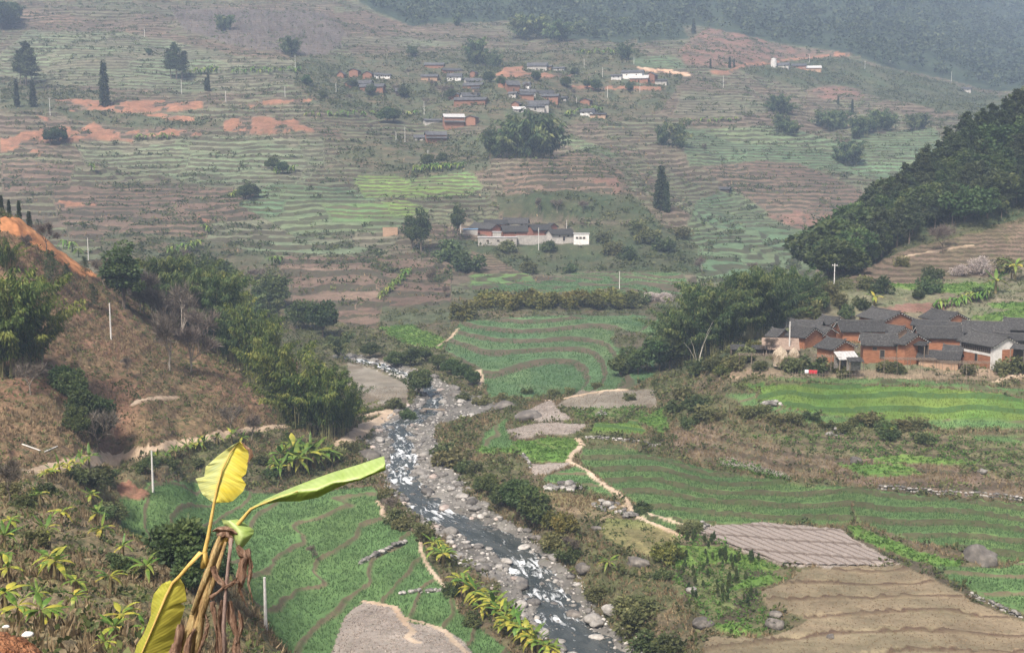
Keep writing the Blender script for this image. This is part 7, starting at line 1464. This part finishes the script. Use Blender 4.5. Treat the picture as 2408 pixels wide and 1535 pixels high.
# ------------------------------------------------------------------ the banana plant beside the camera
D0 = 14.0
def p7(x, y, dy=0): u, v = Z(7, (x, y))[0]; return at(u, v, D0 + dy)
def big_leaf_mat(name, c0, c1, c2, spots=.0):
    m, n = nmat(name); L = n.links.new; out = nn(n, 'ShaderNodeOutputMaterial')
    ti = nn(n, 'ShaderNodeAttribute', attribute_name='tint'); al = nn(n, 'ShaderNodeAttribute', attribute_name='along')
    g_ = nn(n, 'ShaderNodeNewGeometry'); no = nn(n, 'ShaderNodeTexNoise', i_Scale=5, i_Detail=6, i_Roughness=.65); L(g_.outputs['Position'], no.inputs['Vector'])
    ad = nn(n, 'ShaderNodeMath', operation='MULTIPLY_ADD'); ad.inputs[1].default_value = .5; L(no.outputs[0], ad.inputs[0]); sb = nn(n, 'ShaderNodeMath', operation='SUBTRACT'); sb.inputs[1].default_value = .25; L(ti.outputs['Fac'], sb.inputs[0]); L(sb.outputs[0], ad.inputs[2])
    r = ramp(n, [(0, c0), (.5, c1), (1, c2)]); L(ad.outputs[0], r.inputs[0]); col = r.outputs[0]
    wv = nn(n, 'ShaderNodeMath', operation='MULTIPLY'); wv.inputs[1].default_value = 210; L(al.outputs['Fac'], wv.inputs[0]); si = nn(n, 'ShaderNodeMath', operation='SINE'); L(wv.outputs[0], si.inputs[0])
    mr = nn(n, 'ShaderNodeMapRange'); mr.inputs[1].default_value = -1; mr.inputs[2].default_value = 1; mr.inputs[3].default_value = .95; mr.inputs[4].default_value = 1.04; L(si.outputs[0], mr.inputs[0])
    mx = nn(n, 'ShaderNodeMix', data_type='RGBA', blend_type='MULTIPLY'); mx.inputs[0].default_value = 1; L(col, mx.inputs[6]); L(mr.outputs[0], mx.inputs[7]); col = mx.outputs[2]
    n3 = nn(n, 'ShaderNodeTexNoise', i_Scale=11, i_Detail=5, i_Roughness=.7); L(g_.outputs['Position'], n3.inputs['Vector']); r3 = ramp(n, [(.66 - spots, (0, 0, 0)), (.72 - spots, (1, 1, 1))]); L(n3.outputs[0], r3.inputs[0])
    m3 = nn(n, 'ShaderNodeMix', data_type='RGBA'); L(r3.outputs[0], m3.inputs[0]); L(col, m3.inputs[6]); m3.inputs[7].default_value = (.14, .075, .03, 1); col = m3.outputs[2]
    b = nn(n, 'ShaderNodeBsdfPrincipled', i_Roughness=.42); b.inputs['Specular IOR Level'].default_value = .4; L(col, b.inputs['Base Color']); bp = nn(n, 'ShaderNodeBump', i_Strength=.12, i_Distance=.01); L(si.outputs[0], bp.inputs['Height']); L(bp.outputs[0], b.inputs['Normal'])
    t = nn(n, 'ShaderNodeBsdfTranslucent'); L(col, t.inputs[0]); ms = nn(n, 'ShaderNodeMixShader'); ms.inputs[0].default_value = .28; L(b.outputs[0], ms.inputs[1]); L(t.outputs[0], ms.inputs[2]); L(ms.outputs[0], out.inputs[0]); return m
BL1 = big_leaf_mat('yellowing_leaf_painted_sheen', (.42, .47, .22), (.60, .56, .13), (.70, .56, .06), .0)  # pale stop paints in sheen; yellow stops mix real yellowing with light showing through
BL2 = big_leaf_mat('fresh_green_leaf', (.16, .24, .035), (.30, .42, .10), (.44, .54, .22), -.2)
BL3 = big_leaf_mat('hanging_yellow_leaf', (.33, .35, .055), (.42, .39, .06), (.50, .44, .08), -.05)
BDRY = rough_mat('dried_leaf', (.075, .04, .026), (.20, .12, .08), 7, .85, .5, 30, 6, (.40, .29, .22), stretch=(3, 3, .6))
BRIB = rough_mat('leaf_rib', (.36, .24, .06), (.55, .40, .13), 6, .6)
BSTEM = rough_mat('old_banana_stem', (.15, .08, .04), (.33, .23, .10), 5, .7, .6, 20, 7, (.46, .38, .20), stretch=(4, 4, .7))
def surface(rows, dl, dm, dr, mat, name, tl=.5, tr=.5, seed=1, sub=4, ripple=.012):
    """rows of (left edge, midrib, right edge) on the photo; dl, dm, dr: how far each lies behind the plant's own distance"""
    r = np.random.RandomState(seed); n = (len(rows) - 1) * sub + 1; t = np.linspace(0, len(rows) - 1, n); A_ = np.array(rows, float); W = []; T = []; AL = []
    for q in t:
        i = min(int(q), len(rows) - 2); f = q - i; w = [A_[i, k] * (1 - f) + A_[i + 1, k] * f for k in range(3)]; dd = [np.interp(q / (len(rows) - 1), np.linspace(0, 1, len(d)), d) for d in (dl, dm, dr)]
        for k in range(9):
            if k <= 4: s = k / 4; x, y = w[0] * (1 - s) + w[1] * s; dy = dd[0] * (1 - s) + dd[1] * s; tt = tl
            else: s = (k - 4) / 4; x, y = w[1] * (1 - s) + w[2] * s; dy = dd[1] * (1 - s) + dd[2] * s; tt = tr
            e = abs(k - 4) / 4; dy += math.sin(math.pi * s) * -.02 + ripple * e * math.sin(q * 5.3 + k) + ripple * e * r.normal() * .5
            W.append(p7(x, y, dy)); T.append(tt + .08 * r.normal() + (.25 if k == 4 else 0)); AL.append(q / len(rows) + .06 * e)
    F = [(i * 9 + k, i * 9 + k + 1, (i + 1) * 9 + k + 1, (i + 1) * 9 + k) for i in range(n - 1) for k in range(8)]
    return new_mesh(name, [w[:] for w in W], np.array(F), [mat], smooth=True, attrs={'tint': ('POINT', 'FLOAT', np.clip(T, 0, 1)), 'along': ('POINT', 'FLOAT', AL)})
base = Vector(p7(1290, 1650)); base.z = float(ground(base.x, base.y)); BP = empty('large_banana_plant', base); inv = -base
def child(name, me, parent=BP):
    me.transform(Matrix.Translation(-base)) if me.users == 0 else None
    o = link(name, me, parent); return o
def rib(pts, r0, r1, dys, mat=BRIB, name='midrib'):
    P = [p7(x, y, d) for (x, y), d in zip(pts, dys)]; n = len(P); return MB().tube(P, [r0 + (r1 - r0) * i / (n - 1) for i in range(n)], 6).mesh(name, [mat], True)
L1 = [((1474, 495), (1480, 497), (1487, 495)), ((1440, 465), (1487, 462), (1535, 488)), ((1400, 432), (1495, 425), (1580, 487)), ((1378, 390), (1503, 385), (1612, 476)), ((1365, 350), (1512, 345), (1680, 412)), ((1352, 322), (1522, 305), (1702, 362)), ((1412, 312), (1535, 265), (1668, 318)), ((1422, 240), (1550, 225), (1700, 290)), ((1440, 225), (1570, 185), (1712, 235)), ((1500, 170), (1595, 140), (1720, 170)), ((1560, 125), (1622, 103), (1715, 130)), ((1620, 85), (1645, 78), (1690, 95)), ((1655, 68), (1658, 68), (1665, 70))]
l1 = child('leaf', surface(L1, (.0, .14, .18, .10, 0), (0, 0, .03, .08, .10), (0, .03, .05, .12, .10), BL1, 'upright_leaf', .10, .82, 3)); tag(l1, 'upright leaf, half pale green from painted-in sheen and half bright yellow')  # left half's sheen is put into its tint; right half is partly yellowed
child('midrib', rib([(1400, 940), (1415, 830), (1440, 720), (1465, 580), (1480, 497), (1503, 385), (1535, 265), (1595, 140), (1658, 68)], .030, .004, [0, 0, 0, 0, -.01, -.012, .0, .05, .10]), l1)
tip = MB(); 
for k in range(5): tip.tube([p7(1670 + 6 * k, 75 + 10 * k, .1), p7(1700 + 9 * k, 105 + 6 * k, .12), p7(1725 + 5 * k, 120 + 12 * k, .1), p7(1738 - 8 * k, 135 + 22 * k, .1)], [.012, .02, .014, .004], 5)
child('withered_tip', tip.mesh('withered_tip', [BDRY]), l1)
L2 = [((1675, 600), (1668, 612), (1662, 620)), ((1740, 520), (1735, 535), (1728, 545)), ((1828, 468), (1830, 490), (1830, 502)), ((1960, 408), (1940, 450), (1930, 482)), ((2060, 368), (2060, 408), (2070, 480)), ((2180, 322), (2190, 400), (2200, 454)), ((2300, 280), (2298, 350), (2330, 388)), ((2400, 250), (2390, 342), (2408, 356)), ((2480, 226), (2480, 322), (2500, 332)), ((2560, 198), (2570, 284), (2590, 294)), ((2640, 172), (2650, 236), (2664, 266)), ((2656, 168), (2662, 215), (2668, 258))]
l2 = child('leaf', surface(L2, (.02, .2, .3, .35, .35), (0, -.05, -.06, -.05, .05), (0, .04, .05, .0, .06), BL2, 'long_leaf', .72, .12, 5, ripple=.02)); tag(l2, 'long fresh green leaf reaching right over the river')
child('midrib', rib([(1540, 780), (1600, 690), (1668, 612), (1735, 535), (1830, 490), (1940, 450), (2060, 410)], .035, .006, [.02, .02, 0, -.01, -.02, -.03, -.05]), l2)
L3 = [((1175, 1025), (1195, 1040), (1215, 1020)), ((1120, 1050), (1180, 1075), (1245, 1010)), ((1062, 1122), (1150, 1130), (1275, 1060)), ((1045, 1200), (1120, 1200), (1292, 1170)), ((1042, 1270), (1095, 1260), (1248, 1186)), ((1020, 1330), (1070, 1320), (1280, 1204)), ((990, 1400), (1040, 1390), (1255, 1290)), ((945, 1470), (1010, 1460), (1225, 1390)), ((930, 1530), (980, 1530), (1190, 1480)), ((915, 1600), (950, 1600), (1170, 1560)), ((905, 1690), (925, 1700), (1100, 1690))]
l3 = child('leaf', surface(L3, (0, .12, .16, .16, .1), (0, -.03, -.05, -.05, 0), (0, .05, .1, .14, .1), BL3, 'hanging_leaf', .25, .62, 7)); tag(l3, 'yellow leaf hanging down on the left')
child('midrib', rib([(1430, 930), (1415, 835), (1385, 835), (1300, 930), (1240, 1000), (1195, 1042), (1150, 1130), (1095, 1260), (1040, 1390), (980, 1530), (925, 1690)], .034, .006, [0, -.03, -.05, -.05, -.05, -.03, -.05, -.06, -.06, -.05, -.02]), l3)
L4 = [((1530, 602), (1580, 612), (1640, 602)), ((1545, 640), (1610, 642), (1690, 628)), ((1580, 668), (1645, 680), (1756, 678)), ((1615, 735), (1670, 720), (1752, 705)), ((1640, 800), (1655, 790), (1705, 772)), ((1648, 812), (1658, 806), (1680, 798))]
l4 = child('leaf', surface(L4, (.1, .08, .0, .05), (0, -.05, -.08, 0), (.1, .08, .04, .08), BL2, 'cut_leaf', .85, .6, 9)); tag(l4, 'short cut leaf stub, pale green, at the top of the stem')
L5 = [((1462, 690), (1466, 685), (1470, 680)), ((1490, 690), (1500, 668), (1510, 655)), ((1540, 700), (1550, 672), (1560, 650)), ((1590, 700), (1600, 678), (1610, 660)), ((1630, 720), (1640, 700), (1645, 690))]
child('dry_leaf', surface(L5, (0, .02), (-.08, -.08), (.02, .05), BDRY, 'curled_leaf', .5, .5, 11))
st = MB().tube([p7(1535, 715, .05), p7(1500, 820, .04), p7(1450, 980, .03), p7(1390, 1180, .03), p7(1330, 1400, .03), p7(1290, 1650, .03), base - Vector((0, 0, .3))], [.04, .06, .07, .085, .10, .115, .15], 12).mesh('stem', [BSTEM], True); child('stem', st)
sh = MB()
for k, (a, b, c, r_) in enumerate([((1520, 720), (1440, 960), (1330, 1260), .045), ((1560, 760), (1500, 950), (1400, 1280), .04), ((1450, 1000), (1400, 1200), (1350, 1650), .06), ((1400, 1180), (1340, 1400), (1290, 1650), .04)]):
    sh = MB().tube([p7(*a, -.06), p7(*b, -.09), p7(*c, -.11)], [r_ * .4, r_ * .75, r_ * .55], 7); child('sheath', sh.mesh('sheath', [BSTEM], True))
child('dry_stalk', MB().tube([p7(1600, 735, -.1), p7(1580, 900, -.12), p7(1560, 1100, -.12), p7(1545, 1350, -.12), p7(1560, 1650, -.1)], [.024, .02, .02, .026, .03], 7).mesh('dry_stalk', [rough_mat('grey_stalk', (.16, .10, .085), (.33, .25, .215), 8, .8, .4, stretch=(4, 4, .5))], True))
def ribbon(pts, ws, dys, seed, name='dry_leaf'):
    r = np.random.RandomState(seed); m = (len(pts) - 1) * 5 + 1; t = np.linspace(0, len(pts) - 1, m); A_ = np.array(pts, float); W = []
    for q in t:
        i = min(int(q), len(pts) - 2); f = q - i; f2 = f * f * (3 - 2 * f); c = A_[i] * (1 - f) + A_[i + 1] * f; w = (ws[i] * (1 - f) + ws[i + 1] * f) * .8; dy = dys[i] * (1 - f) + dys[i + 1] * f; d = A_[i + 1] - A_[i]; d = d / np.hypot(*d); nrm = np.array([-d[1], d[0]])
        for k in range(6):
            s = k / 5 * 2 - 1; x, y = c + nrm * w * .5 * s * (.85 + .15 * math.sin(q * 3 + seed)) + r.normal(size=2) * 2.5; W.append(p7(x, y, dy + .055 * (s * s) * w / 70 + .02 * math.sin(k * 2.5 + q * 2 + seed)))
    F = np.array([(i * 6 + k, i * 6 + k + 1, (i + 1) * 6 + k + 1, (i + 1) * 6 + k) for i in range(m - 1) for k in range(5)]); child(name, new_mesh(name, [w[:] for w in W], F, [BDRY], smooth=True))
for k, (pts, ws, dy) in enumerate([
  ([(1640, 790), (1690, 870), (1670, 990), (1655, 1090), (1712, 1215)], [40, 110, 100, 40, 4], -.1), ([(1710, 810), (1735, 930), (1720, 1050), (1748, 1190)], [50, 55, 26, 3], -.05), ([(1470, 930), (1500, 1010), (1560, 1070), (1650, 1030)], [70, 60, 40, 30], -.16), ([(1640, 1010), (1600, 1050), (1530, 1090), (1450, 1150)], [26, 40, 30, 50], -.16),
  ([(1585, 1170), (1600, 1280), (1640, 1420), (1625, 1500), (1640, 1680)], [50, 90, 70, 60, 80], -.08), ([(1465, 1170), (1480, 1260), (1500, 1400), (1510, 1680)], [60, 46, 34, 40], -.16), ([(1250, 1330), (1240, 1420), (1210, 1520), (1200, 1680)], [50, 110, 110, 120], -.12), ([(1540, 1160), (1525, 1300), (1530, 1450), (1540, 1680)], [50, 80, 90, 110], -.02), ([(1350, 1360), (1310, 1420), (1295, 1500), (1300, 1680)], [30, 50, 70, 90], -.16),
  ([(1420, 1260), (1440, 1330), (1410, 1430), (1370, 1530), (1350, 1680)], [20, 40, 40, 50, 60], -.14), ([(1650, 1230), (1670, 1330), (1640, 1430), (1660, 1560)], [30, 50, 60, 30], -.06), ([(1500, 720), (1560, 700), (1600, 740), (1590, 800)], [50, 80, 60, 30], -.06)]):
    ribbon(pts, ws, [dy] * len(pts), 20 + k)
tag(BP, 'tall banana plant close to the camera with yellow leaves and hanging dry leaves', 'banana plant')
# ------------------------------------------------------------------ the heap of red soil at the camera's feet
M_SOIL = rough_mat('red_brown_soil', (.17, .065, .03), (.33, .15, .075), 9, .97, 1.0, 40, 8, (.44, .22, .12))
V, F = ico(6); c = at(-25, 1655, 6.0); P = V * np.array([.36, .30, .36]); k_ = (fbm(V[:, 0] * 5 + 3, V[:, 1] * 5 + V[:, 2] * 4, 71, 5) - .5) * .16 + (vnoise(V[:, 0] * 14, V[:, 1] * 14 + V[:, 2] * 11, 72) - .5) * .05; P = P * (1 + k_)[:, None]
o = link('soil_heap', new_mesh('soil_heap', P, F, [M_SOIL], smooth=True), None, c); tag(o, 'heap of crumbly red-brown soil in the bottom left corner', 'soil heap')
rs = np.random.RandomState(3); CL = [new_mesh('soil_clod', rock_shape(200 + k, ICO2, .8, .9)[0], ICO2[1], [M_SOIL]) for k in range(4)]
for k in range(46):
    a = rs.rand() * 6.28; z = .25 + .7 * rs.rand(); q = math.sqrt(1 - z * z); link('soil_clod', CL[k % 4], o, (.36 * q * math.cos(a), .30 * q * math.sin(a), .36 * z), a, .012 + .02 * rs.rand())
M_WST = rough_mat('white_stone', (.50, .49, .46), (.74, .73, .70), 8, .8, .3)
for (u, v, w, lab) in [(64, 1490, 26, 'small white stone lying on the red soil heap'), (14, 1472, 16, 'smaller white stone behind the red soil heap at the left edge')]:
    p = at(u, v, 5.95); P, F = rock_shape(300 + u, ICO2, .6, .3); tag(link('white_stone', new_mesh('white_stone', P, F, [M_WST]), None, p, 0, w * 5.95 / FPX / 2), lab, 'stone')
